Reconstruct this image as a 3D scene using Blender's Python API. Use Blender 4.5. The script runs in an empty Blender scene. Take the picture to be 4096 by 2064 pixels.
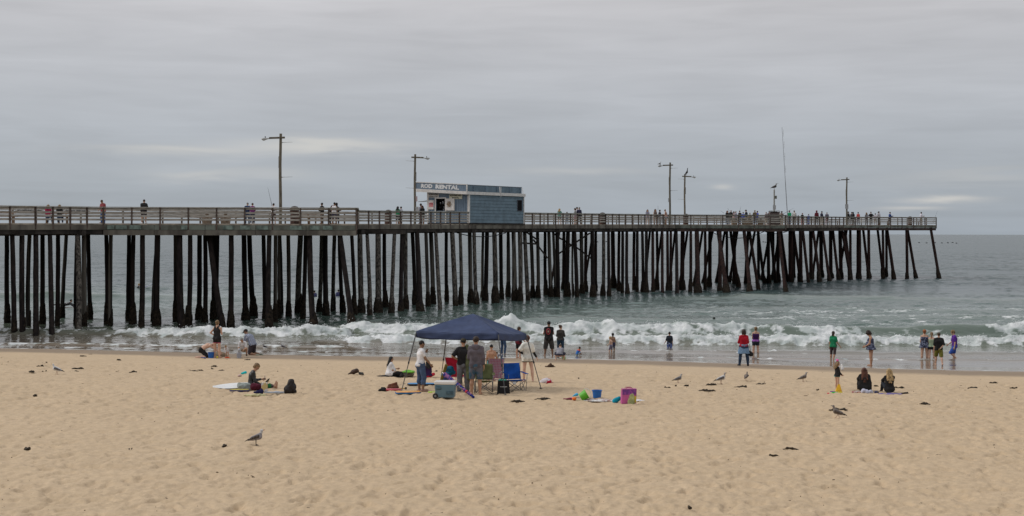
import bpy, math, random
import numpy as np
from mathutils import Vector, Matrix
R = math.radians
SC = bpy.context.scene
COL = SC.collection
# ------------------------------------------------------------ camera, world, sun, exposure
F = 5600.0; EYE = 6.3; ROLL = 0.0027; V0 = 932.0
cam_d = bpy.data.cameras.new("camera"); cam = bpy.data.objects.new("camera", cam_d); COL.objects.link(cam)
cam_d.sensor_width = 36.0; cam_d.lens = 36.0*F/4096.0; cam_d.shift_y = -100.0/4096.0
cam_d.clip_start = 0.5; cam_d.clip_end = 60000
cam.matrix_world = Matrix.Translation((0, 0, EYE)) @ Matrix.Rotation(R(90), 4, 'X') @ Matrix.Rotation(ROLL, 4, 'Z')
SC.camera = cam
SC.view_settings.view_transform = 'Standard'; SC.view_settings.look = 'None'
SC.view_settings.exposure = 0.0; SC.view_settings.gamma = 1.0; SC.view_settings.use_curve_mapping = False
SC.cycles.max_bounces = 6; SC.cycles.use_denoising = True
SUN_EL, SUN_AZ = R(42), R(-78)      # azimuth of the sun measured from +Y, clockwise
W = bpy.data.worlds.new("World"); SC.world = W; W.use_nodes = True
def world_nodes():
    nt = W.node_tree; N = nt.nodes; L = nt.links; N.clear()
    def n(t, **k):
        x = N.new(t)
        for a, b in k.items(): setattr(x, a, b)
        return x
    def m(op, a, b=None, c=None):
        x = n('ShaderNodeMath', operation=op)
        for i, s in enumerate((a, b, c)):
            if s is None: continue
            if isinstance(s, (int, float)): x.inputs[i].default_value = s
            else: L.new(s, x.inputs[i])
        return x.outputs[0]
    out = n('ShaderNodeOutputWorld'); bg = n('ShaderNodeBackground'); L.new(bg.outputs[0], out.inputs[0])
    tc = n('ShaderNodeTexCoord'); sep = n('ShaderNodeSeparateXYZ'); L.new(tc.outputs['Generated'], sep.inputs[0])
    ramp = n('ShaderNodeValToRGB'); L.new(sep.outputs[2], ramp.inputs[0])
    st = [(0.0, (.36, .405, .458)), (.03, (.38, .418, .466)), (.07, (.435, .46, .502)), (.165, (.58, .57, .585)), (.5, (.66, .67, .70)), (1.0, (.74, .75, .78))]
    cr = ramp.color_ramp
    while len(cr.elements) < len(st): cr.elements.new(.5)
    for e, (p, c) in zip(cr.elements, st): e.position = p; e.color = (*c, 1)
    def noise(sx, sy, sz, scale, det, off=0, rough=.5, dist=0.):
        mp = n('ShaderNodeMapping'); L.new(tc.outputs['Generated'], mp.inputs[0])
        mp.inputs['Scale'].default_value = (sx, sy, sz); mp.inputs['Location'].default_value = (off, off*.7, off*.3)
        mp.inputs['Rotation'].default_value = (0, R(1.2), 0)
        t = n('ShaderNodeTexNoise'); t.inputs['Scale'].default_value = scale; t.inputs['Detail'].default_value = det
        t.inputs['Roughness'].default_value = rough; t.inputs['Distortion'].default_value = dist
        L.new(mp.outputs[0], t.inputs[0]); return t.outputs[0]
    a = noise(1, 1, 5.0, 3.2, 4, 2.2, .5, .3)
    b = noise(1, 1, 10, 8.0, 6, 5.1, .55, .5)
    f = m('MULTIPLY_ADD', m('SUBTRACT', a, .5), .42, 1.0)
    f = m('MULTIPLY_ADD', m('SUBTRACT', b, .5), .30, f)
    # warmer brighter breaks near the horizon (direction windows times noise)
    def patch(az, el, wa, we, amt):
        azs = m('DIVIDE', sep.outputs[0], sep.outputs[1])
        da = m('DIVIDE', m('SUBTRACT', azs, az), wa); de = m('DIVIDE', m('SUBTRACT', sep.outputs[2], el), we)
        de = m('ADD', de, m('MULTIPLY', m('SUBTRACT', b, .5), 5.0))
        r2 = m('ADD', m('MULTIPLY', da, da), m('MULTIPLY', de, de))
        g = m('MULTIPLY', m('EXPONENT', m('MULTIPLY', r2, -1.0)), m('GREATER_THAN', sep.outputs[1], 0.0))
        return m('MULTIPLY', g, amt)
    def px(u, v): return (u-2048)/F, (V0-v)/F
    tot = None
    for (u, v, wu, wv, amt) in [(1280, 590, 330, 26, 1.0), (730, 620, 330, 20, .7), (780, 705, 170, 24, .5), (3780, 800, 150, 12, 1.0), (3640, 835, 130, 10, .7), (2300, 690, 260, 14, .35), (1100, 705, 160, 20, .3), (2890, 745, 40, 10, .6), (3900, 720, 300, 30, .3)]:
        az, el = px(u, v); p = patch(az, el, wu/F, wv/F, amt)
        tot = p if tot is None else m('ADD', tot, p)
    tot = m('MINIMUM', tot, 1.0)
    vm = n('ShaderNodeVectorMath', operation='SCALE'); L.new(ramp.outputs[0], vm.inputs[0]); L.new(f, vm.inputs['Scale'])
    mx = n('ShaderNodeMix', data_type='RGBA'); L.new(m('MULTIPLY', tot, .85), mx.inputs[0]); L.new(vm.outputs[0], mx.inputs[6]); mx.inputs[7].default_value = (.62, .61, .59, 1)
    sky = n('ShaderNodeTexSky', sky_type='NISHITA'); sky.sun_disc = False; sky.sun_elevation = SUN_EL; sky.sun_rotation = SUN_AZ
    sv = n('ShaderNodeVectorMath', operation='SCALE'); L.new(sky.outputs[0], sv.inputs[0]); sv.inputs['Scale'].default_value = .1
    fin = n('ShaderNodeMix', data_type='RGBA'); fin.inputs[0].default_value = .93
    L.new(sv.outputs[0], fin.inputs[6]); L.new(mx.outputs[2], fin.inputs[7]); L.new(fin.outputs[2], bg.inputs[0]); bg.inputs[1].default_value = 1.0
world_nodes()
sun_d = bpy.data.lights.new("sun", 'SUN'); sun_d.energy = 1.5; sun_d.angle = R(12); sun_d.color = (1, .965, .92)
sun = bpy.data.objects.new("sun", sun_d); COL.objects.link(sun)
sdir = Vector((math.sin(SUN_AZ)*math.cos(SUN_EL), math.cos(SUN_AZ)*math.cos(SUN_EL), math.sin(SUN_EL)))
sun.rotation_euler = (-sdir).to_track_quat('-Z', 'Y').to_euler()
# ------------------------------------------------------------ helpers
def ray(u, v):
    xc = (u-2048.0)/F; yc = -(v-V0)/F
    return xc-ROLL*yc, yc+ROLL*xc
def at(u, v, D):
    a, b = ray(u, v); return Vector((a*D, D, EYE+b*D))
def on_plane(u, v, z=0.0):
    a, b = ray(u, v); D = (z-EYE)/b; return Vector((a*D, D, z))
def hashn(ix, iy, seed):
    h = (ix.astype(np.int64)*374761393 + iy.astype(np.int64)*668265263 + seed*974711) & 0xffffffff
    h = ((h ^ (h >> 13))*1274126177) & 0xffffffff
    return ((h ^ (h >> 16)) & 0xffff)/65535.0
def vnoise(x, y, seed=0):
    x = np.asarray(x, float); y = np.asarray(y, float)
    ix = np.floor(x); iy = np.floor(y); fx = x-ix; fy = y-iy
    fx = fx*fx*fx*(fx*(fx*6-15)+10); fy = fy*fy*fy*(fy*(fy*6-15)+10)
    a = hashn(ix, iy, seed); b = hashn(ix+1, iy, seed); c = hashn(ix, iy+1, seed); d = hashn(ix+1, iy+1, seed)
    return (a+(b-a)*fx)*(1-fy)+(c+(d-c)*fx)*fy-.5
def fbm(x, y, o=4, seed=0, g=.5):
    s = 0; am = 1.0; c, sn = math.cos(.6), math.sin(.6)
    for i in range(o):
        s = s+am*vnoise(x, y, seed+i*17); am *= g; x, y = (x*c-y*sn)*2.03+3.1, (x*sn+y*c)*2.03+1.7
    return s
def raw_mesh(name, verts, faces, mat=None, smooth=False):
    me = bpy.data.meshes.new(name)
    v = np.asarray(verts, np.float32)
    if isinstance(faces, np.ndarray):
        k = faces.shape[1]; me.vertices.add(len(v)); me.vertices.foreach_set('co', v.ravel())
        me.loops.add(faces.size); me.loops.foreach_set('vertex_index', faces.astype(np.int32).ravel())
        me.polygons.add(len(faces)); me.polygons.foreach_set('loop_start', np.arange(0, faces.size, k, dtype=np.int32))
        me.update(calc_edges=True)
    else:
        me.from_pydata(v.tolist(), [], faces); me.update()
    if smooth: me.polygons.foreach_set('use_smooth', np.ones(len(me.polygons), bool))
    if mat: me.materials.append(mat)
    return me
def link(name, me, parent=None, loc=None):
    o = bpy.data.objects.new(name, me); COL.objects.link(o)
    if parent is not None: o.parent = parent
    if loc is not None: o.location = loc
    return o
def tag(o, label=None, cat=None, group=None, kind=None):
    if label: o['label'] = label
    if cat: o['category'] = cat
    if group: o['group'] = group
    if kind: o['kind'] = kind
    return o
def thing(name, label, cat, loc=(0, 0, 0), rz=0, group=None):
    o = bpy.data.objects.new(name, None); COL.objects.link(o); o.location = loc; o.rotation_euler = (0, 0, rz); o.empty_display_size = .1
    return tag(o, label, cat, group)
class MB:
    """collects boxes, bars and tubes, and links them as one mesh object"""
    def __init__(s): s.v = []; s.f = []
    def add(s, vs, fs):
        k = len(s.v); s.v += [tuple(p) for p in vs]; s.f += [tuple(i+k for i in f) for f in fs]; return s
    def box(s, c, size, rz=0, M=None):
        hx, hy, hz = size[0]/2, size[1]/2, size[2]/2; P = []
        for x, y, z in ((-hx, -hy, -hz), (hx, -hy, -hz), (hx, hy, -hz), (-hx, hy, -hz), (-hx, -hy, hz), (hx, -hy, hz), (hx, hy, hz), (-hx, hy, hz)):
            if M is not None: p = M @ Vector((x, y, z)); P.append((p.x+c[0], p.y+c[1], p.z+c[2]))
            else:
                ca, sa = math.cos(rz), math.sin(rz); P.append((c[0]+x*ca-y*sa, c[1]+x*sa+y*ca, c[2]+z))
        return s.add(P, [(0, 3, 2, 1), (4, 5, 6, 7), (0, 1, 5, 4), (1, 2, 6, 5), (2, 3, 7, 6), (3, 0, 4, 7)])
    def bar(s, a, b, w, h, up=(0, 0, 1)):
        a = Vector(a); b = Vector(b); d = (b-a); ln = d.length; d.normalize(); upv = Vector(up)
        if abs(d.dot(upv)) > .98: upv = Vector((1, 0, 0))
        r = d.cross(upv).normalized(); u = r.cross(d).normalized()
        M = Matrix((r, d, u)).transposed()
        return s.box((a+b)/2, (w, ln, h), M=M)
    def tube(s, pts, rad, n=8, cap=True):
        pts = [Vector(p) for p in pts]; m_ = len(pts)
        rads = rad if isinstance(rad, (list, tuple)) else [rad]*m_
        vs = []; prev = None
        for i, p in enumerate(pts):
            d = (pts[min(i+1, m_-1)]-pts[max(i-1, 0)]).normalized()
            if prev is None:
                ref = Vector((0, 0, 1)) if abs(d.z) < .9 else Vector((1, 0, 0)); r = d.cross(ref).normalized()
            else: r = (prev-d*prev.dot(d)).normalized()
            prev = r; q = d.cross(r)
            for k in range(n):
                t = 2*math.pi*k/n; vs.append(p+(r*math.cos(t)+q*math.sin(t))*rads[i])
        fs = [(i*n+k, i*n+(k+1) % n, (i+1)*n+(k+1) % n, (i+1)*n+k) for i in range(m_-1) for k in range(n)]
        if cap: fs += [tuple(range(n))[::-1], tuple(range((m_-1)*n, m_*n))]
        return s.add(vs, fs)
    def lathe(s, c, prof, n=16, cap=True):
        vs = [(c[0]+r*math.cos(2*math.pi*k/n), c[1]+r*math.sin(2*math.pi*k/n), c[2]+z) for r, z in prof for k in range(n)]
        m_ = len(prof); fs = [(i*n+k, i*n+(k+1) % n, (i+1)*n+(k+1) % n, (i+1)*n+k) for i in range(m_-1) for k in range(n)]
        if cap: fs += [tuple(range(n))[::-1], tuple(range((m_-1)*n, m_*n))]
        return s.add(vs, fs)
    def poly_slab(s, pts, z0, z1):
        n = len(pts); vs = [(p[0], p[1], z0) for p in pts]+[(p[0], p[1], z1) for p in pts]
        return s.add(vs, [tuple(range(n))[::-1], tuple(range(n, 2*n))]+[(i, (i+1) % n, n+(i+1) % n, n+i) for i in range(n)])
    def build(s, name, mat, parent=None, off=None, smooth=False, loc=None):
        if not s.v: return None
        v = np.array(s.v, float)
        if off is not None: v = v-np.array(off, float)
        return link(name, raw_mesh(name, v, s.f, mat, smooth), parent, loc)
_mats = {}
def mat(key, color=(.5, .5, .5), rough=.8, var=.15, scale=8.0, bump=0.0, spec=.3, kind='noise', color2=None, stretch=(1, 1, 1), metal=0, alpha=1, trans=0):
    """procedural material: base colour broken up by noise / stripes / plaid in object space"""
    if key in _mats: return _mats[key]
    M = bpy.data.materials.new(key); M.use_nodes = True; nt = M.node_tree; N = nt.nodes; L = nt.links
    b = N['Principled BSDF']; b.inputs['Roughness'].default_value = rough; b.inputs['Specular IOR Level'].default_value = spec; b.inputs['Metallic'].default_value = metal
    tc = N.new('ShaderNodeTexCoord'); mp = N.new('ShaderNodeMapping'); L.new(tc.outputs['Object'], mp.inputs[0]); mp.inputs['Scale'].default_value = stretch
    nz = N.new('ShaderNodeTexNoise'); nz.inputs['Scale'].default_value = scale; nz.inputs['Detail'].default_value = 4; L.new(mp.outputs[0], nz.inputs[0])
    mx = N.new('ShaderNodeMix'); mx.data_type = 'RGBA'
    c = np.array(color[:3]); c2 = np.array(color2[:3]) if color2 is not None else c*(1-var*2)
    c1 = c if color2 is not None else np.minimum(c*(1+var), 1)
    mx.inputs[6].default_value = (*c1, 1); mx.inputs[7].default_value = (*c2, 1)
    if kind == 'noise':
        rp = N.new('ShaderNodeMapRange'); rp.inputs[1].default_value = .35; rp.inputs[2].default_value = .65; L.new(nz.outputs[0], rp.inputs[0]); L.new(rp.outputs[0], mx.inputs[0])
    elif kind == 'spots':
        rp = N.new('ShaderNodeMapRange'); rp.inputs[1].default_value = .5; rp.inputs[2].default_value = .56; L.new(nz.outputs[0], rp.inputs[0]); L.new(rp.outputs[0], mx.inputs[0])
    elif kind in ('stripe', 'plaid', 'zebra'):
        def wv(axis):
            w = N.new('ShaderNodeTexWave'); w.bands_direction = axis; w.inputs['Scale'].default_value = scale; w.inputs['Distortion'].default_value = 0.4 if kind != 'zebra' else 5.0
            L.new(mp.outputs[0], w.inputs[0]); g = N.new('ShaderNodeMapRange'); g.inputs[1].default_value = .62 if kind == 'plaid' else .45; g.inputs[2].default_value = .75 if kind == 'plaid' else .55; L.new(w.outputs[1], g.inputs[0]); return g.outputs[0]
        if kind == 'plaid':
            ad = N.new('ShaderNodeMath'); ad.operation = 'MAXIMUM'; L.new(wv('X'), ad.inputs[0]); L.new(wv('Z'), ad.inputs[1]); L.new(ad.outputs[0], mx.inputs[0])
        else: L.new(wv('Z'), mx.inputs[0])
    L.new(mx.outputs[2], b.inputs['Base Color'])
    if bump:
        bp = N.new('ShaderNodeBump'); bp.inputs['Strength'].default_value = 1.0; bp.inputs['Distance'].default_value = bump; L.new(nz.outputs[0], bp.inputs['Height']); L.new(bp.outputs[0], b.inputs['Normal'])
    _mats[key] = M; return M
# ------------------------------------------------------------ implicit surfaces for soft shapes
def sdf_cap(P, a, b, ra, rb):
    a = np.asarray(a, float); b = np.asarray(b, float); ba = b-a; L2 = max(ba.dot(ba), 1e-9)
    q = P-a; t = np.clip(q@ba/L2, 0, 1); d = q-t[..., None]*ba
    return np.sqrt((d*d).sum(-1))-(ra+(rb-ra)*t)
def sdf_ell(P, c, r, M=None):
    q = P-np.asarray(c, float)
    if M is not None: q = q@np.asarray(M)
    r = np.asarray(r, float); k = q/r; l = np.sqrt((k*k).sum(-1))+1e-9
    return (l-1)*l/(np.sqrt(((k/r)**2).sum(-1))+1e-9)
def smin(a, b, k):
    if k <= 0: return np.minimum(a, b)
    h = np.clip(.5+.5*(b-a)/k, 0, 1); return b+(a-b)*h-k*h*(1-h)
_CO = np.array([(0, 0, 0), (1, 0, 0), (0, 1, 0), (1, 1, 0), (0, 0, 1), (1, 0, 1), (0, 1, 1), (1, 1, 1)])
_ED = [(0, 1), (2, 3), (4, 5), (6, 7), (0, 2), (1, 3), (4, 6), (5, 7), (0, 4), (1, 5), (2, 6), (3, 7)]
def surfnet(V, org, h):
    n0, n1, n2 = V.shape; s = V < 0
    c = sum(s[o[0]:n0-1+o[0], o[1]:n1-1+o[1], o[2]:n2-1+o[2]].astype(np.int8) for o in _CO)
    I = np.argwhere((c > 0) & (c < 8))
    if len(I) == 0: return np.zeros((0, 3)), np.zeros((0, 4), int)
    idx = -np.ones(c.shape, np.int64); idx[I[:, 0], I[:, 1], I[:, 2]] = np.arange(len(I))
    cv = np.stack([V[I[:, 0]+o[0], I[:, 1]+o[1], I[:, 2]+o[2]] for o in _CO], 1)
    pos = np.zeros((len(I), 3)); cnt = np.zeros(len(I))
    for a, b in _ED:
        va, vb = cv[:, a], cv[:, b]; x = (va < 0) != (vb < 0); t = np.where(x, va/np.where(x, va-vb, 1), 0)
        pos += np.where(x[:, None], _CO[a]+t[:, None]*(_CO[b]-_CO[a]), 0); cnt += x
    vert = org+(I+pos/cnt[:, None])*h; Q = []
    for ax in range(3):
        o1, o2 = [(1, 2), (2, 0), (0, 1)][ax]
        sl = [slice(1, -1)]*3; sl[ax] = slice(0, -1); sh = list(sl); sh[ax] = slice(1, None)
        A = s[tuple(sl)]; B = s[tuple(sh)]; X = np.argwhere(A != B)
        if len(X) == 0: continue
        fl = A[X[:, 0], X[:, 1], X[:, 2]]
        off = np.ones(3, int); off[ax] = 0; G = X+off
        e1 = np.zeros(3, int); e1[o1] = 1; e2 = np.zeros(3, int); e2[o2] = 1
        g = lambda q: idx[q[:, 0], q[:, 1], q[:, 2]]
        q = np.stack([g(G-e1-e2), g(G-e2), g(G), g(G-e1)], 1)
        q[~fl] = q[~fl][:, ::-1]; Q.append(q)
    Q = np.concatenate(Q); Q = Q[(Q >= 0).all(1)]
    return vert, Q
def sdf_build(prims, h, k=.03, inflate=0.0, clips=(), subs=(), noise=0.0, nsc=6.0, seed=0, prims2=(), clips2=()):
    """prims: ('c',a,b,ra,rb[,k]) capsules, ('e',centre,radii[,M]) ellipsoids; clips: (point,normal) keep side opposite the normal;
    prims2 join after the clips, clips2 cut everything"""
    lo = np.full(3, 1e9); hi = -lo
    def box(p):
        if p[0] == 'c': return np.minimum(np.array(p[1])-p[3], np.array(p[2])-p[4]), np.maximum(np.array(p[1])+p[3], np.array(p[2])+p[4])
        r = max(p[2]) if len(p) > 3 and p[3] is not None else np.array(p[2]); return np.array(p[1])-r, np.array(p[1])+r
    for p in list(prims)+list(prims2):
        l, u = box(p); lo = np.minimum(lo, l); hi = np.maximum(hi, u)
    m_ = inflate+noise+2.5*h+k*.25; lo -= m_; hi += m_
    n = np.ceil((hi-lo)/h).astype(int)+1
    ax = [lo[i]+np.arange(n[i])*h for i in range(3)]
    V = np.full(tuple(n), 9.0, np.float64)
    def join(ps):
        for p in ps:
            l, u = box(p); mg = k+inflate+noise+3*h; i0 = np.maximum(((l-mg-lo)/h).astype(int), 0); i1 = np.minimum(np.ceil((u+mg-lo)/h).astype(int)+1, n)
            sl = tuple(slice(a, b) for a, b in zip(i0, i1))
            P = np.stack(np.meshgrid(*[ax[j][sl[j]] for j in range(3)], indexing='ij'), -1)
            d = sdf_cap(P, *p[1:5]) if p[0] == 'c' else sdf_ell(P, *p[1:4])
            V[sl] = smin(V[sl], d-inflate, p[5] if p[0] == 'c' and len(p) > 5 else k)
    join(prims)
    if noise or clips or subs or clips2: P = np.stack(np.meshgrid(*ax, indexing='ij'), -1)
    for pt, nr in clips:
        nr = np.asarray(nr, float); nr = nr/np.linalg.norm(nr); V = np.maximum(V, (P-np.asarray(pt, float))@nr)
    join(prims2)
    if noise: V = V+noise*(vnoise(P[..., 0]*nsc+P[..., 2]*nsc*.8, P[..., 1]*nsc-P[..., 2]*nsc*.6, seed)+.6*vnoise(P[..., 0]*nsc*2.1-P[..., 2]*nsc*1.3, P[..., 1]*nsc*2+P[..., 2]*nsc*1.7, seed+5))*2
    for pt, nr in clips2:
        nr = np.asarray(nr, float); nr = nr/np.linalg.norm(nr); V = np.maximum(V, (P-np.asarray(pt, float))@nr)
    for p in subs:
        d = sdf_cap(P, *p[1:5]) if p[0] == 'c' else sdf_ell(P, *p[1:4]); V = np.maximum(V, -d)
    return surfnet(V, lo, h)
def blob(name, prims, h, m, parent=None, loc=None, rz=0, **kw):
    v, f = sdf_build(prims, h, **kw); o = link(name, raw_mesh(name, v, f, m, True), parent, loc)
    if rz: o.rotation_euler = (0, 0, rz)
    return o
# ------------------------------------------------------------ beach and sea
def shore_y(x): return 68.4-.2*x+.55*np.sin(x*.21+.6)+.5*np.sin(x*.09+2)
def sand_base(x, y):
    s = shore_y(x)-y
    z = np.where(s < 24, .13+.043*s, .13+.043*24+.02*(s-24))
    return np.where(s < -14, .13-.043*14+(s+14)*.03, z)
def sand_z(x, y):
    """beach height with the scooped, overlapping footprints of the dry sand, smoother towards the wet strand"""
    X = np.asarray(x, float); Y = np.asarray(y, float); s = shore_y(X)-Y
    Z = sand_base(X, Y)+.10*vnoise(X*.12, Y*.25, 3)*np.clip((s-3)/6, 0, 1)
    wx = X+.25*vnoise(X*1.3, Y*1.3, 31); wy = Y+.25*vnoise(X*1.3, Y*1.3, 41)
    dry = np.clip((s-8.0)/3, 0, 1)
    n1 = fbm(wx*3.2, wy*2.1, 3, 7, .55); n2 = fbm(wx*8.0, wy*4.6, 2, 9, .6)
    sc = -np.abs(n1)*.135+.07*n1+.045*n2
    dens = .75+.5*vnoise(X*.1, Y*.14, 55)
    return Z+(sc*dens+.02*fbm(X*.45, Y*.6, 2, 77))*dry+(1-dry)*np.clip(s/2, 0, 1)*(.014*fbm(X*2.2, Y*2.2, 3, 12)+.02*fbm(X*.5, Y*.9, 2, 14))
def on_sand(u, v):
    a, b = ray(u, v); z = .8
    for _ in range(12):
        D = (z-EYE)/b; z = float(sand_z(a*D, D)); z = max(z, 0)
    return Vector((a*D, D, z))
def grid_faces(nr, nc):
    i = np.arange(nr-1)[:, None]*nc+np.arange(nc-1)[None, :]; i = i.ravel()
    return np.stack([i, i+1, i+1+nc, i+nc], 1)
def add_attr(me, name, arr):
    a = me.attributes.new(name, 'FLOAT', 'POINT'); a.data.foreach_set('value', np.asarray(arr, np.float32).ravel())
def make_sand():
    D = [13.0]
    while D[-1] < 78: D.append(D[-1]*1.0030)
    D = np.array(D); T = np.linspace(-.50, .50, 620)
    Y, TT = np.meshgrid(D, T, indexing='ij'); X = TT*Y
    s = shore_y(X)-Y
    Z = sand_z(X, Y)
    me = raw_mesh('beach_sand', np.stack([X, Y, Z], -1).reshape(-1, 3), grid_faces(*X.shape), None, True)
    add_attr(me, 'inland', s); M = bpy.data.materials.new('sand'); M.use_nodes = True; nt = M.node_tree; N = nt.nodes; L = nt.links; b = N['Principled BSDF']
    at_ = N.new('ShaderNodeAttribute'); at_.attribute_name = 'inland'
    tc = N.new('ShaderNodeTexCoord')
    def nz(sc_, det, rough=.6):
        t = N.new('ShaderNodeTexNoise'); t.inputs['Scale'].default_value = sc_; t.inputs['Detail'].default_value = det; t.inputs['Roughness'].default_value = rough; L.new(tc.outputs['Object'], t.inputs[0]); return t.outputs[0]
    def m(op, a, b_=None):
        x = N.new('ShaderNodeMath'); x.operation = op
        for i, q in enumerate((a, b_)):
            if q is None: continue
            if isinstance(q, (int, float)): x.inputs[i].default_value = q
            else: L.new(q, x.inputs[i])
        return x.outputs[0]
    def mixc(f, a, b_):
        x = N.new('ShaderNodeMix'); x.data_type = 'RGBA'; L.new(f, x.inputs[0]) if not isinstance(f, float) else None
        for i, q in ((6, a), (7, b_)):
            if isinstance(q, tuple): x.inputs[i].default_value = (*q, 1)
            else: L.new(q, x.inputs[i])
        return x.outputs[2]
    def mr(v, a, b_, lo=0., hi=1.):
        x = N.new('ShaderNodeMapRange'); x.inputs[1].default_value = a; x.inputs[2].default_value = b_; x.inputs[3].default_value = lo; x.inputs[4].default_value = hi; L.new(v, x.inputs[0]); return x.outputs[0]
    dryc = mixc(mr(nz(.5, 5), .3, .7), (.575, .432, .278), (.52, .388, .243))
    dryc = mixc(mr(nz(5.0, 4), .35, .68), dryc, (.45, .335, .215))
    # sparse dark specks of dried weed
    sp = mr(nz(9.0, 2, .5), .735, .76); dryc = mixc(sp, dryc, (.12, .085, .055))
    j = m('ADD', at_.outputs['Fac'], m('MULTIPLY', m('SUBTRACT', nz(.8, 3), .5), 1.6))
    wet = mr(j, 5.2, 3.4)
    col = mixc(wet, dryc, (.255, .19, .13)); L.new(col, b.inputs['Base Color'])
    rg = mr(j, .9, .2, .85, .3); L.new(rg, b.inputs['Roughness']); b.inputs['Specular IOR Level'].default_value = .35
    bp = N.new('ShaderNodeBump'); bp.inputs['Distance'].default_value = .02; L.new(m('MULTIPLY', nz(14.0, 3), mr(at_.outputs['Fac'], 3, 10, 0.05, 1.0)), bp.inputs['Height']); L.new(bp.outputs[0], b.inputs['Normal'])
    me.materials.append(M); o = link('beach_sand', me); tag(o, 'tan trampled beach sand sloping down to the water', 'sand', kind='structure')
    # the rest of the shore and sea bed, under and round the detailed sheet
    X2, Y2 = np.meshgrid(np.linspace(-400, 400, 81), np.concatenate([np.linspace(-120, 10, 14), np.linspace(14, 200, 60)]), indexing='ij')
    Z2 = sand_base(X2, np.maximum(Y2, -60))-.35
    me2 = raw_mesh('ground', np.stack([X2, Y2, Z2], -1).reshape(-1, 3), grid_faces(*X2.shape)[:, ::-1], mat('ground_sand', (.42, .32, .21), .9, .1, 1.0), True)
    tag(link('ground', me2), 'sandy ground beneath and around the beach', 'ground', kind='structure')
make_sand()
# crest lines: (u, distance, height); fw/bw = front and back widths; foam front/back strengths
WAVES = [
 dict(pts=[(-500, 86.6, .26), (0, 86.2, .28), (350, 85.6, .32), (620, 84.4, .50), (1000, 84.8, .60), (1250, 85.5, .55), (1400, 86.0, .35)], fw=.9, bw=2.0, foam=[(-500, .55), (0, .36), (350, .5), (620, .85), (1250, 1), (1420, .6)], fb=1.0, ff=.6),
 dict(pts=[(1330, 88.5, .25), (1430, 88.0, .60), (1650, 87.8, .64), (1850, 87.6, .66), (1960, 87.6, .75), (2040, 87.6, .92), (2120, 87.4, .78), (2250, 87.0, .64), (2400, 87.0, .72), (2600, 87.0, .62), (2900, 87.2, .66), (3100, 87.2, .66), (3350, 87, .56), (3600, 87, .52), (3850, 87, .70), (4096, 87, .85), (4500, 87, .9)], fw=1.0, bw=2.6, foam=[(1330, .5), (1450, 1), (2700, 1), (2800, .72), (2950, .85), (3050, .55), (3150, .5), (3200, .95), (3360, .9), (3420, .5), (3480, .12), (3560, .02), (3900, .0), (3950, .85), (4096, 1), (4300, .6)], fb=.6, ff=1.1),
 dict(pts=[(1250, 80.0, .10), (1420, 80.0, .34), (2000, 80.2, .40), (2500, 80.0, .36), (3000, 79.8, .42), (3400, 79.6, .44), (3800, 79.6, .42), (4096, 79.4, .48), (4500, 79.5, .5)], fw=.8, bw=2.2, foam=[(1250, .3), (1420, 1), (4500, 1)], fb=1.5, ff=.5),
 dict(pts=[(-500, 78.0, .10), (0, 78.2, .12), (700, 77.0, .14), (1300, 76.5, .12), (1500, 76, .05)], fw=.5, bw=1.0, foam=[(-500, .7), (1200, .75), (1500, .2)], fb=.25, ff=.1),
 dict(pts=[(-500, 75.8, .05), (0, 75.9, .06), (700, 74.6, .07), (1500, 73, .06), (2200, 72, .04)], fw=.4, bw=.8, foam=[(-500, .55), (1500, .5), (2200, .2)], fb=.2, ff=.1),
 dict(pts=[(2300, 74.8, .03), (2700, 74.2, .10), (3100, 73.6, .16), (3500, 73.4, .14), (4096, 73.6, .10), (4500, 73.5, .1)], fw=.9, bw=1.8, foam=[(2300, .1), (2900, .38), (3100, .42), (3300, .12), (4500, .25)], fb=.12, ff=.05),
 dict(pts=[(2300, 71.0, .03), (2900, 70.6, .06), (4500, 69.2, .07)], fw=.5, bw=1.0, foam=[(2300, .25), (2900, .4), (4500, .4)], fb=.12, ff=.05),
 dict(pts=[(-900, 128, .75), (0, 129, .70), (300, 130, .62), (500, 131, .45), (900, 130, .3), (1400, 128, .15)], fw=2.0, bw=7, foam=[(-900, .3), (0, .25), (60, .05), (1400, 0)], fb=.2, ff=.2),
 dict(pts=[(2500, 134, .1), (2900, 133, .42), (3050, 132, .5), (3500, 131, .4), (4400, 128, .25)], fw=2.5, bw=7, foam=[(2500, 0), (4400, .03)], fb=.2, ff=.1),
 dict(pts=[(2700, 116, .12), (3200, 115, .3), (3700, 112, .32), (4400, 110, .2)], fw=2.0, bw=5, foam=[(2700, .1), (3200, .15), (4400, .1)], fb=.3, ff=.2),
 dict(pts=[(1900, 100, .2), (2300, 99, .34), (2800, 99, .25), (3400, 102, .3), (4300, 103, .38)], fw=1.8, bw=4, foam=[(1900, .0), (4300, .0)], fb=.2, ff=.1),
]
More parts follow.
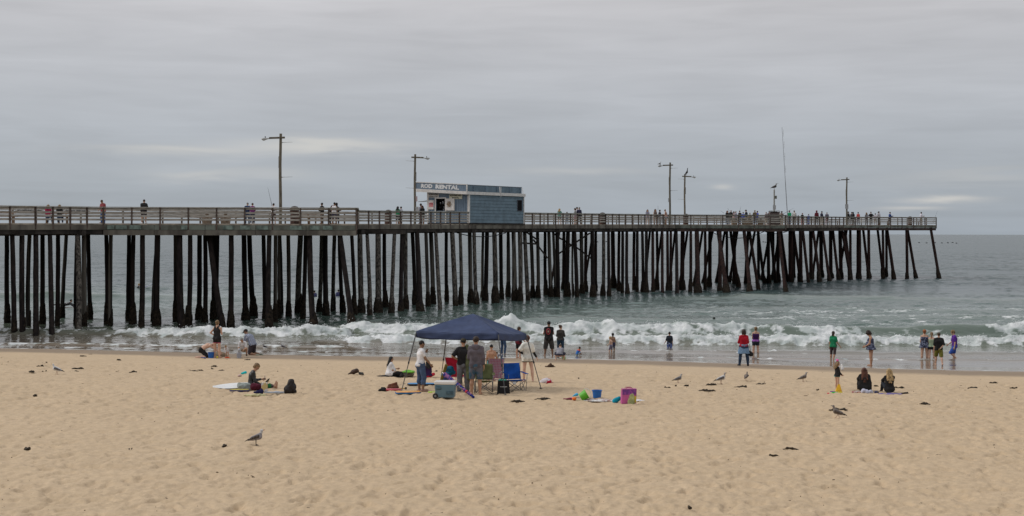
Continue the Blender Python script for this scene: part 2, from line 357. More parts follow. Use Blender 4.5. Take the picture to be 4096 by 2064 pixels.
def water_field(X, Y):
    s = shore_y(X)-Y                              # positive = inland
    depth = np.clip(-s/14, 0, 1); A = np.clip((-s-3)/18, 0.02, 1)
    far = np.clip((Y-70)/60, 0, 1)
    # swell and chop; crests lie roughly parallel to the shore
    xr = X+.12*Y; yr = Y-.12*X
    z = A*(.20*fbm(xr*.045, yr*.13, 2, 101)*far + .17*fbm(xr*.13, yr*.33, 2, 111)*(.35+.65*far) + .21*fbm(xr*.5, yr*1.05, 3, 121, .55)*(.4+.6*far) + .05*fbm(xr*1.7, yr*3.0, 2, 131))
    # calmer, thinner swash
    foam = np.zeros_like(X); green = np.clip(z*1.5, 0, 1)
    wob = .7*vnoise(X*.22, Y*0, 5)+.35*vnoise(X*.9, Y*0, 6)
    zz = z.copy(); clump = fbm(X*2.1, Y*1.7, 4, 201, .62); lace = fbm(X*.8+.3*Y, Y*1.9, 4, 211, .6)
    for wi, w in enumerate(WAVES):
        xs = np.array([(p[0]-2048)/F*p[1] for p in w['pts']]); ds = np.array([p[1] for p in w['pts']]); hs = np.array([p[2] for p in w['pts']])
        yc = np.interp(X, xs, ds)+wob*(1.0 if w['fw'] < 1.5 else 2.5)*(.5 if wi in (3, 4, 5, 6) else 1); am = np.interp(X, xs, hs, 0, 0)
        fx = np.array([(p[0]-2048)/F*ds.mean() for p in w['foam']]); fo = np.interp(X, fx, [p[1] for p in w['foam']], 0, 0)
        am = am*(1+.45*vnoise(X*.4, Y*0, 60+wi)+(.40*vnoise(X*1.3, Y*.4, 70+wi)+.22*vnoise(X*3.6, Y*1.0, 80+wi))*np.clip(fo, 0, 1))
        d = Y-yc                                  # positive = seaward of the crest
        fw, bw = w['fw'], w['bw']
        pr = np.where(d < 0, np.exp(-(d/fw)**2*1.6), np.exp(-(d/bw)**2))
        zz = np.maximum(zz*1.0, zz*.35+am*pr)
        fm = fo*np.where(d < 0, np.exp(-(d/(fw+w['ff']))**2*1.3), np.exp(-(d/(w['fb']+.01))**2))
        cov = np.clip((fm-.38+(.85*clump+.35*lace)*(1.35-fm))*2.1, 0, 1)*np.clip(fm*6-.4, 0, 1)
        foam = np.maximum(foam, cov)
        thin = np.clip(am/.5, 0, 1)*np.where(d < 0, np.exp(-(d/fw)**2*1.2), np.exp(-(d/(bw*.4))**2)); green = np.maximum(green, thin)
    # drifting foam: laces behind the breakers on the right, thin rafts inside them
    def band(x0, x1, y0, y1, amt, th, sx=3., sy=2.):
        wn = np.clip((X-x0)/sx, 0, 1)*np.clip((x1-X)/sx, 0, 1)*np.clip((Y-y0)/sy, 0, 1)*np.clip((y1-Y)/sy, 0, 1)
        lf = .55*fbm(X*.16, Y*.42, 3, 301)+lace*.75
        return wn*np.clip((lf-th)*4.5, 0, 1)*amt
    foam = np.maximum(foam, band(8, 75, 88.5, 124, .66, .13, 10, 8))
    foam = np.maximum(foam, band(-60, -14, 86, 100, .5, .24, 6, 4)); foam = np.maximum(foam, band(-14, 10, 85, 97, .35, .30, 6, 3))
    foam = np.maximum(foam, band(-14, 60, 80.6, 86.6, .62, .10, 4, .8))
    foam = np.maximum(foam, band(12, 40, 84.0, 87.2, .45, .12, 4, 1.0)*np.clip((24-X)/8, 0.1, 1))
    foam = np.maximum(foam, band(18, 36, 83.6, 88.0, .42, .22, 3, .6))
    foam = np.maximum(foam, band(-60, 60, 66, 80, .30, .26, 3, 5)); foam = np.maximum(foam, band(-60, -12, 79, 84, .45, .12, 3, 1))
    edge = np.exp(-((s+.12)/.16)**2)*np.clip(.75+lace*1.6, 0, 1); foam = np.maximum(foam, edge*.9)
    puff = np.clip(foam*1.4-.3, 0, 1)
    zz = zz+.02*lace*np.clip(A*3, 0, 1)+puff*np.clip(A*3, 0, 1)*(.12*fbm(X*2.9, Y*2.6, 4, 221, .8)+.04*np.abs(clump)-.04)
    swash = np.where(s > -3.4, .13+.0395*s, 0)
    swash = np.where(s > 0, .13-.09*s, swash)
    return np.maximum(zz, -.5)*np.clip((-s)/5, 0.0, 1)+np.maximum(swash, 0)+.012*(s < 0), foam, green, -s
def make_water():
    D = [57.0]
    while D[-1] < 104: D.append(D[-1]+.13)
    while D[-1] < 22000:
        d = D[-1]; D.append(d+max(.13, (d-60)*(.0045 if d < 500 else .012)))
    D = np.array(D); T = np.linspace(-.48, .48, 980)
    Y, TT = np.meshgrid(D, T, indexing='ij'); X = TT*Y
    Z, foam, green, off = water_field(X, Y)
    fade = np.clip((2500-Y)/1800, 0, 1); Z = Z*fade - np.clip(Y-3000, 0, None)**2/(2*6371000.)*.0
    me = raw_mesh('sea_water', np.stack([X, Y, Z], -1).reshape(-1, 3), grid_faces(*X.shape), None, True)
    add_attr(me, 'foam', foam); add_attr(me, 'green', green); add_attr(me, 'off', np.clip(off, -5, 400))
    M = bpy.data.materials.new('sea_water'); M.use_nodes = True; nt = M.node_tree; N = nt.nodes; L = nt.links; b = N['Principled BSDF']
    def att(nm): a = N.new('ShaderNodeAttribute'); a.attribute_name = nm; return a.outputs['Fac']
    def mr(v, a, b_, lo=0., hi=1.):
        x = N.new('ShaderNodeMapRange'); x.inputs[1].default_value = a; x.inputs[2].default_value = b_; x.inputs[3].default_value = lo; x.inputs[4].default_value = hi; L.new(v, x.inputs[0]); return x.outputs[0]
    def mixc(f, a, b_):
        x = N.new('ShaderNodeMix'); x.data_type = 'RGBA'; L.new(f, x.inputs[0])
        for i, q in ((6, a), (7, b_)):
            if isinstance(q, tuple): x.inputs[i].default_value = (*q, 1)
            else: L.new(q, x.inputs[i])
        return x.outputs[2]
    tc = N.new('ShaderNodeTexCoord')
    def nz(scl, det, st=(1, 1, 1)):
        mp = N.new('ShaderNodeMapping'); mp.inputs['Scale'].default_value = st; L.new(tc.outputs['Object'], mp.inputs[0])
        t = N.new('ShaderNodeTexNoise'); t.inputs['Scale'].default_value = scl; t.inputs['Detail'].default_value = det; L.new(mp.outputs[0], t.inputs[0]); return t.outputs[0]
    rp = N.new('ShaderNodeValToRGB'); L.new(mr(att('off'), 0, 100), rp.inputs[0]); cr = rp.color_ramp
    st = [(0, (.20, .155, .115)), (.09, (.165, .145, .115)), (.17, (.115, .135, .10)), (.28, (.075, .115, .095)), (.6, (.085, .125, .112)), (1, (.048, .075, .078))]
    while len(cr.elements) < len(st): cr.elements.new(.5)
    for e, (p, c) in zip(cr.elements, st): e.position = p; e.color = (*c, 1)
    c0 = mixc(mr(att('green'), .15, 1.0, 0, .75), rp.outputs[0], (.14, .175, .145))  # light passing through thin crests is put into the base colour as green
    fn = N.new('ShaderNodeMath'); fn.operation = 'MULTIPLY_ADD'; L.new(nz(2.6, 7, (.7, 1, 1.2)), fn.inputs[0]); fn.inputs[1].default_value = 1.6; 
    fs = N.new('ShaderNodeMath'); fs.operation = 'SUBTRACT'; L.new(att('foam'), fs.inputs[0]); fs.inputs[1].default_value = .82; L.new(fs.outputs[0], fn.inputs[2])
    ff = mr(fn.outputs[0], .28, .85)
    mul = N.new('ShaderNodeMath'); mul.operation = 'MULTIPLY'; L.new(ff, mul.inputs[0]); L.new(mr(att('foam'), 0.02, .2), mul.inputs[1])
    fc = mixc(mr(nz(1.5, 6, (.7, 1, 1)), .40, .62), (.68, .69, .685), (.42, .46, .445))
    c1 = mixc(mul.outputs[0], c0, fc); L.new(c1, b.inputs['Base Color'])
    rbase = mr(att('off'), 0, 120, .10, .26)
    rmx = N.new('ShaderNodeMix'); rmx.data_type = 'FLOAT'; L.new(mul.outputs[0], rmx.inputs[0]); L.new(rbase, rmx.inputs[2]); rmx.inputs[3].default_value = .75; L.new(rmx.outputs[0], b.inputs['Roughness']); b.inputs['IOR'].default_value = 1.33
    bp = N.new('ShaderNodeBump'); bp.inputs['Distance'].default_value = .12; L.new(nz(1.3, 6, (.5, 1, 1)), bp.inputs['Height']); L.new(mr(att('off'), 2, 25, .12, 1.0), bp.inputs['Strength'])
    bp2 = N.new('ShaderNodeBump'); bp2.inputs['Distance'].default_value = 1.7; L.new(nz(.2, 5, (.35, 1, 1)), bp2.inputs['Height']); L.new(mr(att('off'), 40, 250, .0, 1.0), bp2.inputs['Strength']); L.new(bp.outputs[0], bp2.inputs['Normal'])
    L.new(bp2.outputs[0], b.inputs['Normal'])
    me.materials.append(M); o = link('sea_water', me); tag(o, 'grey green sea with breaking white waves', 'sea', kind='structure')
make_water()
def make_spray():
    rng = np.random.RandomState(8); V = []; Q = []
    for wi, w in enumerate(WAVES[:3]):
        xs = np.array([(p[0]-2048)/F*p[1] for p in w['pts']]); x = rng.uniform(max(xs.min(), -33), min(xs.max(), 34), 9000)
        fo = np.interp(x, [(p[0]-2048)/F*84 for p in w['foam']], [p[1] for p in w['foam']], 0, 0); cl = vnoise(x*.8, x*0, 400+wi)+.6*vnoise(x*2.9, x*0, 410+wi)
        keep = rng.rand(len(x)) < np.clip(.12+cl*1.6, 0, 1)*np.clip(fo*1.6-.7, 0, 1); x = x[keep]
        yc = np.interp(x, xs, [p[1] for p in w['pts']]); y = yc+rng.normal(0, .35, len(x)); Z, fm, g_, o_ = water_field(x, y)
        up = rng.exponential(.07 if wi == 1 else .045, len(x)); r = rng.uniform(.008, .026, len(x))
        for i in range(len(x)):
            if fm[i] < .3: continue
            c = np.array([x[i], y[i], Z[i]+up[i]]); k = len(V); a = r[i]*np.array([[1.6, 0, 0], [-1.2, .8, .1], [-.3, -1, .2], [0, 0, 1.1], [.1, 0, -.9]]); V += [tuple(c+q) for q in a]; Q += [(k, k+1, k+3), (k+1, k+2, k+3), (k+2, k, k+3), (k+1, k, k+4), (k+2, k+1, k+4), (k, k+2, k+4)]
    o = link('sea_spray', raw_mesh('sea_spray', V, Q, mat('spray_white', (.74, .75, .75), .6, .05))); tag(o, 'fine white spray thrown up along the breaking wave crests', 'spray', kind='stuff')
make_spray()
# ------------------------------------------------------------ the pier
CT, ST = math.cos(R(54)), math.sin(R(54)); PN = (-ST, CT); PW = 10.0
def main_pt(t): return (-27+CT*t, 92.5+ST*t)
def deck_z(y): return EYE+.5+.007*(y-84)
N2, N5, N8 = (-10.40, 93.5), (30.5, 156.0), (60.0, 198.0)
NEAR = [main_pt(-60), main_pt(0), N2, main_pt(24.8), main_pt(76.5), N5, main_pt(104.7), main_pt(123.4), N8]
FAR = [(main_pt(t)[0]+PN[0]*PW, main_pt(t)[1]+PN[1]*PW) for t in (-60, 0, 24.8, 60, 104.7, 140)]
def near_D(u):
    a = ray(u, 900)[0]; best = None
    for p, q in zip(NEAR[:-1], NEAR[1:]):
        # intersect ray x=a*y with segment
        dx, dy = q[0]-p[0], q[1]-p[1]; den = dx-a*dy
        if abs(den) < 1e-9: continue
        t = (a*p[1]-p[0])/den
        if -1e-6 <= t <= 1+1e-6:
            D = p[1]+t*dy; best = D if best is None else min(best, D)
    return best or 198
wood_gray = mat('weathered_rail_wood', (.46, .43, .385), .85, .28, 3.0, .004, color2=(.25, .23, .20), stretch=(.6, .6, 6))
wood_post = mat('dark_post_wood', (.12, .09, .075), .85, .3, 5.0, .004, stretch=(3, 3, .6))
wood_cap = mat('rail_cap_wood', (.42, .40, .36), .85, .2, 3.0, .004, color2=(.28, .26, .225))
wood_deck = mat('deck_plank_wood', (.30, .26, .21), .9, .25, 2.0, .004)
wood_fascia = mat('fascia_wood', (.19, .175, .145), .9, .3, 1.1, .006, color2=(.08, .07, .06), stretch=(1.2, 1.2, .5))
wood_green = mat('green_stained_wood', (.18, .20, .17), .9, .3, 1.3, .006, color2=(.085, .085, .07))
wood_rust = mat('red_brown_beam_wood', (.075, .048, .040), .9, .3, 1.3, .006, color2=(.03, .022, .02))
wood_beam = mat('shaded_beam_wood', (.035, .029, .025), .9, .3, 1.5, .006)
pile_a = mat('creosote_pile', (.024, .018, .016), .9, .3, 2.2, .01, spec=.1, color2=(.009, .0075, .0075), stretch=(3, 3, .25))
pile_b = mat('grey_streaked_pile', (.125, .112, .095), .9, .3, 2.6, .01, spec=.1, color2=(.010, .0085, .008), stretch=(3.2, 3.2, .07))
pile_c = mat('red_brown_pile', (.042, .022, .018), .9, .3, 2.2, .01, spec=.1, color2=(.011, .008, .008), stretch=(3, 3, .25))
crust = mat('barnacle_crust', (.035, .026, .018), .95, .3, 7.0, .05, spec=.1, color2=(.008, .007, .006))
pier = thing('pier', 'long dark timber pier on pilings reaching out into the sea', 'pier', (-27, 92.5, 0))
PO = (-27, 92.5, 0)
def seg_pts(p, q, step):
    L_ = math.hypot(q[0]-p[0], q[1]-p[1]); n = max(1, round(L_/step)); return [(p[0]+(q[0]-p[0])*i/n, p[1]+(q[1]-p[1])*i/n) for i in range(n+1)]
def seg_bar(mb, p, q, z0, w, h, off=0.0, zoff=0.0):
    """board following the deck height; off = sideways offset towards the far side"""
    d = Vector((q[0]-p[0], q[1]-p[1], 0)).normalized(); nrm = Vector((-d.y, d.x, 0))*off
    mb.bar(Vector((p[0], p[1], deck_z(p[1])+z0))+nrm, Vector((q[0], q[1], deck_z(q[1])+z0))+nrm, w, h)
def build_deck():
    mb = MB(); poly = NEAR+[(50.5, 213)]+FAR[::-1]
    n = len(poly); top = [(p[0], p[1], deck_z(p[1])) for p in poly]; bot = [(p[0], p[1], deck_z(p[1])-.09) for p in poly]
    mb.add(top+bot, [tuple(range(n)), tuple(range(n, 2*n))[::-1]]+[(i, i+n, (i+1) % n+n, (i+1) % n) for i in range(n)])
    mb.build('deck', wood_deck, pier, PO)
    # fascia boards under the deck edge, in lengths
    rng = random.Random(4)
    for k, (p, q) in enumerate(zip(NEAR[:-1], NEAR[1:])):
        if k in (2, 5): pl = [p, q]
        else: pl = seg_pts(p, q, 2.6 if k not in (1, 4, 7) else 3.6)
        plat = k in (1, 4, 7)
        top_m = MB(); low = MB()
        for a, b in zip(pl[:-1], pl[1:]):
            d = Vector((b[0]-a[0], b[1]-a[1])).normalized()*.012
            aa = (a[0]+d.x, a[1]+d.y); bb = (b[0]-d.x, b[1]-d.y)
            if not (k == 3 and False): seg_bar(top_m, aa, bb, -.255, .09, .32, rng.uniform(.01, .04))
            seg_bar(low, aa, bb, (-.60 if plat else -.56), .14, .34 if plat else .26, (-.01 if k == 1 else .10)+rng.uniform(0, .03))
        top_m.build('fascia_board', wood_fascia if not plat else wood_green, pier, PO)
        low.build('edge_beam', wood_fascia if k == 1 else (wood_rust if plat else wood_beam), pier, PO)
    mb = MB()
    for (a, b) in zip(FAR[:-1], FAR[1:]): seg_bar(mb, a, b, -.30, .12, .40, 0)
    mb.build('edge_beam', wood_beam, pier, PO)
    # blocking between stringers shows as paler blocks on the first platform
    GBM = mat('pale_green_block', (.18, .23, .20), .9, .25, 3.0, .004); p, q = NEAR[1], NEAR[2]
    L_ = math.hypot(q[0]-p[0], q[1]-p[1]); s = .5
    while s < L_-1:
        w = rng.uniform(.35, .8); x = p[0]+(q[0]-p[0])*s/L_; y = p[1]+(q[1]-p[1])*s/L_
        if rng.random() < .62: MB().box((x, y-.075, deck_z(y)-.25), (w, .05, .27)).build('pale_block', GBM, pier, PO)
        s += w+rng.uniform(.15, .5)
    # longitudinal stringers
    st = MB()
    for o in (1.2, 2.6, 4.2, 5.8, 7.4, 8.8):
        a = main_pt(-58); b = main_pt(134); 
        A = Vector((a[0]+PN[0]*o, a[1]+PN[1]*o, deck_z(a[1])-.27)); B = Vector((b[0]+PN[0]*o, b[1]+PN[1]*o, deck_z(b[1])-.27)); st.bar(A, B, .2, .34)
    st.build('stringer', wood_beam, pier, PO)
    # cap beams across every bent
    t = -57.0
    while t < 132:
        c = MB(); a = main_pt(t); 
        lx, ly = a[0]-PN[0]*.35, a[1]-PN[1]*.35; e = (a[0]+PN[0]*(PW+.3), a[1]+PN[1]*(PW+.3))
        if 2 < t < 24: # longer under the platform
            # reach the platform front along PN
            f = (a[1]-93.3)/CT if a[1] > 93.3 else 0; f = min(f, 8); lx, ly = a[0]-PN[0]*(f), a[1]-PN[1]*f
        if 78 < t < 104: f = min(max((a[1]-156.0)/CT, 0), 8); lx, ly = a[0]-PN[0]*f, a[1]-PN[1]*f
        c.bar((lx, ly, deck_z(a[1])-.62), (e[0], e[1], deck_z(a[1])-.62), .32, .34)
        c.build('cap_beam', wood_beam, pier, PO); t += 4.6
build_deck()
POST_COUNT = [0]
def railing(p, q, step, name='railing', far=False, skip_first=False, tail=.36):
    pl = seg_pts(p, q, step)
    d = Vector((q[0]-p[0], q[1]-p[1], 0)).normalized(); nrm = Vector((-d.y, d.x, 0))
    ins = -.06 if not far else .06
    rng = random.Random(int(p[0]*7+p[1]))
    cap = MB()
    for a, b in zip(pl[:-1], pl[1:]):
        if rng.random() < .5 or True: seg_bar(cap, a, b, 1.075+rng.uniform(-.004, .004), .17, .05, ins)
    root = cap.build(name, wood_cap, pier, PO)
    for zi, zb in enumerate((.985, .72, .50, .265)):
        mb = MB(); i = 0
        while i < len(pl)-1:
            j = min(i+rng.choice((2, 3)), len(pl)-1)
            dz = rng.uniform(-.012, .012)
            A = Vector((pl[i][0], pl[i][1], deck_z(pl[i][1])+zb+dz))+nrm*(.055 if not far else -.055); B = Vector((pl[j][0], pl[j][1], deck_z(pl[j][1])+zb-dz*.5))+nrm*(.055 if not far else -.055)
            mb.bar(A+d*.01, B-d*.01, .04, .125 if zi else .12); i = j
        mb.build('rail_board', wood_gray, root, PO)
    rest = MB()
    for k, a in enumerate(pl[(1 if skip_first else 0):]):
        z = deck_z(a[1]); x, y = a[0], a[1]
        mb = MB(); ang = math.atan2(d.y, d.x); h0 = -(tail if not far else .1)
        tilt = rng.uniform(-.012, .012)
        mb.bar((x, y, z+h0), (x+d.x*tilt, y+d.y*tilt, z+1.05), .105 if not far else .10, .10, up=(d.x, d.y, 0))
        if POST_COUNT[0] < 100: mb.build('post', wood_post, root, PO); POST_COUNT[0] += 1
        else: rest.v, rest.f = (rest.v, rest.f); rest.add(mb.v, mb.f)
    if rest.v: r = rest.build('posts', wood_post, root, PO); r['kind'] = 'stuff'
    return root
HUT_T0, HUT_T1 = 39.4, 47.8
railing(main_pt(-5.2), NEAR[1], 1.3, skip_first=False)
railing(NEAR[1], NEAR[2], 1.86, skip_first=True, tail=.76)
railing(NEAR[2], NEAR[3], 1.9, skip_first=True)
railing(NEAR[3], main_pt(HUT_T0), 1.3, skip_first=True)
railing(main_pt(HUT_T1+.1), NEAR[4], 1.3)
railing(NEAR[4], NEAR[5], 1.8, skip_first=True, tail=.55)
railing(NEAR[5], NEAR[6], 1.9, skip_first=True)
railing(NEAR[6], NEAR[7], 1.35, skip_first=True)
railing(NEAR[7], NEAR[8], 1.85, skip_first=True, tail=.5)
railing(NEAR[8], (50.5, 213), 1.85, skip_first=True)
for a, b in zip(FAR[:-1], FAR[1:]): railing(a, b, 1.9, far=True)
railing(main_pt(-60), main_pt(-5.2), 1.8)
# pilings: (crop origin u, top x, base x, base y, crop v origin, width px); x, y in 3.578-scale crop pixels
PIL = {0: [(100, 105, 705, 66, 1), (175, 205, 860, 72, 0), (315, 325, 860, 78, 0), (425, 408, 740, 62, 0), (515, 515, 875, 78, 0), (610, 610, 708, 66, 1), (712, 742, 870, 70, 0), (830, 820, 745, 64, 0), (955, 885, 630, 56, 1), (1108, 1120, 850, 80, 0), (1100, 1085, 715, 50, 1), (1205, 1210, 750, 70, 0), (1262, 1290, 648, 60, 1), (1520, 1530, 718, 62, 1), (1588, 1582, 735, 60, 0), (1850, 1840, 660, 60, 1), (1912, 1900, 728, 66, 1), (2040, 2025, 765, 76, 0), (2258, 2242, 735, 88, 1), (2250, 2185, 668, 40, 1), (2510, 2510, 680, 60, 1), (2560, 2570, 700, 60, 0)],
 700: [(65, 92, 770, 88, 0), (215, 190, 745, 70, 1), (350, 345, 645, 70, 1), (430, 425, 680, 64, 1), (485, 685, 762, 84, 0), (555, 545, 642, 66, 1), (612, 600, 608, 60, 0), (805, 797, 755, 76, 1), (985, 1012, 655, 74, 1), (1060, 1128, 588, 72, 1), (1265, 1290, 640, 62, 1), (1352, 1345, 772, 72, 1), (1440, 1432, 680, 56, 1), (1490, 1492, 628, 50, 1), (1502, 1527, 545, 40, 1), (1620, 1627, 608, 58, 1), (1800, 1765, 545, 78, 1), (1870, 1830, 636, 60, 1), (1925, 1985, 785, 82, 1), (2100, 2062, 535, 58, 1), (2150, 2162, 600, 74, 1), (2285, 2262, 518, 54, 1), (2350, 2402, 543, 56, 1), (2355, 2545, 795, 76, 1)],
 1400: [(20, 68, 582, 54, 1), (140, 165, 540, 78, 1), (240, 285, 590, 58, 1), (400, 402, 540, 84, 1), (492, 507, 466, 56, 1), (640, 590, 546, 58, 1), (745, 728, 525, 60, 1), (795, 800, 486, 62, 1), (890, 932, 440, 56, 1), (955, 1005, 522, 76, 1), (1085, 1120, 450, 52, 1), (1155, 1192, 416, 62, 1), (1225, 1290, 502, 58, 0), (1378, 1385, 390, 50, 1), (1460, 1512, 452, 72, 0), (1575, 1590, 430, 50, 1), (1712, 1730, 402, 60, 1), (1775, 1812, 430, 56, 1), (1905, 1897, 320, 40, 1), (1962, 1935, 372, 62, 1), (2065, 2082, 402, 70, 1), (2152, 2172, 346, 52, 1), (2262, 2268, 316, 48, 1), (2345, 2352, 372, 56, 1), (2440, 2440, 376, 56, 1)],
 2000: [(15, 22, 345, 46, 1), (115, 115, 318, 46, 1), (190, 212, 342, 60, 1), (278, 290, 376, 56, 1), (350, 402, 366, 58, 0), (440, 470, 322, 52, 1), (535, 545, 326, 50, 1), (645, 655, 292, 46, 1), (697, 732, 326, 52, 1), (760, 788, 322, 40, 0), (815, 832, 326, 56, 0), (858, 720, 250, 32, 0), (915, 905, 215, 46, 1), (975, 960, 312, 62, 1), (1065, 1102, 320, 56, 0), (1040, 1045, 290, 30, 1), (1162, 1172, 280, 54, 1), (1230, 1225, 255, 46, 1), (1318, 1332, 312, 62, 1), (1340, 1200, 230, 30, 0), (1370, 1365, 232, 40, 1), (1482, 1472, 298, 50, 1), (1552, 1562, 306, 46, 1), (1612, 1625, 190, 60, 1), (1705, 1702, 236, 44, 1), (1755, 1750, 272, 44, 0), (1815, 1822, 286, 46, 1), (1920, 1920, 216, 44, 1), (1965, 1962, 262, 44, 0), (2035, 2045, 262, 44, 1), (2095, 2092, 268, 46, 1), (2150, 2055, 205, 34, 0), (2185, 2192, 262, 44, 1), (2245, 2252, 212, 40, 1), (2322, 2325, 272, 42, 0), (2320, 2215, 200, 32, 0), (2395, 2402, 242, 42, 1), (2445, 2440, 240, 40, 1), (2522, 2532, 272, 44, 0), (2510, 2435, 130, 32, 1)],
 2700: [(20, 25, 272, 44, 0), (110, 107, 216, 62, 1), (185, 70, 152, 36, 1), (225, 218, 246, 44, 1), (310, 325, 262, 70, 1), (400, 270, 160, 36, 1), (430, 430, 216, 42, 0), (500, 492, 168, 54, 1), (550, 400, 115, 34, 1), (615, 742, 262, 64, 1), (642, 640, 246, 56, 1), (720, 590, 110, 34, 1), (742, 745, 102, 38, 1), (790, 912, 176, 46, 1), (850, 850, 132, 50, 1), (900, 780, 105, 34, 1), (985, 1072, 256, 54, 1), (1050, 1012, 126, 42, 1), (1060, 1196, 222, 46, 1), (1150, 1012, 110, 36, 1), (1182, 1285, 122, 42, 1), (1190, 1190, 60, 40, 1), (1335, 1345, 122, 48, 1), (1370, 1235, 70, 34, 1), (1360, 1440, 116, 40, 1), (1405, 1405, 70, 36, 1), (1480, 1588, 246, 50, 1), (1500, 1385, 75, 34, 1), (1510, 1612, 102, 42, 1), (1480, 1478, 110, 50, 1), (1655, 1665, 106, 72, 0), (1690, 1792, 106, 42, 1), (1700, 1700, 40, 40, 1), (1795, 1802, 108, 54, 0), (1825, 1912, 116, 44, 0), (1940, 1945, 76, 54, 1), (1970, 2072, 112, 44, 1), (2060, 1962, 72, 36, 1), (2085, 2090, 40, 56, 1), (2110, 2216, 106, 42, 1), (2225, 2232, 50, 54, 1), (2255, 2345, 72, 42, 1), (2360, 2372, 50, 56, 1), (2385, 2512, 72, 42, 1), (2465, 2340, 45, 34, 1), (2505, 2516, 60, 34, 1)],
 3376: [(10, 92, 70, 42, 1), (90, 96, 60, 38, 1), (202, 206, 58, 50, 1), (225, 225, 64, 40, 1), (272, 358, 64, 40, 1), (352, 360, 62, 44, 1), (478, 562, 56, 38, 1), (555, 560, 58, 38, 1), (605, 605, 46, 38, 1), (612, 716, 62, 46, 1), (895, 902, 60, 42, 1), (905, 1032, 56, 40, 1), (1240, 1364, 66, 42, 1)]}
def build_pilings():
    rows = []
    for u0, L_ in PIL.items():
        for (xt, xb, yb, w, col) in L_:
            ub = u0+xb/3.578; ut = u0+xt/3.578; vb = 1100+yb/3.578
            B = on_plane(ub, vb, 0.0)
            nd = near_D(min(max(ut, 2), 3740))
            lean = abs(ub-ut) > 14 and (ub-ut) > 0
            Dt = max(B.y+(2.2 if lean else 0), nd+.5)
            if Dt > nd+13: Dt = nd+13
            if u0 == 3376 and xt > 1200: Dt = 197.6+.4
            T = at(ut, 936, Dt); T.z = deck_z(Dt)-.45
            # keep the seen top position
            rows.append((B, T, w/3.578/F*B.y/2, col, u0, xb))
    rows.sort(key=lambda r: r[0].y)
    rng = random.Random(11); rest = MB(); restc = MB()
    for i, (B, T, r, col, u0, xb) in enumerate(rows):
        d = (T-B); mb = MB(); n = 12; pts = []; rad = []
        sand = float(sand_z(B.x, B.y)); z0 = min(sand, 0)-.6
        P0 = B+d*((z0-B.z)/d.z)
        bd = rng.uniform(-.06, .06)
        for k in range(n):
            f = k/(n-1); p = P0+(T-P0)*f; bend = math.sin(f*math.pi)*bd+rng.uniform(-.006, .006); pts.append((p.x+bend, p.y+bend, p.z)); rad.append(r*(1.08-.14*f)*(1+rng.uniform(-.03, .03)))
        mb.tube(pts, rad, 12)
        far_ = u0 >= 2700 or (u0 == 2000 and xb > 1560)
        m_ = (pile_c if rng.random() < .5 else pile_a) if far_ else (pile_b if rng.random() < (.5 if u0 in (1400, 2000) else .22) else pile_a)
        cb = MB(); hh = rng.uniform(.9, 1.6) if col else rng.uniform(.9, 1.3); wr = rng.uniform(1.38, 1.8) if col else rng.uniform(1.10, 1.2)
        nr, ns = 13, 14; vs = []; fs = []
        for a in range(nr):
            f = a/(nr-1); p = P0+(T-P0)*0; zz = -.35+f*(hh+.35); c = B+d*(zz/d.z)
            prof = (1.02+(wr-1)*(min(1, (1-f)*1.9))**.85)
            for k in range(ns):
                t = 2*math.pi*k/ns; rr = r*(prof+(.13 if f < .97 else .02)*rng.uniform(-1, 1)*(1 if col else .6)); vs.append((c.x+rr*math.cos(t), c.y+rr*math.sin(t), c.z+rng.uniform(-.03, .03)))
        fs = [(a*ns+k, a*ns+(k+1) % ns, (a+1)*ns+(k+1) % ns, (a+1)*ns+k) for a in range(nr-1) for k in range(ns)]+[tuple(range((nr-1)*ns, nr*ns))]
        cb.add(vs, fs)
        if i < 100:
            o = mb.build('piling', m_, pier, PO, smooth=True); cb.build('barnacle_crust', crust, o, PO)
        else: rest.add(mb.v, mb.f); restc.add(cb.v, cb.f)
    o = rest.build('pilings', pile_c, pier, PO, smooth=True); o['kind'] = 'stuff'
    c = restc.build('barnacle_crusts', crust, o, PO); c['kind'] = 'stuff'
    # inner rows towards the shore, outside the picture on the left
    for t in range(-56, -8, 5):
        for o_ in (1, 5, 9):
            x, y = main_pt(t); x += PN[0]*o_; y += PN[1]*o_; mb = MB(); rest2 = mb.tube([(x, y, -1), (x, y, deck_z(y)-.5)], .17, 10)
            mb.build('piling', pile_a, pier, PO, smooth=True)
    # diagonal sway braces and hanging cables
    br = [((2105, 928), (2150, 960)), ((2208, 928), (2245, 957)), ((2245, 955), (2290, 983)), ((2290, 978), (2376, 1042)), ((2360, 932), (2230, 1018)), ((2133, 958), (2190, 1033)), ((2085, 972), (2150, 976))]
    for a, b in br:
        D = near_D((a[0]+b[0])/2)+2.2; mb = MB(); mb.bar(at(*a, D), at(*b, D), .16, .20, up=(0, -1, 0)); mb.build('brace', wood_beam, pier, PO)
    for a, b, sg in [((1822, 929), (2025, 931), 17), ((2855, 932), (3058, 925), 24), ((3058, 925), (3160, 920), 12)]:
        D = near_D((a[0]+b[0])/2)+1.0; pts = []
        for k in range(15):
            f = k/14; pts.append(at(a[0]+(b[0]-a[0])*f, a[1]+(b[1]-a[1])*f+sg*4*f*(1-f), D))
        mb = MB(); mb.tube(pts, .045, 6); mb.build('hanging_cable', mat('black_cable', (.02, .02, .022), .5), pier, PO, smooth=True)
build_pilings()
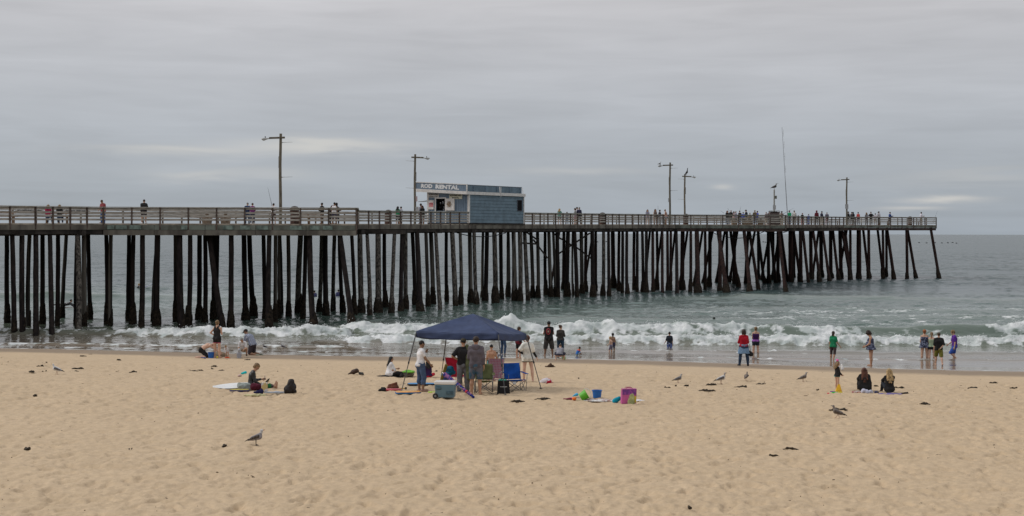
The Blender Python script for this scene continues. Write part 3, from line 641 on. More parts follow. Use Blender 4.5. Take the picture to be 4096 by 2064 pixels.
# ------------------------------------------------------------ people: one continuous implicit surface per body, clothes as children
def V3(*a): return np.array(a, float)
def unit(v): v = np.asarray(v, float); return v/np.linalg.norm(v)
SKIN = {'pale': (.62, .40, .30), 'fair': (.55, .34, .24), 'tan': (.42, .235, .15), 'brown': (.26, .145, .09), 'dark': (.10, .06, .042)}
def skin(k): return mat('skin_'+k, SKIN[k], .55, .06, 9.0, .001)
def cloth(c, kind='noise', c2=None, sc=6.0, key=None):
    key = key or 'cloth_%s_%s' % (kind, '_'.join('%d' % (x*100) for x in c)+('' if c2 is None else '_'+'_'.join('%d' % (x*100) for x in c2)))
    return mat(key, c, .9, .14, sc, .006 if kind == 'noise' else 0.002, spec=.15, kind=kind, color2=c2)
# direction triples: (forward, out, up); legs: thigh, shin, foot
ARMS = {
 'down': ((.04, .17, -1), (.14, .06, -1)), 'down2': ((-.12, .2, -1), (.05, .1, -1)), 'fwd_down': ((.35, .15, -1), (.6, .05, -1)), 'back': ((-.45, .2, -1), (-.2, .1, -1)),
 'hip': ((-.25, .75, -.9), (.35, -.75, -.55)), 'crossed': ((.35, .25, -1), (.75, -.85, .05)), 'hold': ((.25, .12, -1), (1, -.35, .1)), 'hold_low': ((.2, .15, -1), (.9, -.25, -.6)),
 'chin': ((.35, .15, -1), (.55, -.45, 1.1)), 'phone': ((.25, .1, -1), (.95, -.1, .12)), 'reach': ((1, .05, -.7), (1, 0, -.9)), 'prop': ((-.45, .2, -1), (-.25, .1, -1)), 'prop_fwd': ((.25, .1, -1), (.15, 0, -1)),
 'lean_rail': ((.55, .2, -1), (1, -.1, -.15)), 'wave_out': ((.1, .32, -1), (.3, .45, -.75)), 'knees': ((.85, .15, -.45), (.8, -.35, -.1)), 'walk_f': ((.4, .15, -1), (.7, 0, -.8)), 'walk_b': ((-.4, .18, -1), (-.15, .05, -1)),
 'rod': ((.35, .2, -1), (.95, -.1, .25)), 'point': ((.9, .3, -.2), (1, .1, -.05)), 'push': ((.75, .15, -.8), (.9, 0, -.2)), 'behind': ((-.4, .25, -1), (-.3, -.6, -.6)), 'towel': ((.2, .3, -1), (.5, -.2, -.75)),
}
LEGS = {
 'stand': ((.02, .07, -1), (-.02, .03, -1), (1, .2, -.12)), 'stand_wide': ((.0, .17, -1), (0, .08, -1), (1, .25, -.12)), 'relax': ((.2, .1, -1), (-.12, .02, -1), (1, .3, -.12)),
 'walk_f': ((.42, .04, -1), (.05, .02, -1), (1, .05, -.05)), 'walk_b': ((-.22, .05, -1), (-.55, .02, -.9), (.8, .05, -.6)), 'lift': ((.55, .04, -.9), (-.75, .02, -.75), (.5, 0, -.9)),
 'squat': ((.85, .45, .22), (-.45, -.1, -1), (1, .25, -.1)), 'squat_low': ((.8, .5, .42), (-.35, -.1, -1), (1, .2, -.1)), 'kneel': ((.12, .12, -1), (-1, .0, -.08), (-1, 0, -.15)), 'kneel_low': ((.65, .2, -.75), (-1, .02, -.02), (-1, 0, -.1)),
 'half_kneel': ((1, .12, .02), (-.05, 0, -1), (1, .1, -.1)), 'sit_chair': ((1, .12, .0), (.02, .02, -1), (1, .1, -.1)), 'legs_out': ((1, .12, .05), (1, .05, -.07), (.3, .1, .9)), 'knees_up': ((.85, .2, .62), (.55, .0, -.9), (1, .1, -.1)), 'cross': ((.75, .8, .12), (.15, -1, -.22), (.4, -.8, -.1)), 'crawl': ((.15, .1, -1), (-1, 0, -.05), (-1, 0, -.1)), 'prone': ((-1, .12, .0), (-1, 0, .0), (-1, 0, .1)), 'straddle': ((.8, .6, -.1), (.1, .1, -1), (1, 0, -.2)),
}
def skeleton(h, arms=('down', 'down'), legs=('stand', 'stand'), lean=(0, 0, 0), head=(0, 0), fat=1.0, sex='m', child=False, twist=0):
    """body frame: x = the person's right, y = forward, z = up"""
    s = h/1.75; hs = s*(1.05 if not child else 1.0+.42*max(0, (1.55-h)/.75)); k = {'s': s, 'hs': hs}
    if child: s *= 1-.10*max(0, (1.5-h)/.7)
    def yz(a): a = R(a); return V3(0, math.sin(a), math.cos(a))
    d1, d2, d3 = yz(lean[0]), yz(lean[1]), yz(lean[2])
    rx = V3(1, 0, 0)
    P = V3(0, 0, .95*s); Wt = P+d1*.17*s; C = Wt+d2*.19*s; NB = C+d3*.17*s
    tw = R(twist); rs = V3(math.cos(tw), math.sin(tw), 0)
    shw = (.168 if sex == 'm' else .148)*s*(1 if not child else .92); hw = (.088 if sex == 'm' else .095)*s
    hd = yz(lean[2]*.5+head[0]); HB = NB+unit(d3+hd)*.078*s; HC = HB+hd*.085*hs
    hy = R(head[1]); hf0 = np.cross(hd, rx); hf = unit(np.cross(hd, V3(1, 0, 0))); hf = -hf if hf[1] < 0 and abs(hd[2]) > .3 else hf
    if hd[2] <= .3: hf = V3(0, -hd[2]*0+hd[2], -hd[1]) ; hf = unit(V3(0, hd[2], -hd[1]))
    hr = V3(1, 0, 0); f2 = hf*math.cos(hy)+hr*math.sin(hy); r2 = hr*math.cos(hy)-hf*math.sin(hy)
    k.update(P=P, W=Wt, C=C, NB=NB, HB=HB, HC=HC, hd=hd, hf=f2, hr=r2, d1=d1, d2=d2, d3=d3, rs=rs, shw=shw, hw=hw, fat=fat, sex=sex, child=child, h=h)
    k['chestf'] = unit(np.cross(d3, rx)) if np.cross(d3, rx)[1]*1 > 0 else -unit(np.cross(d3, rx))
    k['chestf'] = unit(V3(0, d3[2], -d3[1]))
    for i, sg in enumerate((-1, 1)):   # 0 left, 1 right
        sd = 'LR'[i]; up, lo = ARMS[arms[i]] if isinstance(arms[i], str) else arms[i]
        S = NB-d3*.070*s+rs*sg*shw; f = lambda v: unit(V3(sg*v[1], v[0], v[2]))
        E = S+f(up)*.285*s; Wr = E+f(lo)*.245*s
        k['S'+sd], k['E'+sd], k['Wr'+sd] = S, E, Wr; k['Hd'+sd] = f(lo)
        th, sh, ft = LEGS[legs[i]] if isinstance(legs[i], str) else legs[i]
        Hp = P-V3(0, 0, .02*s)+V3(sg*hw, 0, 0); K = Hp+f(th)*.43*s; A = K+f(sh)*.41*s
        k['H'+sd], k['K'+sd], k['A'+sd] = Hp, K, A; k['F'+sd] = A+f(ft)*.155*s; k['B'+sd] = A-f(ft)*.04*s+f(sh)*.035*s
    return k
def torso_prims(k, up=True):
    s, fat = k['s'], k['fat']; m = k['sex'] == 'm'; wf = fat
    P, Wt, C, NB = k['P'], k['W'], k['C'], k['NB']; X = V3(1, 0, 0); rs = k['rs']; pr = []
    rp, rw, rc = (.105 if m else .112)*s*fat**.8, (.092 if m else .082)*s*fat, (.108 if m else .095)*s*fat**.6
    wp, ww, wc, wu = (.075 if m else .085)*s*wf**.5, (.062 if m else .05)*s*wf**.5, (.088 if m else .072)*s, (.108 if m else .092)*s
    for sg in (-1, 1):
        a, b, c, d = P+X*sg*wp, Wt+X*sg*ww, C+rs*sg*wc, NB-k['d3']*.055*s+rs*sg*wu*.8
        pr += [('c', a, b, rp, rw), ('c', b, c, rw, rc), ('c', c, d, rc*.98, .066*s)]
    pr.append(('c', P, Wt, rp, rw)); pr.append(('c', Wt, C, rw, rc))
    if fat > 1.25: pr.append(('e', Wt+k['chestf']*.06*s*fat-V3(0, 0, .03*s), V3(.13, .11, .12)*s*fat))
    if not m and not k['child']:
        for sg in (-1, 1): pr.append(('e', C+rs*sg*.075*s+k['chestf']*.075*s*fat**.4, V3(.06, .06, .06)*s*fat**.5))
    if not m or fat > 1.2:
        for sg in (-1, 1): pr.append(('e', P+X*sg*.07*s-V3(0, .05, .03)*s, V3(.09, .10, .10)*s*fat**.6))
    return pr
def hand_prims(k, sd):
    s = k['s']; W0, d = k['Wr'+sd], unit(k['Hd'+sd]); sg = -1 if sd == 'L' else 1
    inn = V3(-sg, 0, 0); inn = inn-d*inn.dot(d)
    if np.linalg.norm(inn) < .2: inn = V3(0, 0, -1)-d*(-d[2])
    inn = unit(inn); w = np.cross(d, inn); w = w if w[1] > 0 or abs(w[1]) < .05 else -w   # w points to the thumb side (forward)
    w = unit(w)
    P = [('c', W0-d*.02*s, W0+d*.03*s, .025*s, .024*s)]
    for o in (-.024, -.008, .008, .024): P.append(('c', W0+d*.03*s+w*o*.6*s, W0+d*.085*s+w*o*s, .016*s, .0125*s))
    for o, L_ in ((.027, .068), (.009, .078), (-.009, .073), (-.027, .056)):
        b = W0+d*.085*s+w*o*s; m_ = b+(d*.93+inn*.30)*L_*.52*s+w*o*.12*s; e = m_+(d*.72+inn*.66)*L_*.48*s
        P += [('c', b, m_, .0092*s, .0085*s, .004), ('c', m_, e, .0085*s, .0068*s, .004)]
    b = W0+d*.025*s+w*.022*s; m_ = b+unit(d*.7+w*.75+inn*.3)*.042*s; e = m_+unit(d*.95+w*.25+inn*.4)*.032*s
    P += [('c', b, m_, .012*s, .0105*s, .004), ('c', m_, e, .010*s, .008*s, .004)]
    return P
def limb(k, sd, part, t, r=None):
    """capsules along a limb up to fraction t (1 = elbow / knee, 2 = wrist / ankle)"""
    s = k['s']; fat = k['fat']**.6; m = 1.0 if k['sex'] == 'm' else .93
    if part == 'arm': A, B, C = k['S'+sd], k['E'+sd], k['Wr'+sd]; R_ = (.052*fat*m, .041*fat*m, .0265*m)
    else: A, B, C = k['H'+sd], k['K'+sd], k['A'+sd]; R_ = (.092*fat, .056*fat, .038)
    R_ = [x*s for x in R_]; pr = []
    f1 = min(t, 1); pr.append(('c', A, A+(B-A)*f1, R_[0], R_[0]+(R_[1]-R_[0])*f1)); e = A+(B-A)*f1; d = B-A
    if t > 1:
        f2 = t-1; e = B+(C-B)*f2; d = C-B
        if part == 'leg': # calf bulge
            back = np.cross(unit(C-B), V3(1, 0, 0)); back = -back if back[1] > 0 else back
            mid = B+(C-B)*min(.32, f2)+back*.014*s
            pr.append(('c', B, mid, R_[1]*.98, R_[1]*1.0))
            if f2 > .32: pr.append(('c', mid, e, R_[1]*1.0, R_[1]+(R_[2]-R_[1])*f2))
        else: pr.append(('c', B, e, R_[1], R_[1]+(R_[2]-R_[1])*f2))
    return pr, e, unit(d)
def head_prims(k):
    hs = k['hs']; C, u, f, r = k['HC'], k['hd'], k['hf'], k['hr']
    M = np.stack([r, f, u], 1)
    pr = [('e', C+u*.022*hs-f*.008*hs, V3(.076, .094, .092)*hs, M), ('c', C+f*.03*hs-u*.012*hs, C+f*.052*hs-u*.068*hs, .060*hs, .036*hs, .02),
          ('c', C+f*.088*hs+u*.005*hs, C+f*.102*hs-u*.024*hs, .009*hs, .013*hs, .008), ('c', C+f*.074*hs-u*.052*hs-r*.015*hs, C+f*.074*hs-u*.052*hs+r*.015*hs, .010*hs, .010*hs, .006)]
    for sg in (-1, 1): pr.append(('c', C+r*sg*.079*hs-f*.008*hs+u*.010*hs, C+r*sg*.080*hs-f*.004*hs-u*.022*hs, .015*hs, .010*hs, .008))
    return pr
def body_prims(k):
    s = k['s']; pr = torso_prims(k)+[('c', k['NB']-k['d3']*.05*s, k['HB']+k['hd']*.03*s, .062*s*k['fat']**.4, .052*s)]
    for sd in 'LR':
        sg = -1 if sd == 'L' else 1
        pr.append(('c', k['NB']+k['d3']*.005*s, k['S'+sd], .046*s, .050*s))
        pr += limb(k, sd, 'arm', 2)[0]+limb(k, sd, 'leg', 2)[0]
        A, F_, B = k['A'+sd], k['F'+sd], k['B'+sd]
        pr += [('c', B, F_, .034*s, .026*s, .02), ('c', A, F_*.6+A*.4, .034*s, .03*s, .02), ('c', A, B, .036*s, .034*s, .02)]
    return pr
def _bounds(prims):
    return min(min(p[1][2]-p[3], p[2][2]-p[4]) if p[0] == 'c' else p[1][2]-p[2][2] for p in prims)
def shift(k, dz):
    for n in list(k):
        if isinstance(k[n], np.ndarray) and n not in ('hd', 'hf', 'hr', 'd1', 'd2', 'd3', 'rs', 'chestf', 'HdL', 'HdR'): k[n] = k[n]+V3(0, 0, dz)
HAIRC = {'black': (.018, .015, .014), 'brown': (.075, .042, .024), 'dkbrown': (.035, .022, .016), 'red': (.30, .10, .035), 'auburn': (.10, .035, .02), 'blond': (.42, .29, .14), 'dkblond': (.22, .14, .07), 'grey': (.28, .27, .26), 'white': (.55, .54, .52)}
def make_person(loc, yaw, h, label, skn='fair', hair=('short', 'brown'), wear=(), res=.016, group=None, kneel_z=None, **pose):
    """wear: list of (name, kind, material, params)"""
    k = skeleton(h, **pose); bp = body_prims(k)+head_prims(k); dz = -_bounds(bp)-.004; shift(k, dz); bp = body_prims(k)+head_prims(k)
    s = k['s']; v, q = sdf_build(bp, res, k=.028*s)
    allv = [v]; allq = [q]; n = len(v)
    for sd in 'LR':
        hv, hq = sdf_build(hand_prims(k, sd), max(.0062, res*.42)*max(s, .6), k=.012*s); allv.append(hv); allq.append(hq+n); n += len(hv)
    o = link('person', raw_mesh('person', np.concatenate(allv), np.concatenate(allq), skin(skn), True)); o.location = loc; o.rotation_euler = (0, 0, R(yaw)); tag(o, label, 'person', group)
    hs = k['hs']; C, u, f, r = k['HC'], k['hd'], k['hf'], k['hr']; M = np.stack([r, f, u], 1)
    def part(nm, prims, m_, **kw):
        rr = kw.pop('res', res); vv, qq = sdf_build(prims, rr, **kw)
        if len(vv): return link(nm, raw_mesh(nm, vv, qq, m_, True), o)
    # eyes
    if res < .02:
        for sg in (-1, 1): part('eye', [('e', C+f*.083*hs+r*sg*.031*hs+u*.012*hs, V3(.012, .008, .009)*hs)], mat('eye_dark', (.02, .015, .012), .3), res=.005)
    hk, hc = hair[0], hair[1]
    hm = mat('hair_'+hc, HAIRC[hc], .6, .35, 30, .004, stretch=(1, 1, .25)); back = -f
    if hk != 'none':
        pr = [('e', C+u*.034*hs-f*.014*hs, V3(.086, .102, .094)*hs, M)]; cl = [(C+f*.062*hs+u*.040*hs, f*.82-u*.55)]; nz_ = .006
        dn = unit(V3(0, 0, -1)+back*.12)
        if hk == 'buzz': pr = [('e', C+u*.030*hs-f*.012*hs, V3(.080, .097, .090)*hs, M)]; nz_ = .001
        if hk == 'cut': pr += [('c', C-f*.035*hs+u*.02*hs, C-f*.052*hs-u*.035*hs, .085*hs, .06*hs)]; nz_ = .007
        if hk == 'curly': pr = [('e', C+u*.036*hs-f*.02*hs, V3(.108, .118, .112)*hs, M), ('e', C-f*.06*hs-u*.05*hs, V3(.095, .07, .08)*hs, M)]; nz_ = .016
        if hk == 'bob': pr += [('c', C-f*.04*hs+r*sg*.05*hs, C-f*.035*hs+r*sg*.062*hs-u*.085*hs, .055*hs, .042*hs) for sg in (-1, 1)]+[('c', C-f*.05*hs, C-f*.06*hs-u*.08*hs, .07*hs, .055*hs)]
        if hk == 'long':
            L_ = hair[2] if len(hair) > 2 else .30
            pr += [('c', C-f*.045*hs+r*o_*hs, C-f*(.085+.12*L_)*hs+r*o_*1.7*hs+dn*L_*hs*(1-.3*abs(o_)/.06), .060*hs, .032*hs) for o_ in (-.06, -.02, .02, .06)]; nz_ = .009
        if hk == 'wind': pr += [('c', C-f*.05*hs, C-f*.10*hs-u*.10*hs, .07*hs, .055*hs), ('c', C-f*.05*hs-r*.02*hs, C-f*.22*hs+u*.02*hs, .045*hs, .012*hs), ('c', C-f*.06*hs, C-f*.20*hs-u*.06*hs, .045*hs, .015*hs)]; nz_ = .016
        if hk == 'bun': pr += [('e', C-f*.075*hs+u*.085*hs, V3(.045, .045, .045)*hs)]; nz_ = .008
        if hk == 'pony': pr += [('c', C-f*.09*hs+u*.03*hs, C-f*.115*hs-u*.06*hs, .035*hs, .03*hs), ('c', C-f*.115*hs-u*.06*hs, C-f*.09*hs-u*.24*hs, .03*hs, .012*hs)]
        part('hair', pr, hm, clips=cl if hk not in ('long', 'wind', 'bob', 'pony', 'curly', 'cut', 'bun') else (), subs=[] if hk in ('short', 'buzz') else [('e', C+f*.115*hs-u*.045*hs, V3(.066, .085, .100)*hs, M)], k=.02, noise=nz_*hs, nsc=22, seed=int(h*100), res=min(res, .013) if res < .02 else .016)
    for w in wear:
        nm, kind, m_ = w[0], w[1], w[2]; p = w[3] if len(w) > 3 else {}
        inf = p.get('inf', .016)*max(s, .6)+(.004 if res > .02 else 0); cl = []; pr = []; pr2 = []
        if kind == 'top':
            sl = p.get('sleeve', .6); hem = p.get('hem', .05); pr = torso_prims(k)
            low = k['P']-k['d1']*hem*s
            for sg in (-1, 1): pr.append(('c', k['P']+V3(sg*.07*s, 0, 0), low+V3(sg*.075*s, 0, 0)-k['d1']*.12*s, .108*s*k['fat']**.7, .112*s*k['fat']**.7))
            for sd in 'LR':
                if sl > 0:
                    pr2.append(('c', k['NB']-k['d3']*.012*s, k['S'+sd], .045*s, .050*s))
                    ap, e, d = limb(k, sd, 'arm', sl); pr2 += [(x[0], x[1], x[2], x[3]+.004, x[4]+(.007 if sl < 1.2 else .003)) for x in ap]
            tl = p.get('top', .02); cl = [(k['NB']+k['d3']*tl*s, k['d3']), (low, -k['d1'])]
            if sl <= 0 and p.get('strap', True):
                for sg in (-1, 1): pr.append(('c', k['NB']-k['d3']*.05*s+k['rs']*sg*.07*s, k['NB']-k['d3']*.012*s+k['rs']*sg*.075*s, .05*s, .045*s))
            if k['fat'] <= 1.25 and p.get('neck', True): pass
            part(nm, pr, m_, k=.028*s, inflate=inf, clips=cl, prims2=pr2, noise=p.get('nz', .006)*s, nsc=9)
            if p.get('hood'): part('hood', [('c', k['NB']-k['chestf']*.075*s-k['rs']*.07*s+k['d3']*.0*s, k['NB']-k['chestf']*.075*s+k['rs']*.07*s, .05*s, .05*s), ('e', k['NB']-k['chestf']*.09*s-k['d3']*.05*s, V3(.085, .05, .07)*s)], m_, k=.03, noise=.006, nsc=12)
        elif kind == 'hoodup':
            part(nm, [('e', C+u*.02*hs-f*.02*hs, V3(.105, .12, .12)*hs, M), ('c', C-f*.03*hs-u*.05*hs, k['NB']-k['chestf']*.03*s, .085*hs, .09*s)], m_, k=.03, subs=[('e', C+f*.125*hs-u*.01*hs, V3(.062, .07, .085)*hs, M)], noise=.005, nsc=12)
        elif kind == 'sleeves':
            for sd in 'LR': ap, e, d = limb(k, sd, 'arm', 2); part(nm, ap[-1:] if p.get('fore') else ap, m_, inflate=inf*.7, k=.02, clips=[(e-d*.01, d)], noise=.003)
        elif kind == 'pants':
            ln = p.get('leg', 2); loose = p.get('loose', .0); pr = []
            tp = torso_prims(k); low3 = [x for x in tp if x[0] == 'c' and np.allclose(x[1][1:], k['P'][1:])]
            pr += [('c', x[1], x[1]+(x[2]-x[1])*.5, x[3], x[3]+(x[4]-x[3])*.5) for x in low3]
            pr += [x for x in tp if x[0] == 'e' and abs(x[1][2]-k['P'][2]) < .06*s]
            pr.append(('e', k['P']-V3(0, .02, .05)*s, V3(.13, .11, .10)*s*k['fat']**.6))
            ends = []; cl0 = [(k['P']+k['d1']*p.get('waist', .09)*s, k['d1'])]
            for sd in 'LR':
                lp, e, d = limb(k, sd, 'leg', ln); n_ = len(lp)
                pr2 += [(x[0], x[1], x[2], x[3]+loose*s*.4, x[4]+loose*s) for x in lp]; ends.append((e, d))
            rad = .13*s
            if all(abs(d[2]) > .75 for e, d in ends) and abs(ends[0][0][2]-ends[1][0][2]) < .12: cl = [((ends[0][0]+ends[1][0])/2, V3(0, 0, -1))]
            if ln >= 1.9: cl = []
            part(nm, pr, m_, k=.026*s, inflate=inf*.85, clips=cl0, prims2=pr2, clips2=cl, noise=p.get('nz', .005)*s, nsc=8)
        elif kind == 'skirt':
            L_ = p.get('len', .3); fl = p.get('flare', .04); a = k['P']+k['d1']*.06*s; b = k['P']-V3(0, 0, L_*s)
            pr = [('c', a+V3(sg*.06*s, 0, 0), b+V3(sg*.09*s, 0, 0), .112*s*k['fat']**.7, (.12+fl)*s*k['fat']**.5) for sg in (-1, 1)]
            part(nm, pr, m_, k=.03, inflate=inf, clips=[(k['P']+k['d1']*.11*s, k['d1']), (b+V3(0, 0, .02), V3(0, 0, -1))], noise=p.get('nz', .014)*s, nsc=10)
        elif kind == 'shoes':
            for sd in 'LR':
                A, F_, B = k['A'+sd], k['F'+sd], k['B'+sd]
                part('shoe', [('c', B, F_, .038*s, .031*s), ('c', A-(A-B)*.4, F_*.5+A*.5, .038*s, .034*s)], m_, k=.02, inflate=.007, res=min(res, .014))
        elif kind == 'cap':
            bd = -f if p.get('back') else f
            pr = [('e', C+u*.042*hs-f*.008*hs, V3(.092, .106, .082)*hs, M), ('e', C+u*.048*hs+bd*.115*hs, V3(.066, .062, .010)*hs, M)]
            part('cap', pr, m_, k=.01, clips=[(C+u*.030*hs, -u)], res=min(res, .012))
        elif kind == 'hat':
            pr = [('e', C+u*.05*hs-f*.008*hs, V3(.09, .10, .085)*hs, M), ('e', C+u*.038*hs, V3(.165, .175, .014)*hs, M)]
            part('hat', pr, m_, k=.01, res=min(res, .012))
        elif kind == 'glasses':
            part('sunglasses', [('c', C+f*.088*hs+r*sg*.02*hs+u*.012*hs, C+f*.082*hs+r*sg*.048*hs+u*.012*hs, .014*hs, .013*hs) for sg in (-1, 1)]+[('c', C+r*sg*.078*hs+u*.014*hs, C+f*.075*hs+r*sg*.055*hs+u*.014*hs, .007*hs, .007*hs) for sg in (-1, 1)], m_, k=.002, res=.006)
    o['_s'] = 1; del o['_s']
    return o, k
def world_of(o, p):
    c, s_ = math.cos(o.rotation_euler.z), math.sin(o.rotation_euler.z); return Vector((o.location.x+c*p[0]-s_*p[1], o.location.y+s_*p[0]+c*p[1], o.location.z+p[2]))
BLACK, CHAR, NAVY, WHITE, GREY, JEAN, RED, MAROON, KHAKI, GREEN, BLUE, PURPLE, PINK = (.022, .021, .022), (.06, .056, .06), (.025, .032, .065), (.72, .71, .72), (.33, .33, .36), (.07, .11, .20), (.45, .025, .03), (.13, .018, .025), (.40, .33, .25), (.02, .22, .10), (.03, .10, .40), (.12, .05, .25), (.6, .12, .3)
# ------------------------------------------------------------ writing
def text_mesh(txt, width, height, extrude=.006, bold=.02):
    c = bpy.data.curves.new('t', 'FONT'); c.body = txt; c.extrude = extrude; c.offset = bold; c.align_x = 'CENTER'; c.resolution_u = 2
    o = bpy.data.objects.new('t', c); COL.objects.link(o); dg = bpy.context.evaluated_depsgraph_get(); me = o.evaluated_get(dg).to_mesh()
    v = np.array([x.co[:] for x in me.vertices]); f = [tuple(p.vertices) for p in me.polygons]; o.evaluated_get(dg).to_mesh_clear()
    bpy.data.objects.remove(o); bpy.data.curves.remove(c)
    lo, hi = v.min(0), v.max(0); ce = (lo+hi)/2; v = v-ce; v[:, 0] *= width/(hi[0]-lo[0]); v[:, 1] *= height/(hi[1]-lo[1]); return v, f
def put_text(name, txt, c, xd, yd, w, h, m_, parent, bold=.02, slope=0):
    v, f = text_mesh(txt, w, h, bold=bold); xd = np.array(xd, float); yd = np.array(yd, float); zd = np.cross(xd, yd)
    P = np.array(c)+v[:, :1]*xd+v[:, 1:2]*yd+v[:, 2:]*zd
    return link(name, raw_mesh(name, P, f, m_), parent)
white_p = mat('white_trim_paint', (.66, .63, .60), .6, .08, 5.0); blue_l = mat('blue_siding_paint', (.135, .195, .24), .6, .10, 1.6, .002); blue_f = mat('blue_grey_board_paint', (.16, .215, .28), .65, .12, 4.0, .004, stretch=(6, 6, .5))
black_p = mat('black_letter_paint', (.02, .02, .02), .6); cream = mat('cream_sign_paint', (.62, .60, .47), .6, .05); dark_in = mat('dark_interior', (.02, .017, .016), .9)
def build_hut():
    G = main_pt(HUT_T0); zr = deck_z(G[1])
    h = thing('rental_hut', 'blue grey wooden rod rental hut with white trim on the pier', 'hut', (G[0], G[1], zr), R(54))
    def B(name, m_, *boxes, parent=h):
        mb = MB()
        for (x0, x1, y0, y1, z0, z1) in boxes: mb.box(((x0+x1)/2, (y0+y1)/2, (z0+z1)/2), (x1-x0, y1-y0, z1-z0))
        return mb.build(name, m_, parent)
    LX, LY = 8.4, 4.75
    def sl(y): return 2.66+.057*y            # wall top of the left face follows the roof
    # left wall pieces round the serving window
    w = MB(); y0, y1, z0, z1 = 2.66, 3.75, 1.20, 2.30
    def quadwall(ya, yb, za, zbA, zbB):
        w.add([(0, ya, za), (0, yb, za), (0, yb, zbB), (0, ya, zbA), (.1, ya, za), (.1, yb, za), (.1, yb, zbB), (.1, ya, zbA)], [(0, 3, 2, 1), (4, 5, 6, 7), (0, 1, 5, 4), (1, 2, 6, 5), (2, 3, 7, 6), (3, 0, 4, 7)])
    quadwall(.05, y0, .1, sl(0), sl(y0)); quadwall(y1, LY, .1, sl(y1), sl(LY)); quadwall(y0, y1, .1, z0, z0); quadwall(y0, y1, z1, sl(y0), sl(y1))
    fw = w.build('front_wall', blue_f, h)
    gr = MB(); y = .18
    while y < LY:
        if y < y0-.05 or y > y1+.05: gr.box((-.004, y, (.1+sl(y))/2), (.012, .014, sl(y)-.12))
        else: gr.box((-.004, y, .64), (.012, .014, 1.0))
        y += .2
    gr.build('board_groove', mat('groove_shadow_paint', (.05, .07, .10), .8), fw)
    # long side: lapped boards
    sd = MB(); z = .12
    while z < 2.62:
        t = min(z+.29, 2.64); sd.add([(0.02, -.041, z), (LX, -.041, z), (LX, -.005, t), (.02, -.005, t), (.02, .08, z), (LX, .08, z), (LX, .08, t), (.02, .08, t)], [(0, 1, 2, 3), (4, 7, 6, 5), (0, 4, 5, 1), (3, 2, 6, 7), (0, 3, 7, 4), (1, 5, 6, 2)]); z += .29
    sw = sd.build('side_wall', blue_l, h)
    B('back_wall', blue_f, (.1, LX, LY-.1, LY, .1, 2.9)); B('end_wall', blue_l, (LX-.1, LX-.002, .08, LY-.1, .1, 2.8)); B('floor', wood_beam, (0.0, LX, -.1, LY, -.02, .1))
    win = B('window', white_p, (7.30, 8.05, -.07, -.036, 1.26, 1.31), (7.30, 8.05, -.07, -.036, 2.26, 2.31), (7.30, 7.35, -.07, -.036, 1.31, 2.26), (8.0, 8.05, -.07, -.036, 1.31, 2.26))
    win.data.materials[0] = mat('grey_blue_frame', (.10, .10, .12), .6); B('pane', mat('dark_glass', (.012, .011, .012), .7, spec=.05), (7.35, 8.0, -.06, -.04, 1.31, 2.26), parent=win)
    # roof slab, trims
    r = MB(); r.add([(-.5, -.13, 2.70), (LX+.05, -.13, 2.70), (LX+.05, LY+1.0, 2.70+.057*(LY+1.4)), (-.5, LY+1.0, 2.70+.057*(LY+1.4)), (-.5, -.13, 2.84), (LX+.05, -.13, 2.84), (LX+.05, LY+1.0, 2.84+.057*(LY+1.4)), (-.5, LY+1.0, 2.84+.057*(LY+1.4))], [(0, 3, 2, 1), (4, 5, 6, 7), (0, 1, 5, 4), (1, 2, 6, 5), (2, 3, 7, 6), (3, 0, 4, 7)])
    roof = r.build('roof', mat('grey_roof_felt', (.16, .16, .17), .9, .2), h)
    B('fascia_trim', white_p, (-.53, LX+.06, -.17, -.133, 2.62, 2.89))
    def slab(name, m_, x0, x1, ya, yb, za, zb, zc, zd, parent=h):   # za,zb bottom/top at ya ; zc,zd at yb
        mb = MB(); mb.add([(x0, ya, za), (x1, ya, za), (x1, yb, zc), (x0, yb, zc), (x0, ya, zb), (x1, ya, zb), (x1, yb, zd), (x0, yb, zd)], [(0, 3, 2, 1), (4, 5, 6, 7), (0, 1, 5, 4), (1, 2, 6, 5), (2, 3, 7, 6), (3, 0, 4, 7)]); return mb.build(name, m_, parent)
    k = .057; YF = LY+1.0
    slab('fascia_trim', white_p, -.54, -.503, -.17, YF, 2.62, 2.89, 2.62+k*YF, 2.89+k*YF)
    par = slab('sign_board', blue_f, -.50, -.44, -.13, YF-.02, 2.892, 3.46, 2.892+k*YF, 3.46+k*YF)
    slab('sign_frame', white_p, -.54, -.43, -.19, YF+.02, 3.462, 3.53, 3.462+k*YF, 3.53+k*YF, par)
    slab('sign_frame', white_p, -.54, -.43, -.19, -.12, 2.892, 3.46, 2.895, 3.46, par); slab('sign_frame', white_p, -.54, -.43, YF-.06, YF+.02, 2.892+k*YF, 3.458+k*YF, 2.892+k*YF, 3.46+k*YF, par)
    lp = mat('pale_letter_paint', (.74, .74, .74), .6)
    for tx, yy, ww in (('ROD', 4.42, 1.30), ('RENTAL', 2.05, 2.62)): put_text('lettering', tx, (-.512, yy, 3.19+k*yy), (0, -1, -k), (0, -k, 1), ww*1.03, .385, lp, par, bold=.06)
    # screen panel on the roof with studs and white braces
    pn = B('roof_screen', blue_l, (-.35, LX+.18, .38, .43, 2.90, 3.48))
    B('screen_cap', mat('grey_metal_edge', (.18, .20, .23), .5), (-.38, LX+.2, .35, .46, 3.482, 3.53), parent=pn)
    for x in (.1, 1.1, 2.9, 4.6, 6.6, 8.3): B('stud', blue_f, (x, x+.06, .32, .378, 2.90, 3.48), parent=pn)
    for (xa, xb) in ((4.55, 4.95), (8.2, 8.6)):
        mb = MB(); mb.bar((xa, -.08, 2.88), (xb, .30, 3.44), .05, .05); mb.build('brace', white_p, pn)
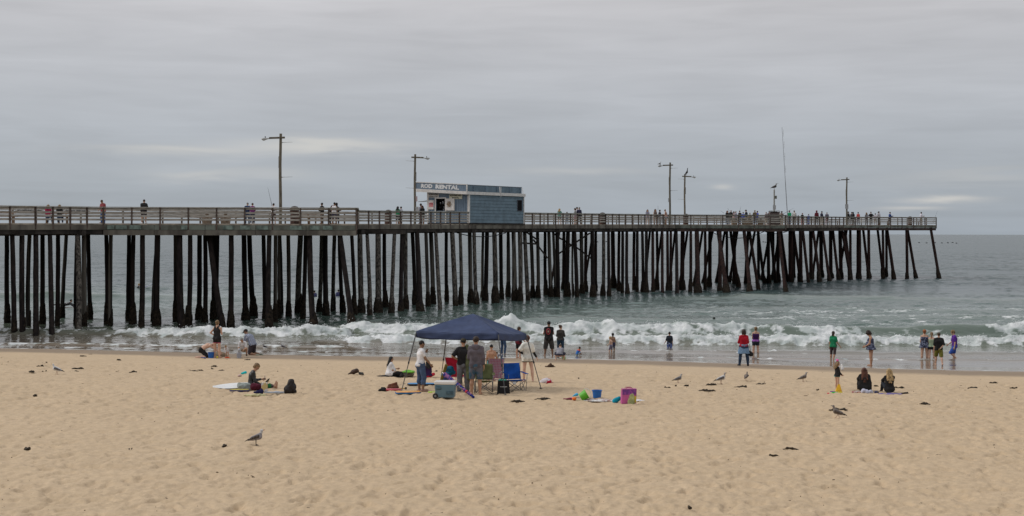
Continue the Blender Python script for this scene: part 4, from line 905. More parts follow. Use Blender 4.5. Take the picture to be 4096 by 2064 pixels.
    mb = MB(); mb.bar((4.52, -.2, 2.5), (4.52, -.2, 3.42), .04, .04); mb.build('brace', white_p, pn)
    for a in ((-.06, .09, -.07, -.036, .1, 2.618), (LX-.1, LX+.02, -.07, -.036, .1, 2.618)): B('corner_trim', white_p, a)
    B('corner_trim', white_p, (-.05, -.008, -.035, .12, .1, 2.60)); B('corner_trim', white_p, (-.05, -.008, LY-.14, LY+.02, .1, 2.88))
    # serving window
    fr = B('serving_window', white_p, (-.06, -.012, y1, y1+.11, .1, z1), (-.06, -.012, y0-.10, y0, .1, z1), (-.06, -.012, y0-.10, y1+.11, z1+.002, z1+.11))
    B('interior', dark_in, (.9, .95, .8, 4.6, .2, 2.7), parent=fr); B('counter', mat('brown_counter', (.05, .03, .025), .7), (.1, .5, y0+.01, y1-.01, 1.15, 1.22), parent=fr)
    wi = mat('pale_daylight', (.6, .62, .66), .7); rng = random.Random(5)
    for _ in range(7): y = rng.uniform(y0+.1, y1-.12); z = rng.uniform(z0+.15, z1-.15); blob('daylight_patch', [('c', V3(.45, y, z), V3(.5, y+rng.uniform(-.06, .06), z-.12), .045, .025)], .014, wi, fr, noise=.01)  # pale blobs stand in for daylight glimpsed through an opening on the far side
    for _ in range(5): y = rng.uniform(y0+.12, y1-.12); z = rng.uniform(z0+.15, z1-.15); blob('fishing_reel', [('e', V3(.3, y, z), V3(.06, .07, .1))], .014, dark_in, fr, noise=.01)
    lf = B('shutter', white_p, (-.10, -.062, 1.56, 2.64, 1.22, 2.30))
    cy, cz, RR = 2.16, 1.80, .20; wh = MB(); gold = mat('ship_wheel_wood', (.22, .12, .04), .5)
    wh.tube([(-.13, cy+RR*math.cos(a), cz+RR*math.sin(a)) for a in [2*math.pi*i/24 for i in range(25)]], .026, 6)
    for i in range(6):
        a = math.pi*i/3; wh.tube([(-.13, cy, cz), (-.13, cy+(RR+.11)*math.cos(a), cz+(RR+.11)*math.sin(a))], [.022, .016], 5)
    wh.lathe((-.13, cy, cz-.04), [(.045, 0), (.045, .08)], 10)
    wheel = thing('ship_wheel', 'brown wooden ship wheel hung on the white open shutter', 'ship wheel', (G[0], G[1], zr), R(54)); wh.build('wheel', gold, wheel)
    def sign(name, label, ya, yb, za, zb, lines, m_, lm, cat='sign', x=-.03):
        t = thing(name, label, cat, (G[0], G[1], zr), R(54)); mb = MB(); mb.box((x, (ya+yb)/2, (za+zb)/2), (.03, abs(ya-yb), zb-za)); mb.build('board', m_, t)
        n = len(lines)
        for i, tx in enumerate(lines):
            hh = (zb-za)/n; zc = zb-hh*(i+.5); w_ = abs(ya-yb)*.88*min(1, len(tx)/max(len(q) for q in lines)+.06); put_text('lettering', tx, (x-.022, (ya+yb)/2, zc), (0, -1, 0), (0, 0, 1), w_, hh*.58, lm, t, bold=.03)
        return t
    sign('wall_sign', 'white sign saying no fishing license required on pier', 4.59, 3.41, 2.43, 2.76, ['NO FISHING LICENSE', 'REQUIRED ON PIER'], white_p, black_p)
    sign('wall_sign', 'cream sign saying boogieboard rental above the ship wheel', 2.19, .73, 2.24, 2.66, ['BOOGIEBOARD', 'RENTAL'], cream, black_p)
    t = sign('notice_poster', 'white notice with a red printed panel left of the serving window', 4.60, 4.0, 1.34, 2.17, [], white_p, black_p, 'poster')
    mb = MB(); mb.box((-.048, 4.30, 1.76), (.006, .50, .40)); mb.build('red_panel', mat('red_print', (.55, .16, .17), .6, .25, 14, kind='spots', color2=(.6, .4, .4)), t)
    mb = MB(); mb.box((-.053, 4.30, 1.84), (.006, .50, .07)); mb.build('red_bar', mat('dark_red_print', (.25, .01, .02), .6), t)
    # bracket between lamp post and hut
    mb = MB(); mb.tube([(-.1, LY+.02, 2.10), (-.12, LY+.4, 2.07), (-.15, LY+.95, 2.05)], [.05, .04, .02], 6); mb.build('wall_bracket', mat('brown_bracket', (.15, .12, .08), .7), h)
build_hut()
# ------------------------------------------------------------ lamps, antenna, signs on the rail
pole_m = mat('lamp_pole_wood', (.165, .145, .11), .85, .25, 4.0, .004, stretch=(3, 3, .4)); galv = mat('galvanised_metal', (.42, .43, .42), .4, .1, 8, metal=.3)
def lamp_post(u, vt, D, sg, label, cap=False):
    p = at(u, vt, D); zd = deck_z(D); t = thing('lamp_post', label, 'lamp post', (p.x, D, zd), 0, 'lamp posts along the pier'); H_ = p.z-zd
    mb = MB(); n = 7; mb.tube([(.02*math.sin(i*1.3), 0, H_*i/(n-1)) for i in range(n)], [.115-.022*i/(n-1) for i in range(n)], 10); mb.build('pole', pole_m, t)
    mb = MB(); mb.bar((-.32*sg, -.10, H_-.28), (.78*sg, -.10, H_-.36+.04), .09, .13); mb.build('cross_arm', pole_m, t)
    lp = blob('lamp_head', [('c', V3(.72*sg, -.1, H_-.34), V3(.98*sg, -.1, H_-.37), .035, .05), ('e', V3(1.12*sg, -.1, H_-.38), V3(.21, .11, .085))], .02, galv, t, k=.04)
    blob('lens', [('e', V3(1.15*sg, -.1, H_-.43), V3(.13, .09, .075))], .02, mat('lamp_glass', (.5, .52, .52), .2, spec=.5), lp); blob('photocell', [('c', V3(1.05*sg, -.1, H_-.28), V3(1.05*sg, -.1, H_-.22), .035, .035)], .014, mat('dark_cell', (.05, .05, .06)), lp)
    for z in (.62, 3.05): mb = MB(); mb.tube([(-.1*sg, 0, H_-z), (-.16*sg, 0, H_-z), (-.85*sg, 0, H_-z+.03)], [.06, .018, .010], 5); mb.build('bird_rod', galv, t)
    mb = MB(); mb.bar((.11*sg, 0, H_-2.4), (.11*sg, 0, H_-1.6), .05, .04); mb.build('conduit', pole_m, t)
    return t, H_
lamp_post(1122, 534.5, 98, -1, 'tall wooden lamp post with its lamp pointing left, nearest to shore')
lamp_post(1660, 616.7, 125.6, 1, 'wooden lamp post just left of the rod rental hut')
l3, h3 = lamp_post(2680, 650, 151.5, -1, 'wooden lamp post with a gull perched on its lamp head')
l4, h4 = lamp_post(2739, 696, 168, 1, 'thin wooden lamp post with a cormorant perched on its top')
lamp_post(3387, 709.6, 185, -1, 'wooden lamp post farthest out, near the pier end')
def plate(name, label, u, v0, v1, w, D, m_, cat='sign', txt=None):
    a = at(u, v0, D-.16); b = at(u, v1, D-.16); t = thing(name, label, cat, (a.x, a.y, b.z)); mb = MB(); mb.box((0, 0, (a.z-b.z)/2), (w, .03, a.z-b.z)); mb.build('board', m_, t)
    for i, s_ in enumerate(txt or []):
        hh = (a.z-b.z)/len(txt); put_text('lettering', s_, (0, -.022, a.z-b.z-hh*(i+.5)), (1, 0, 0), (0, 0, 1), w*.8, hh*.5, black_p, t)
    return t
grey_pl = mat('grey_plate', (.42, .42, .42), .5); plate('pole_sign', 'small pinkish plate on the lamp post beside the hut', 1666, 785, 806, .16, 125.6, mat('pink_plate', (.5, .38, .38), .6)); plate('pole_sign', 'grey notice board low on the lamp post beside the hut', 1668, 827, 846, .28, 125.4, grey_pl)
plate('pole_sign', 'grey sign on the farthest lamp post', 3387, 817, 835, .42, 185, grey_pl); plate('switch_box', 'grey switch box on the side of the gull lamp post', 2674.6, 792, 808, .1, 151.4, grey_pl, 'box')
# far rail boards with writing
def far_sign(u, txt, label, v=837):
    a = ray(u, v)[0]; best = None
    for p, q in zip(FAR[:-1], FAR[1:]):
        dx, dy = q[0]-p[0], q[1]-p[1]; t = (a*p[1]-p[0])/(dx-a*dy)
        if 0 <= t <= 1: best = (p[0]+dx*t, p[1]+dy*t)
    x, y = best; tg = thing('rail_sign', label, 'sign', (x-PN[0]*.15, y-PN[1]*.15, deck_z(y)+.90), R(54)); mb = MB(); mb.box((0, 0, 0), (2.3, .03, .19)); mb.build('board', mat('grey_white_board', (.5, .49, .47), .8), tg)
    put_text('lettering', txt, (0, -.022, 0), (1, 0, 0), (0, 0, 1), 2.0, .12, black_p, tg)
far_sign(113, 'NO OVERHEAD CASTING', 'white rail board reading no overhead casting'); far_sign(303, 'DO NOT FEED BIRDS', 'white rail board reading do not feed birds')
# antenna mast, service pole
a = at(3128, 509, 178); b_ = at(3152, 897, 178); t = thing('antenna_mast', 'very tall thin leaning antenna mast with whip elements', 'antenna', (b_.x, 178, deck_z(178)))
mb = MB(); B0 = Vector((0, 0, 0)); T0 = Vector((a.x-b_.x, 0, a.z-deck_z(178))); mb.tube([B0, B0.lerp(T0, .45)], [.055, .045], 6); mb.tube([B0.lerp(T0, .45), T0], [.035, .02], 6); mb.build('mast', mat('grey_mast', (.25, .26, .28), .5), t)
for f in (.57, .70, .82, .94): c = B0.lerp(T0, f); mb = MB(); mb.tube([c, c+Vector((.13, 0, 0))], .015, 4); mb.tube([c+Vector((.13, 0, -.45)), c+Vector((.13, 0, .45))], .014, 4); mb.build('element', galv, t)
a = at(3097, 759, 158); t = thing('service_pole', 'short grey pole with a meter box and pelican on top', 'pole', (a.x, 158, deck_z(158)))
H_ = a.z-deck_z(158); mb = MB(); mb.tube([(0, 0, 0), (0, 0, H_)], [.09, .08], 8); mb.build('pole', mat('pale_pole', (.30, .29, .26), .7), t)
mb = MB(); mb.box((.18, 0, H_-.85), (.2, .2, .34)); mb.build('meter_box', mat('olive_box', (.16, .16, .13), .6), t); mb = MB(); mb.box((0, -.12, 1.95), (.34, .03, .5)); mb.build('notice', mat('notice_print', (.5, .5, .5), .6, .2, 30, kind='spots', color2=(.15, .15, .15)), t)
PELI = Vector((a.x, 158, a.z))
t = thing('cleaning_station', 'brown sloped cleaning station box under the service pole', 'box', (at(3096, 850, 157).x, 157, deck_z(157))); mb = MB(); mb.add([(-.55, -.4, 0), (.55, -.4, 0), (.55, .4, 0), (-.55, .4, 0), (-.55, -.4, 1.3), (.55, -.4, 1.3), (.4, .2, 1.5), (-.4, .2, 1.5)], [(0, 3, 2, 1), (4, 5, 6, 7), (0, 1, 5, 4), (1, 2, 6, 5), (2, 3, 7, 6), (3, 0, 4, 7)]); mb.build('cabinet', mat('mauve_brown_box', (.10, .075, .07), .7), t); mb = MB(); mb.box((0, -.1, 1.56), (1.1, .7, .05)); mb.build('lid', galv, t)
# ------------------------------------------------------------ deck furniture
tan_w = mat('tan_table_wood', (.24, .15, .09), .8, .2, 4.0); rust = mat('rusty_barrel', (.085, .045, .035), .8, .3, 5.0)
def barrel(u, D, label, lid=True):
    x = ray(u, 900)[0]*D; t = thing('trash_barrel', label, 'trash barrel', (x, D, deck_z(D)), 0, 'brown barrels along the deck'); mb = MB(); mb.lathe((0, 0, 0), [(.29, 0), (.30, .02), (.29, .3), (.305, .32), (.29, .34), (.29, .6), (.305, .62), (.29, .64), (.30, .9)], 16); mb.build('drum', rust, t)
    if lid: mb = MB(); mb.lathe((0, 0, .9), [(.33, 0), (.33, .05), (.30, .18), (.2, .28), (.05, .32)], 16); mb.build('domed_lid', mat('dark_lid', (.06, .05, .045), .6), t)
barrel(1178, 95.5, 'brown barrel with domed lid right of the tallest lamp post'); barrel(1553, 120, 'brown barrel on the deck left of the hut'); barrel(2410, 143, 'brown barrel behind the rail right of the hut'); barrel(2743, 158, 'dark barrel below the cormorant lamp post')
barrel(3640, 199, 'dark covered bin near the end of the pier')
def picnic(u, D, label, L_=2.2):
    x = ray(u, 900)[0]*D; t = thing('picnic_table', label, 'picnic table', (x, D, deck_z(D)), R(3), 'picnic tables on the deck'); 
    mb = MB(); [mb.box((0, y, .78), (L_, .17, .045)) for y in (-.28, -.095, .095, .28)]; mb.build('tabletop', tan_w, t)
    for y in (-.62, .62): mb = MB(); mb.box((0, y, .46), (L_*1.05, .26, .045)); mb.build('bench', tan_w, t)
    for x_ in (-.65, .65):
        mb = MB(); mb.add([(x_-.28, -.3, 0), (x_+.28, -.3, 0), (x_+.28, .3, 0), (x_-.28, .3, 0), (x_-.34, -.3, .40), (x_+.34, -.3, .40), (x_+.34, .3, .40), (x_-.34, .3, .40)], [(0, 3, 2, 1), (4, 5, 6, 7), (0, 1, 5, 4), (1, 2, 6, 5), (2, 3, 7, 6), (3, 0, 4, 7)]); mb.box((x_, 0, .58), (.18, .3, .36)); mb.build('pedestal', mat('tan_concrete', (.30, .23, .17), .85), t)
picnic(865, 99, 'tan picnic table on two thick concrete pedestals', 2.8); picnic(2960, 158, 'brown picnic table in the crowd on the wide platform'); picnic(3020, 162, 'low brown table behind the crowd on the platform')
def bench(u, D, label, m_=tan_w, L_=1.7, rz=0):
    x = ray(u, 900)[0]*D; t = thing('bench', label, 'bench', (x, D, deck_z(D)), R(rz), 'benches along the deck')
    mb = MB(); mb.box((0, 0, .44), (L_, .36, .04)); mb.build('seat', m_, t); mb = MB(); mb.box((0, -.22, .72), (L_, .03, .16)); mb.build('backrest', m_, t)
    for x_ in (-L_*.35, L_*.35): mb = MB(); mb.box((x_, .0, .21), (.07, .3, .42)); mb.build('leg', m_, t); mb = MB(); mb.bar((x_, -.2, .42), (x_, -.235, .64), .05, .04); mb.build('back_support', m_, t)
bench(228, 92, 'brown bench with two women seated on it', L_=1.9); bench(20, 92, 'brown bench at the left edge of the picture', L_=1.6); bench(1215, 96, 'short orange brown bench right of the barrel', L_=.9); bench(1262, 96.5, 'slatted orange brown bench beside the group of men', L_=1.2)
bench(2285, 141, 'brown bench behind the blond woman in green', L_=1.6); bench(2640, 153, 'brown bench behind the women near the gull lamp post'); bench(2830, 160, 'orange brown bench at the left of the crowd', L_=3.0)
for u, lab in ((3165, 'tan bench below the man in green'), (3262, 'tan bench below the maroon hoodie'), (3335, 'pale tan bench between two groups of anglers'), (3405, 'tan bench right of the farthest lamp post'), (3535, 'long weathered bench by the man in blue'), (3660, 'small bench by the angler in white')): bench(u, near_D(u)+2.6, lab, L_=1.5)
# ------------------------------------------------------------ people on the pier
rod_m = mat('fishing_rod_black', (.03, .03, .03), .5)
def fishing_rod(a, b, label):
    t = thing('fishing_rod', label, 'fishing rod', tuple(a)); mb = MB(); d = Vector(b)-Vector(a); mb.tube([Vector((0, 0, 0)), d*.5, d], [.018, .012, .006], 5); mb.build('rod', rod_m, t); mb = MB(); mb.lathe(tuple(d*.12-Vector((0, 0, .03))), [(.03, 0), (.03, .06)], 8); mb.build('reel', galv, t)
def dp(u, vt, label, yaw=0, sk='fair', hair=('short', 'brown'), top=NAVY, sl=2, pt=JEAN, leg=2, arms=('lean_rail', 'lean_rail'), D=None, lean=(4, 8, 12), head=(8, 0), sex='m', fat=1.0, legs=('stand', 'relax'), extra=(), hmin=None, child=False, dz=0, skirt=False):
    nd = near_D(min(u, 3740)); D = D or nd+1.3; a, b = ray(u, vt); h = EYE+b*D-deck_z(D)
    eff = h/(1-.012*abs(lean[2])/8-.0)
    wear = [('shirt', 'top', cloth(top), {'sleeve': sl})]+([('skirt', 'skirt', cloth(pt), {'len': .35})] if skirt else [('trousers' if leg > 1.2 else 'shorts', 'pants', cloth(pt), {'leg': leg})])+list(extra)
    o, k = make_person((a*D, D, deck_z(D)+dz), yaw, hmin or eff, label, sk, hair, wear, res=.023, group='people on the pier', arms=arms, lean=lean, head=head, sex=sex, fat=fat, legs=legs, child=child); return o, k
def seat_dp(u, vt, label, yaw, D, **kw): return dp(u, vt, label, yaw, D=D, legs=('sit_chair', 'sit_chair'), hmin=1.6, dz=.03, **kw)
shoes_b = ('shoes', 'shoes', cloth(BLACK)); shoes_w = ('shoes', 'shoes', cloth(WHITE))
seat_dp(192, 830, 'seated blond woman in a dark pink top on the left bench', 0, 91.6, sk='fair', hair=('long', 'dkblond', .2), top=(.32, .02, .07), sl=2, sex='f', lean=(0, 3, 5))
seat_dp(238, 831, 'seated person in black with orange blond hair on the left bench', 10, 91.8, hair=('long', 'dkblond', .2), top=BLACK, sex='f', lean=(0, 3, 5))
dp(413, 799, 'man in open faded red shirt and jeans looking down, holding a red cap', 150, 'tan', ('short', 'brown'), (.30, .07, .08), .9, (.06, .12, .28), arms=('down', 'hold_low'), D=94.6, head=(35, 0), lean=(2, 5, 9), fat=1.1, extra=[('undershirt', 'top', cloth(WHITE), {'sleeve': 0, 'inf': .010})])
dp(575, 798, 'heavy man in black tee and dark shorts with back turned at the rail', 0, 'tan', ('buzz', 'dkbrown'), BLACK, .95, (.05, .04, .045), 1.0, arms=('lean_rail', 'lean_rail'), D=97, fat=1.3, extra=[('sock', 'shoes', cloth(WHITE))])
dp(989, 811, 'grey haired man in navy jacket beside the woman in purple', 0, 'fair', ('short', 'grey'), (.03, .05, .11), 2, (.04, .07, .14), D=102, lean=(6, 12, 18), extra=[shoes_b])
dp(1010, 813, 'woman in purple jacket beside the man in navy', 10, 'fair', ('short', 'brown'), (.17, .03, .15), 2, (.05, .06, .10), sex='f', D=101.6, lean=(6, 12, 18), extra=[shoes_w])
o, k = dp(1094, 813, 'fisherman in white tee with a black sling bag on his back', 0, 'tan', ('short', 'black'), WHITE, .9, (.06, .03, .04), 1.0, arms=('rod', 'rod'), D=101, lean=(0, 2, 4)); w = at(1090, 835, 100.6); blob('sling_bag', [('c', V3(-.1, -.14, 1.05), V3(.06, -.15, 1.0), .08, .08)], .03, cloth(BLACK), o)
fishing_rod(at(1090, 832, 101.6), at(1071, 750, 102), 'long thin fishing rod held by the man in white near the tall lamp')
dp(1289, 811, 'dark haired man in black jacket looking left by the benches', 60, 'brown', ('short', 'black'), BLACK, 2, (.03, .03, .05), arms=('crossed', 'crossed'), D=98.5, lean=(0, 2, 3))
dp(1325, 819, 'person in black and red jacket bent over the rail', -50, 'tan', ('short', 'black'), (.04, .02, .025), 2, BLACK, D=99.5, lean=(15, 40, 65), hmin=1.72)
dp(1337, 809, 'man in white tank top with back turned between two in black', -12, 'brown', ('buzz', 'black'), WHITE, 0, (.02, .02, .07), 1.05, arms=('down', 'down'), D=98, lean=(0, 3, 6))
dp(1350, 815, 'person in black hooded jacket right of the white tank top', 40, 'dark', ('short', 'black'), BLACK, 2, (.03, .03, .05), D=99, lean=(8, 15, 22), extra=[('hood', 'hoodup', cloth(BLACK))])
dp(1591, 825, 'woman with long black hair in a green top left of the hut', -10, 'tan', ('long', 'black', .32), GREEN, .5, BLACK, 1.3, sex='f', D=121, arms=('down', 'hold'), lean=(0, 2, 2))
dp(1605, 826, 'man in white and black facing the woman in green', 60, 'tan', ('short', 'black'), (.4, .4, .45), 2, BLACK, D=121.4, arms=('hold', 'hold'), lean=(0, 2, 2))
dp(1684, 814, 'tall man in white shirt by the hut corner', 50, 'brown', ('short', 'black'), (.5, .5, .56), .9, (.04, .04, .07), D=129.5, lean=(0, 2, 2), arms=('down', 'hold_low'))
dp(1690, 822, 'woman in black with long dark auburn hair by the hut', 170, 'tan', ('long', 'auburn', .3), BLACK, 2, (.05, .03, .03), .7, sex='f', D=128.5, lean=(2, 6, 10), arms=('hold', 'hold'), head=(25, 0))
dp(2238, 834, 'blond woman in green top and black shorts right of the hut', -20, 'fair', ('long', 'blond', .26), (.12, .25, .20), 1, BLACK, .6, sex='f', D=138.5, arms=('down', 'hip'), lean=(0, 2, 2))
dp(2268, 847, 'child barely showing above the rail right of the blond woman', 0, 'fair', ('short', 'brown'), (.2, .2, .22), 2, JEAN, D=139, child=True)
dp(2301, 832, 'woman in grey top with dark bob and pink skirt', 90, 'tan', ('bob', 'dkbrown'), (.26, .27, .27), 1, (.35, .05, .15), .6, sex='f', D=140, arms=('hold', 'hold'), lean=(0, 2, 2))
dp(2307, 828, 'man in white shirt between the grey top and the navy jacket', -90, 'tan', ('short', 'dkbrown'), (.5, .5, .57), 2, (.3, .2, .15), D=141, lean=(0, 2, 2), arms=('down', 'hold'))
dp(2316, 829, 'broad grey haired man in navy jacket with back turned', -20, 'tan', ('short', 'grey'), (.03, .03, .06), 2, BLACK, D=140, fat=1.15, lean=(3, 8, 14), arms=('down', 'down'))
dp(2590, 838, 'woman with brown hair in grey top holding hands in front, left of three', 180, 'fair', ('long', 'auburn', .2), (.26, .25, .32), .7, (.2, .25, .4), .5, sex='f', D=152, arms=('hold_low', 'hold_low'), lean=(0, 2, 4))
dp(2621, 836, 'woman with long brown hair near the gull lamp post', 180, 'tan', ('long', 'brown', .32), (.15, .12, .11), 0, (.3, .25, .2), .5, sex='f', D=152.5, arms=('down', 'hold'), lean=(0, 2, 4))
dp(2638, 839, 'dark haired person in navy looking right near the gull lamp post', -70, 'tan', ('cut', 'black'), (.025, .025, .04), 2, (.35, .35, .37), sex='f', D=153.5, arms=('hold', 'rod'), lean=(0, 3, 6))
dp(2665, 838, 'woman with sunglasses and bare shoulders looking down by the pole', 70, 'tan', ('bun', 'dkblond'), (.5, .3, .24), 0, (.4, .42, .45), .5, sex='f', D=152, arms=('hold', 'hold'), lean=(4, 8, 12), head=(20, 0))
crowd = [(2909, 843, 'woman with long dark hair in black at the left of the crowd', 'f', ('long', 'auburn', .2), BLACK, 180), (2923, 840, 'person in black jacket and white cap in the crowd', 'm', ('none', 'white'), BLACK, -40), (2936, 845, 'person with red brown hair in pink in the crowd', 'f', ('bob', 'auburn'), (.5, .35, .34), 20), (2945, 845, 'grey capped man in the middle of the crowd', 'm', ('short', 'grey'), (.3, .28, .36), 60),
 (2960, 843, 'dark haired man in black behind the picnic table', 'm', ('short', 'brown'), (.04, .03, .03), 30), (2973, 848, 'child in bright blue jacket in the crowd', 'm', ('short', 'dkbrown'), (.05, .10, .45), 0), (2986, 839, 'tall man in black cap and black jacket in the crowd', 'm', ('none', 'black'), (.03, .035, .045), 60), (3000, 851, 'person with fair hair low behind the rail in the crowd', 'm', ('short', 'dkblond'), (.25, .2, .12), 0),
 (3020, 841, 'man in olive jacket leaning at the platform rail', 'm', ('cut', 'dkblond'), (.13, .10, .06), 10), (3028, 844, 'person in bright blue hooded jacket beside the olive jacket', 'm', ('short', 'dkbrown'), (.05, .08, .42), -60), (3066, 848, 'person in grey cap and plaid left of the cleaning station', 'm', ('short', 'grey'), (.2, .14, .15), 30), (3076, 845, 'dark haired man in brown left of the cleaning station', 'm', ('short', 'dkbrown'), (.07, .05, .05), -30),
 (3108, 850, 'person in navy bent beside the cleaning station', 'm', ('short', 'dkbrown'), (.05, .06, .14), 60), (3118, 846, 'person in brown hat and pale shirt right of the cleaning station', 'f', ('cut', 'brown'), (.6, .5, .4), 40), (3126, 845, 'person in wide brown hat beside the antenna mast', 'm', ('cut', 'dkbrown'), (.12, .08, .07), -40)]
for i, (u, vt, lab, sx, hr, tc_, yw) in enumerate(crowd):
    ex = [('cap', 'cap', cloth(WHITE if i == 1 else BLACK))] if hr[0] == 'none' else ([('hat', 'hat', cloth((.08, .05, .04)))] if i in (13, 14) else [])
    dp(u, vt, lab, yw, ['fair', 'tan'][i % 2], hr if hr[0] != 'none' else ('short', 'grey' if i == 1 else 'black'), tc_, 2, [JEAN, BLACK, KHAKI, CHAR][i % 4], sex=sx, D=158.5+(i*7 % 5)*.9, arms=[('hold', 'hold'), ('down', 'hold'), ('crossed', 'crossed')][i % 3], lean=(0, 4, 8), extra=ex, child=(i == 5))
tail = [(3158, 842, 'man in bright green tee and black cap by the antenna mast', 'm', ('short', 'black'), (.03, .32, .15), .9, JEAN, 10, 'cap'), (3177, 842, 'man in white vest with black sleeves near the green tee', 'm', ('short', 'dkbrown'), (.55, .52, .50), 0, CHAR, -10, 'bs'), (3193, 860, 'small child peering just over the rail near the end', 'm', ('short', 'brown'), (.2, .18, .2), 2, JEAN, 0, ''), (3209, 852, 'child in red hat and black jacket', 'm', ('short', 'brown'), BLACK, 2, (.4, .05, .05), -40, 'rh'), (3235, 856, 'child in bright blue jacket alone at the rail', 'm', ('short', 'dkbrown'), (.03, .10, .42), 2, BLUE, 20, ''),
 (3267, 842, 'person in maroon hooded sweatshirt with hood up', 'm', ('short', 'dkbrown'), (.12, .02, .03), 2, BLACK, 10, 'hd'), (3286, 845, 'man in black cap and navy jacket looking right', 'm', ('short', 'black'), (.03, .035, .055), 2, KHAKI, -70, 'cap'), (3308, 849, 'broad man in dull purple grey shirt leaning on the rail', 'm', ('short', 'grey'), (.12, .11, .14), 1, (.25, .03, .04), 0, ''), (3392, 846, 'man in black beside the farthest lamp post', 'm', ('short', 'black'), BLACK, 2, BLACK, -60, 'cap'), (3406, 848, 'dark jacketed man left of the man in black hood', 'm', ('short', 'dkbrown'), (.05, .045, .05), 2, BLACK, -60, ''),
 (3413, 848, 'stout person in black hooded jacket at the far benches', 'm', ('short', 'black'), BLACK, 2, (.05, .04, .05), 30, 'hd'), (3433, 848, 'person in coral red vest with bare arms', 'm', ('short', 'dkbrown'), (.60, .10, .09), 0, (.08, .08, .12), 0, ''), (3466, 850, 'blond woman in grey jacket beside the man in black', 'f', ('long', 'dkblond', .2), (.2, .2, .22), 2, CHAR, 10, ''), (3484, 847, 'man in black tee with hand on hip, back turned', 'm', ('short', 'brown'), BLACK, .9, BLACK, 0, 'hip'), (3501, 853, 'child in pale shirt and tan shorts beside the man in black', 'm', ('short', 'dkbrown'), (.5, .48, .52), 1, KHAKI, -20, ''), (3516, 846, 'man in black hat and pale shirt with crossed straps', 'm', ('short', 'black'), (.45, .43, .45), 2, CHAR, 30, 'hat'),
 (3559, 848, 'man in blue jacket pulling a dark pack, fishing to the right', 'm', ('short', 'black'), (.04, .07, .20), 2, (.02, .02, .05), -80, 'rod'), (3684, 848, 'man in white shirt and khaki trousers fishing near the pier end', 'm', ('short', 'black'), (.60, .58, .65), .9, (.35, .30, .24), -80, 'rod')]
for i, (u, vt, lab, sx, hr, tc_, sl_, pc, yw, fl) in enumerate(tail):
    ex = {'cap': [('cap', 'cap', cloth(BLACK))], 'rh': [('hat', 'cap', cloth(RED))], 'hd': [('hood', 'hoodup', cloth(tc_))], 'hat': [('hat', 'hat', cloth(BLACK))], 'bs': [('sleeve', 'sleeves', cloth(BLACK))]}.get(fl, [])
    ch = 'child' in lab
    dp(u, vt, lab, yw, ['tan', 'fair', 'brown'][i % 3], hr, tc_, sl_, pc, .9 if 'shorts' in lab else 2, sex=sx, D=near_D(u)+(2.0 if u < 3380 else 1.4+(i % 3)), arms={'hip': ('hip', 'hip'), 'rod': ('rod', 'rod')}.get(fl, ('hold', 'down') if i % 2 else ('down', 'hold_low')), lean=(0, 3, 5), extra=ex, child=ch, fat=1.25 if ('broad' in lab or 'stout' in lab) else 1.0)
for (u0, v0, u1, v1, D, lab) in [(3693, 864, 3702, 860, 199.6, None), (3732, 892, 3750, 843, 199, 'fishing rod propped against the end rail of the pier'), (2896, 853, 2881, 842, 158, 'fishing rod slanting left over the crowd rail'), (2958, 847, 2964, 826, 159, 'short fishing rod upright above the crowd'), (2918, 845, 2910, 833, 159, 'thin rod slanting left above the white cap'), (3134, 855, 3176, 832, 160, 'long fishing rod slanting right past the antenna mast'), (2632, 840, 2632, 822, 153.6, 'thin upright rod by the dark haired person in navy')]:
    if lab: fishing_rod(at(u0, v0, D), at(u1, v1, D), lab)
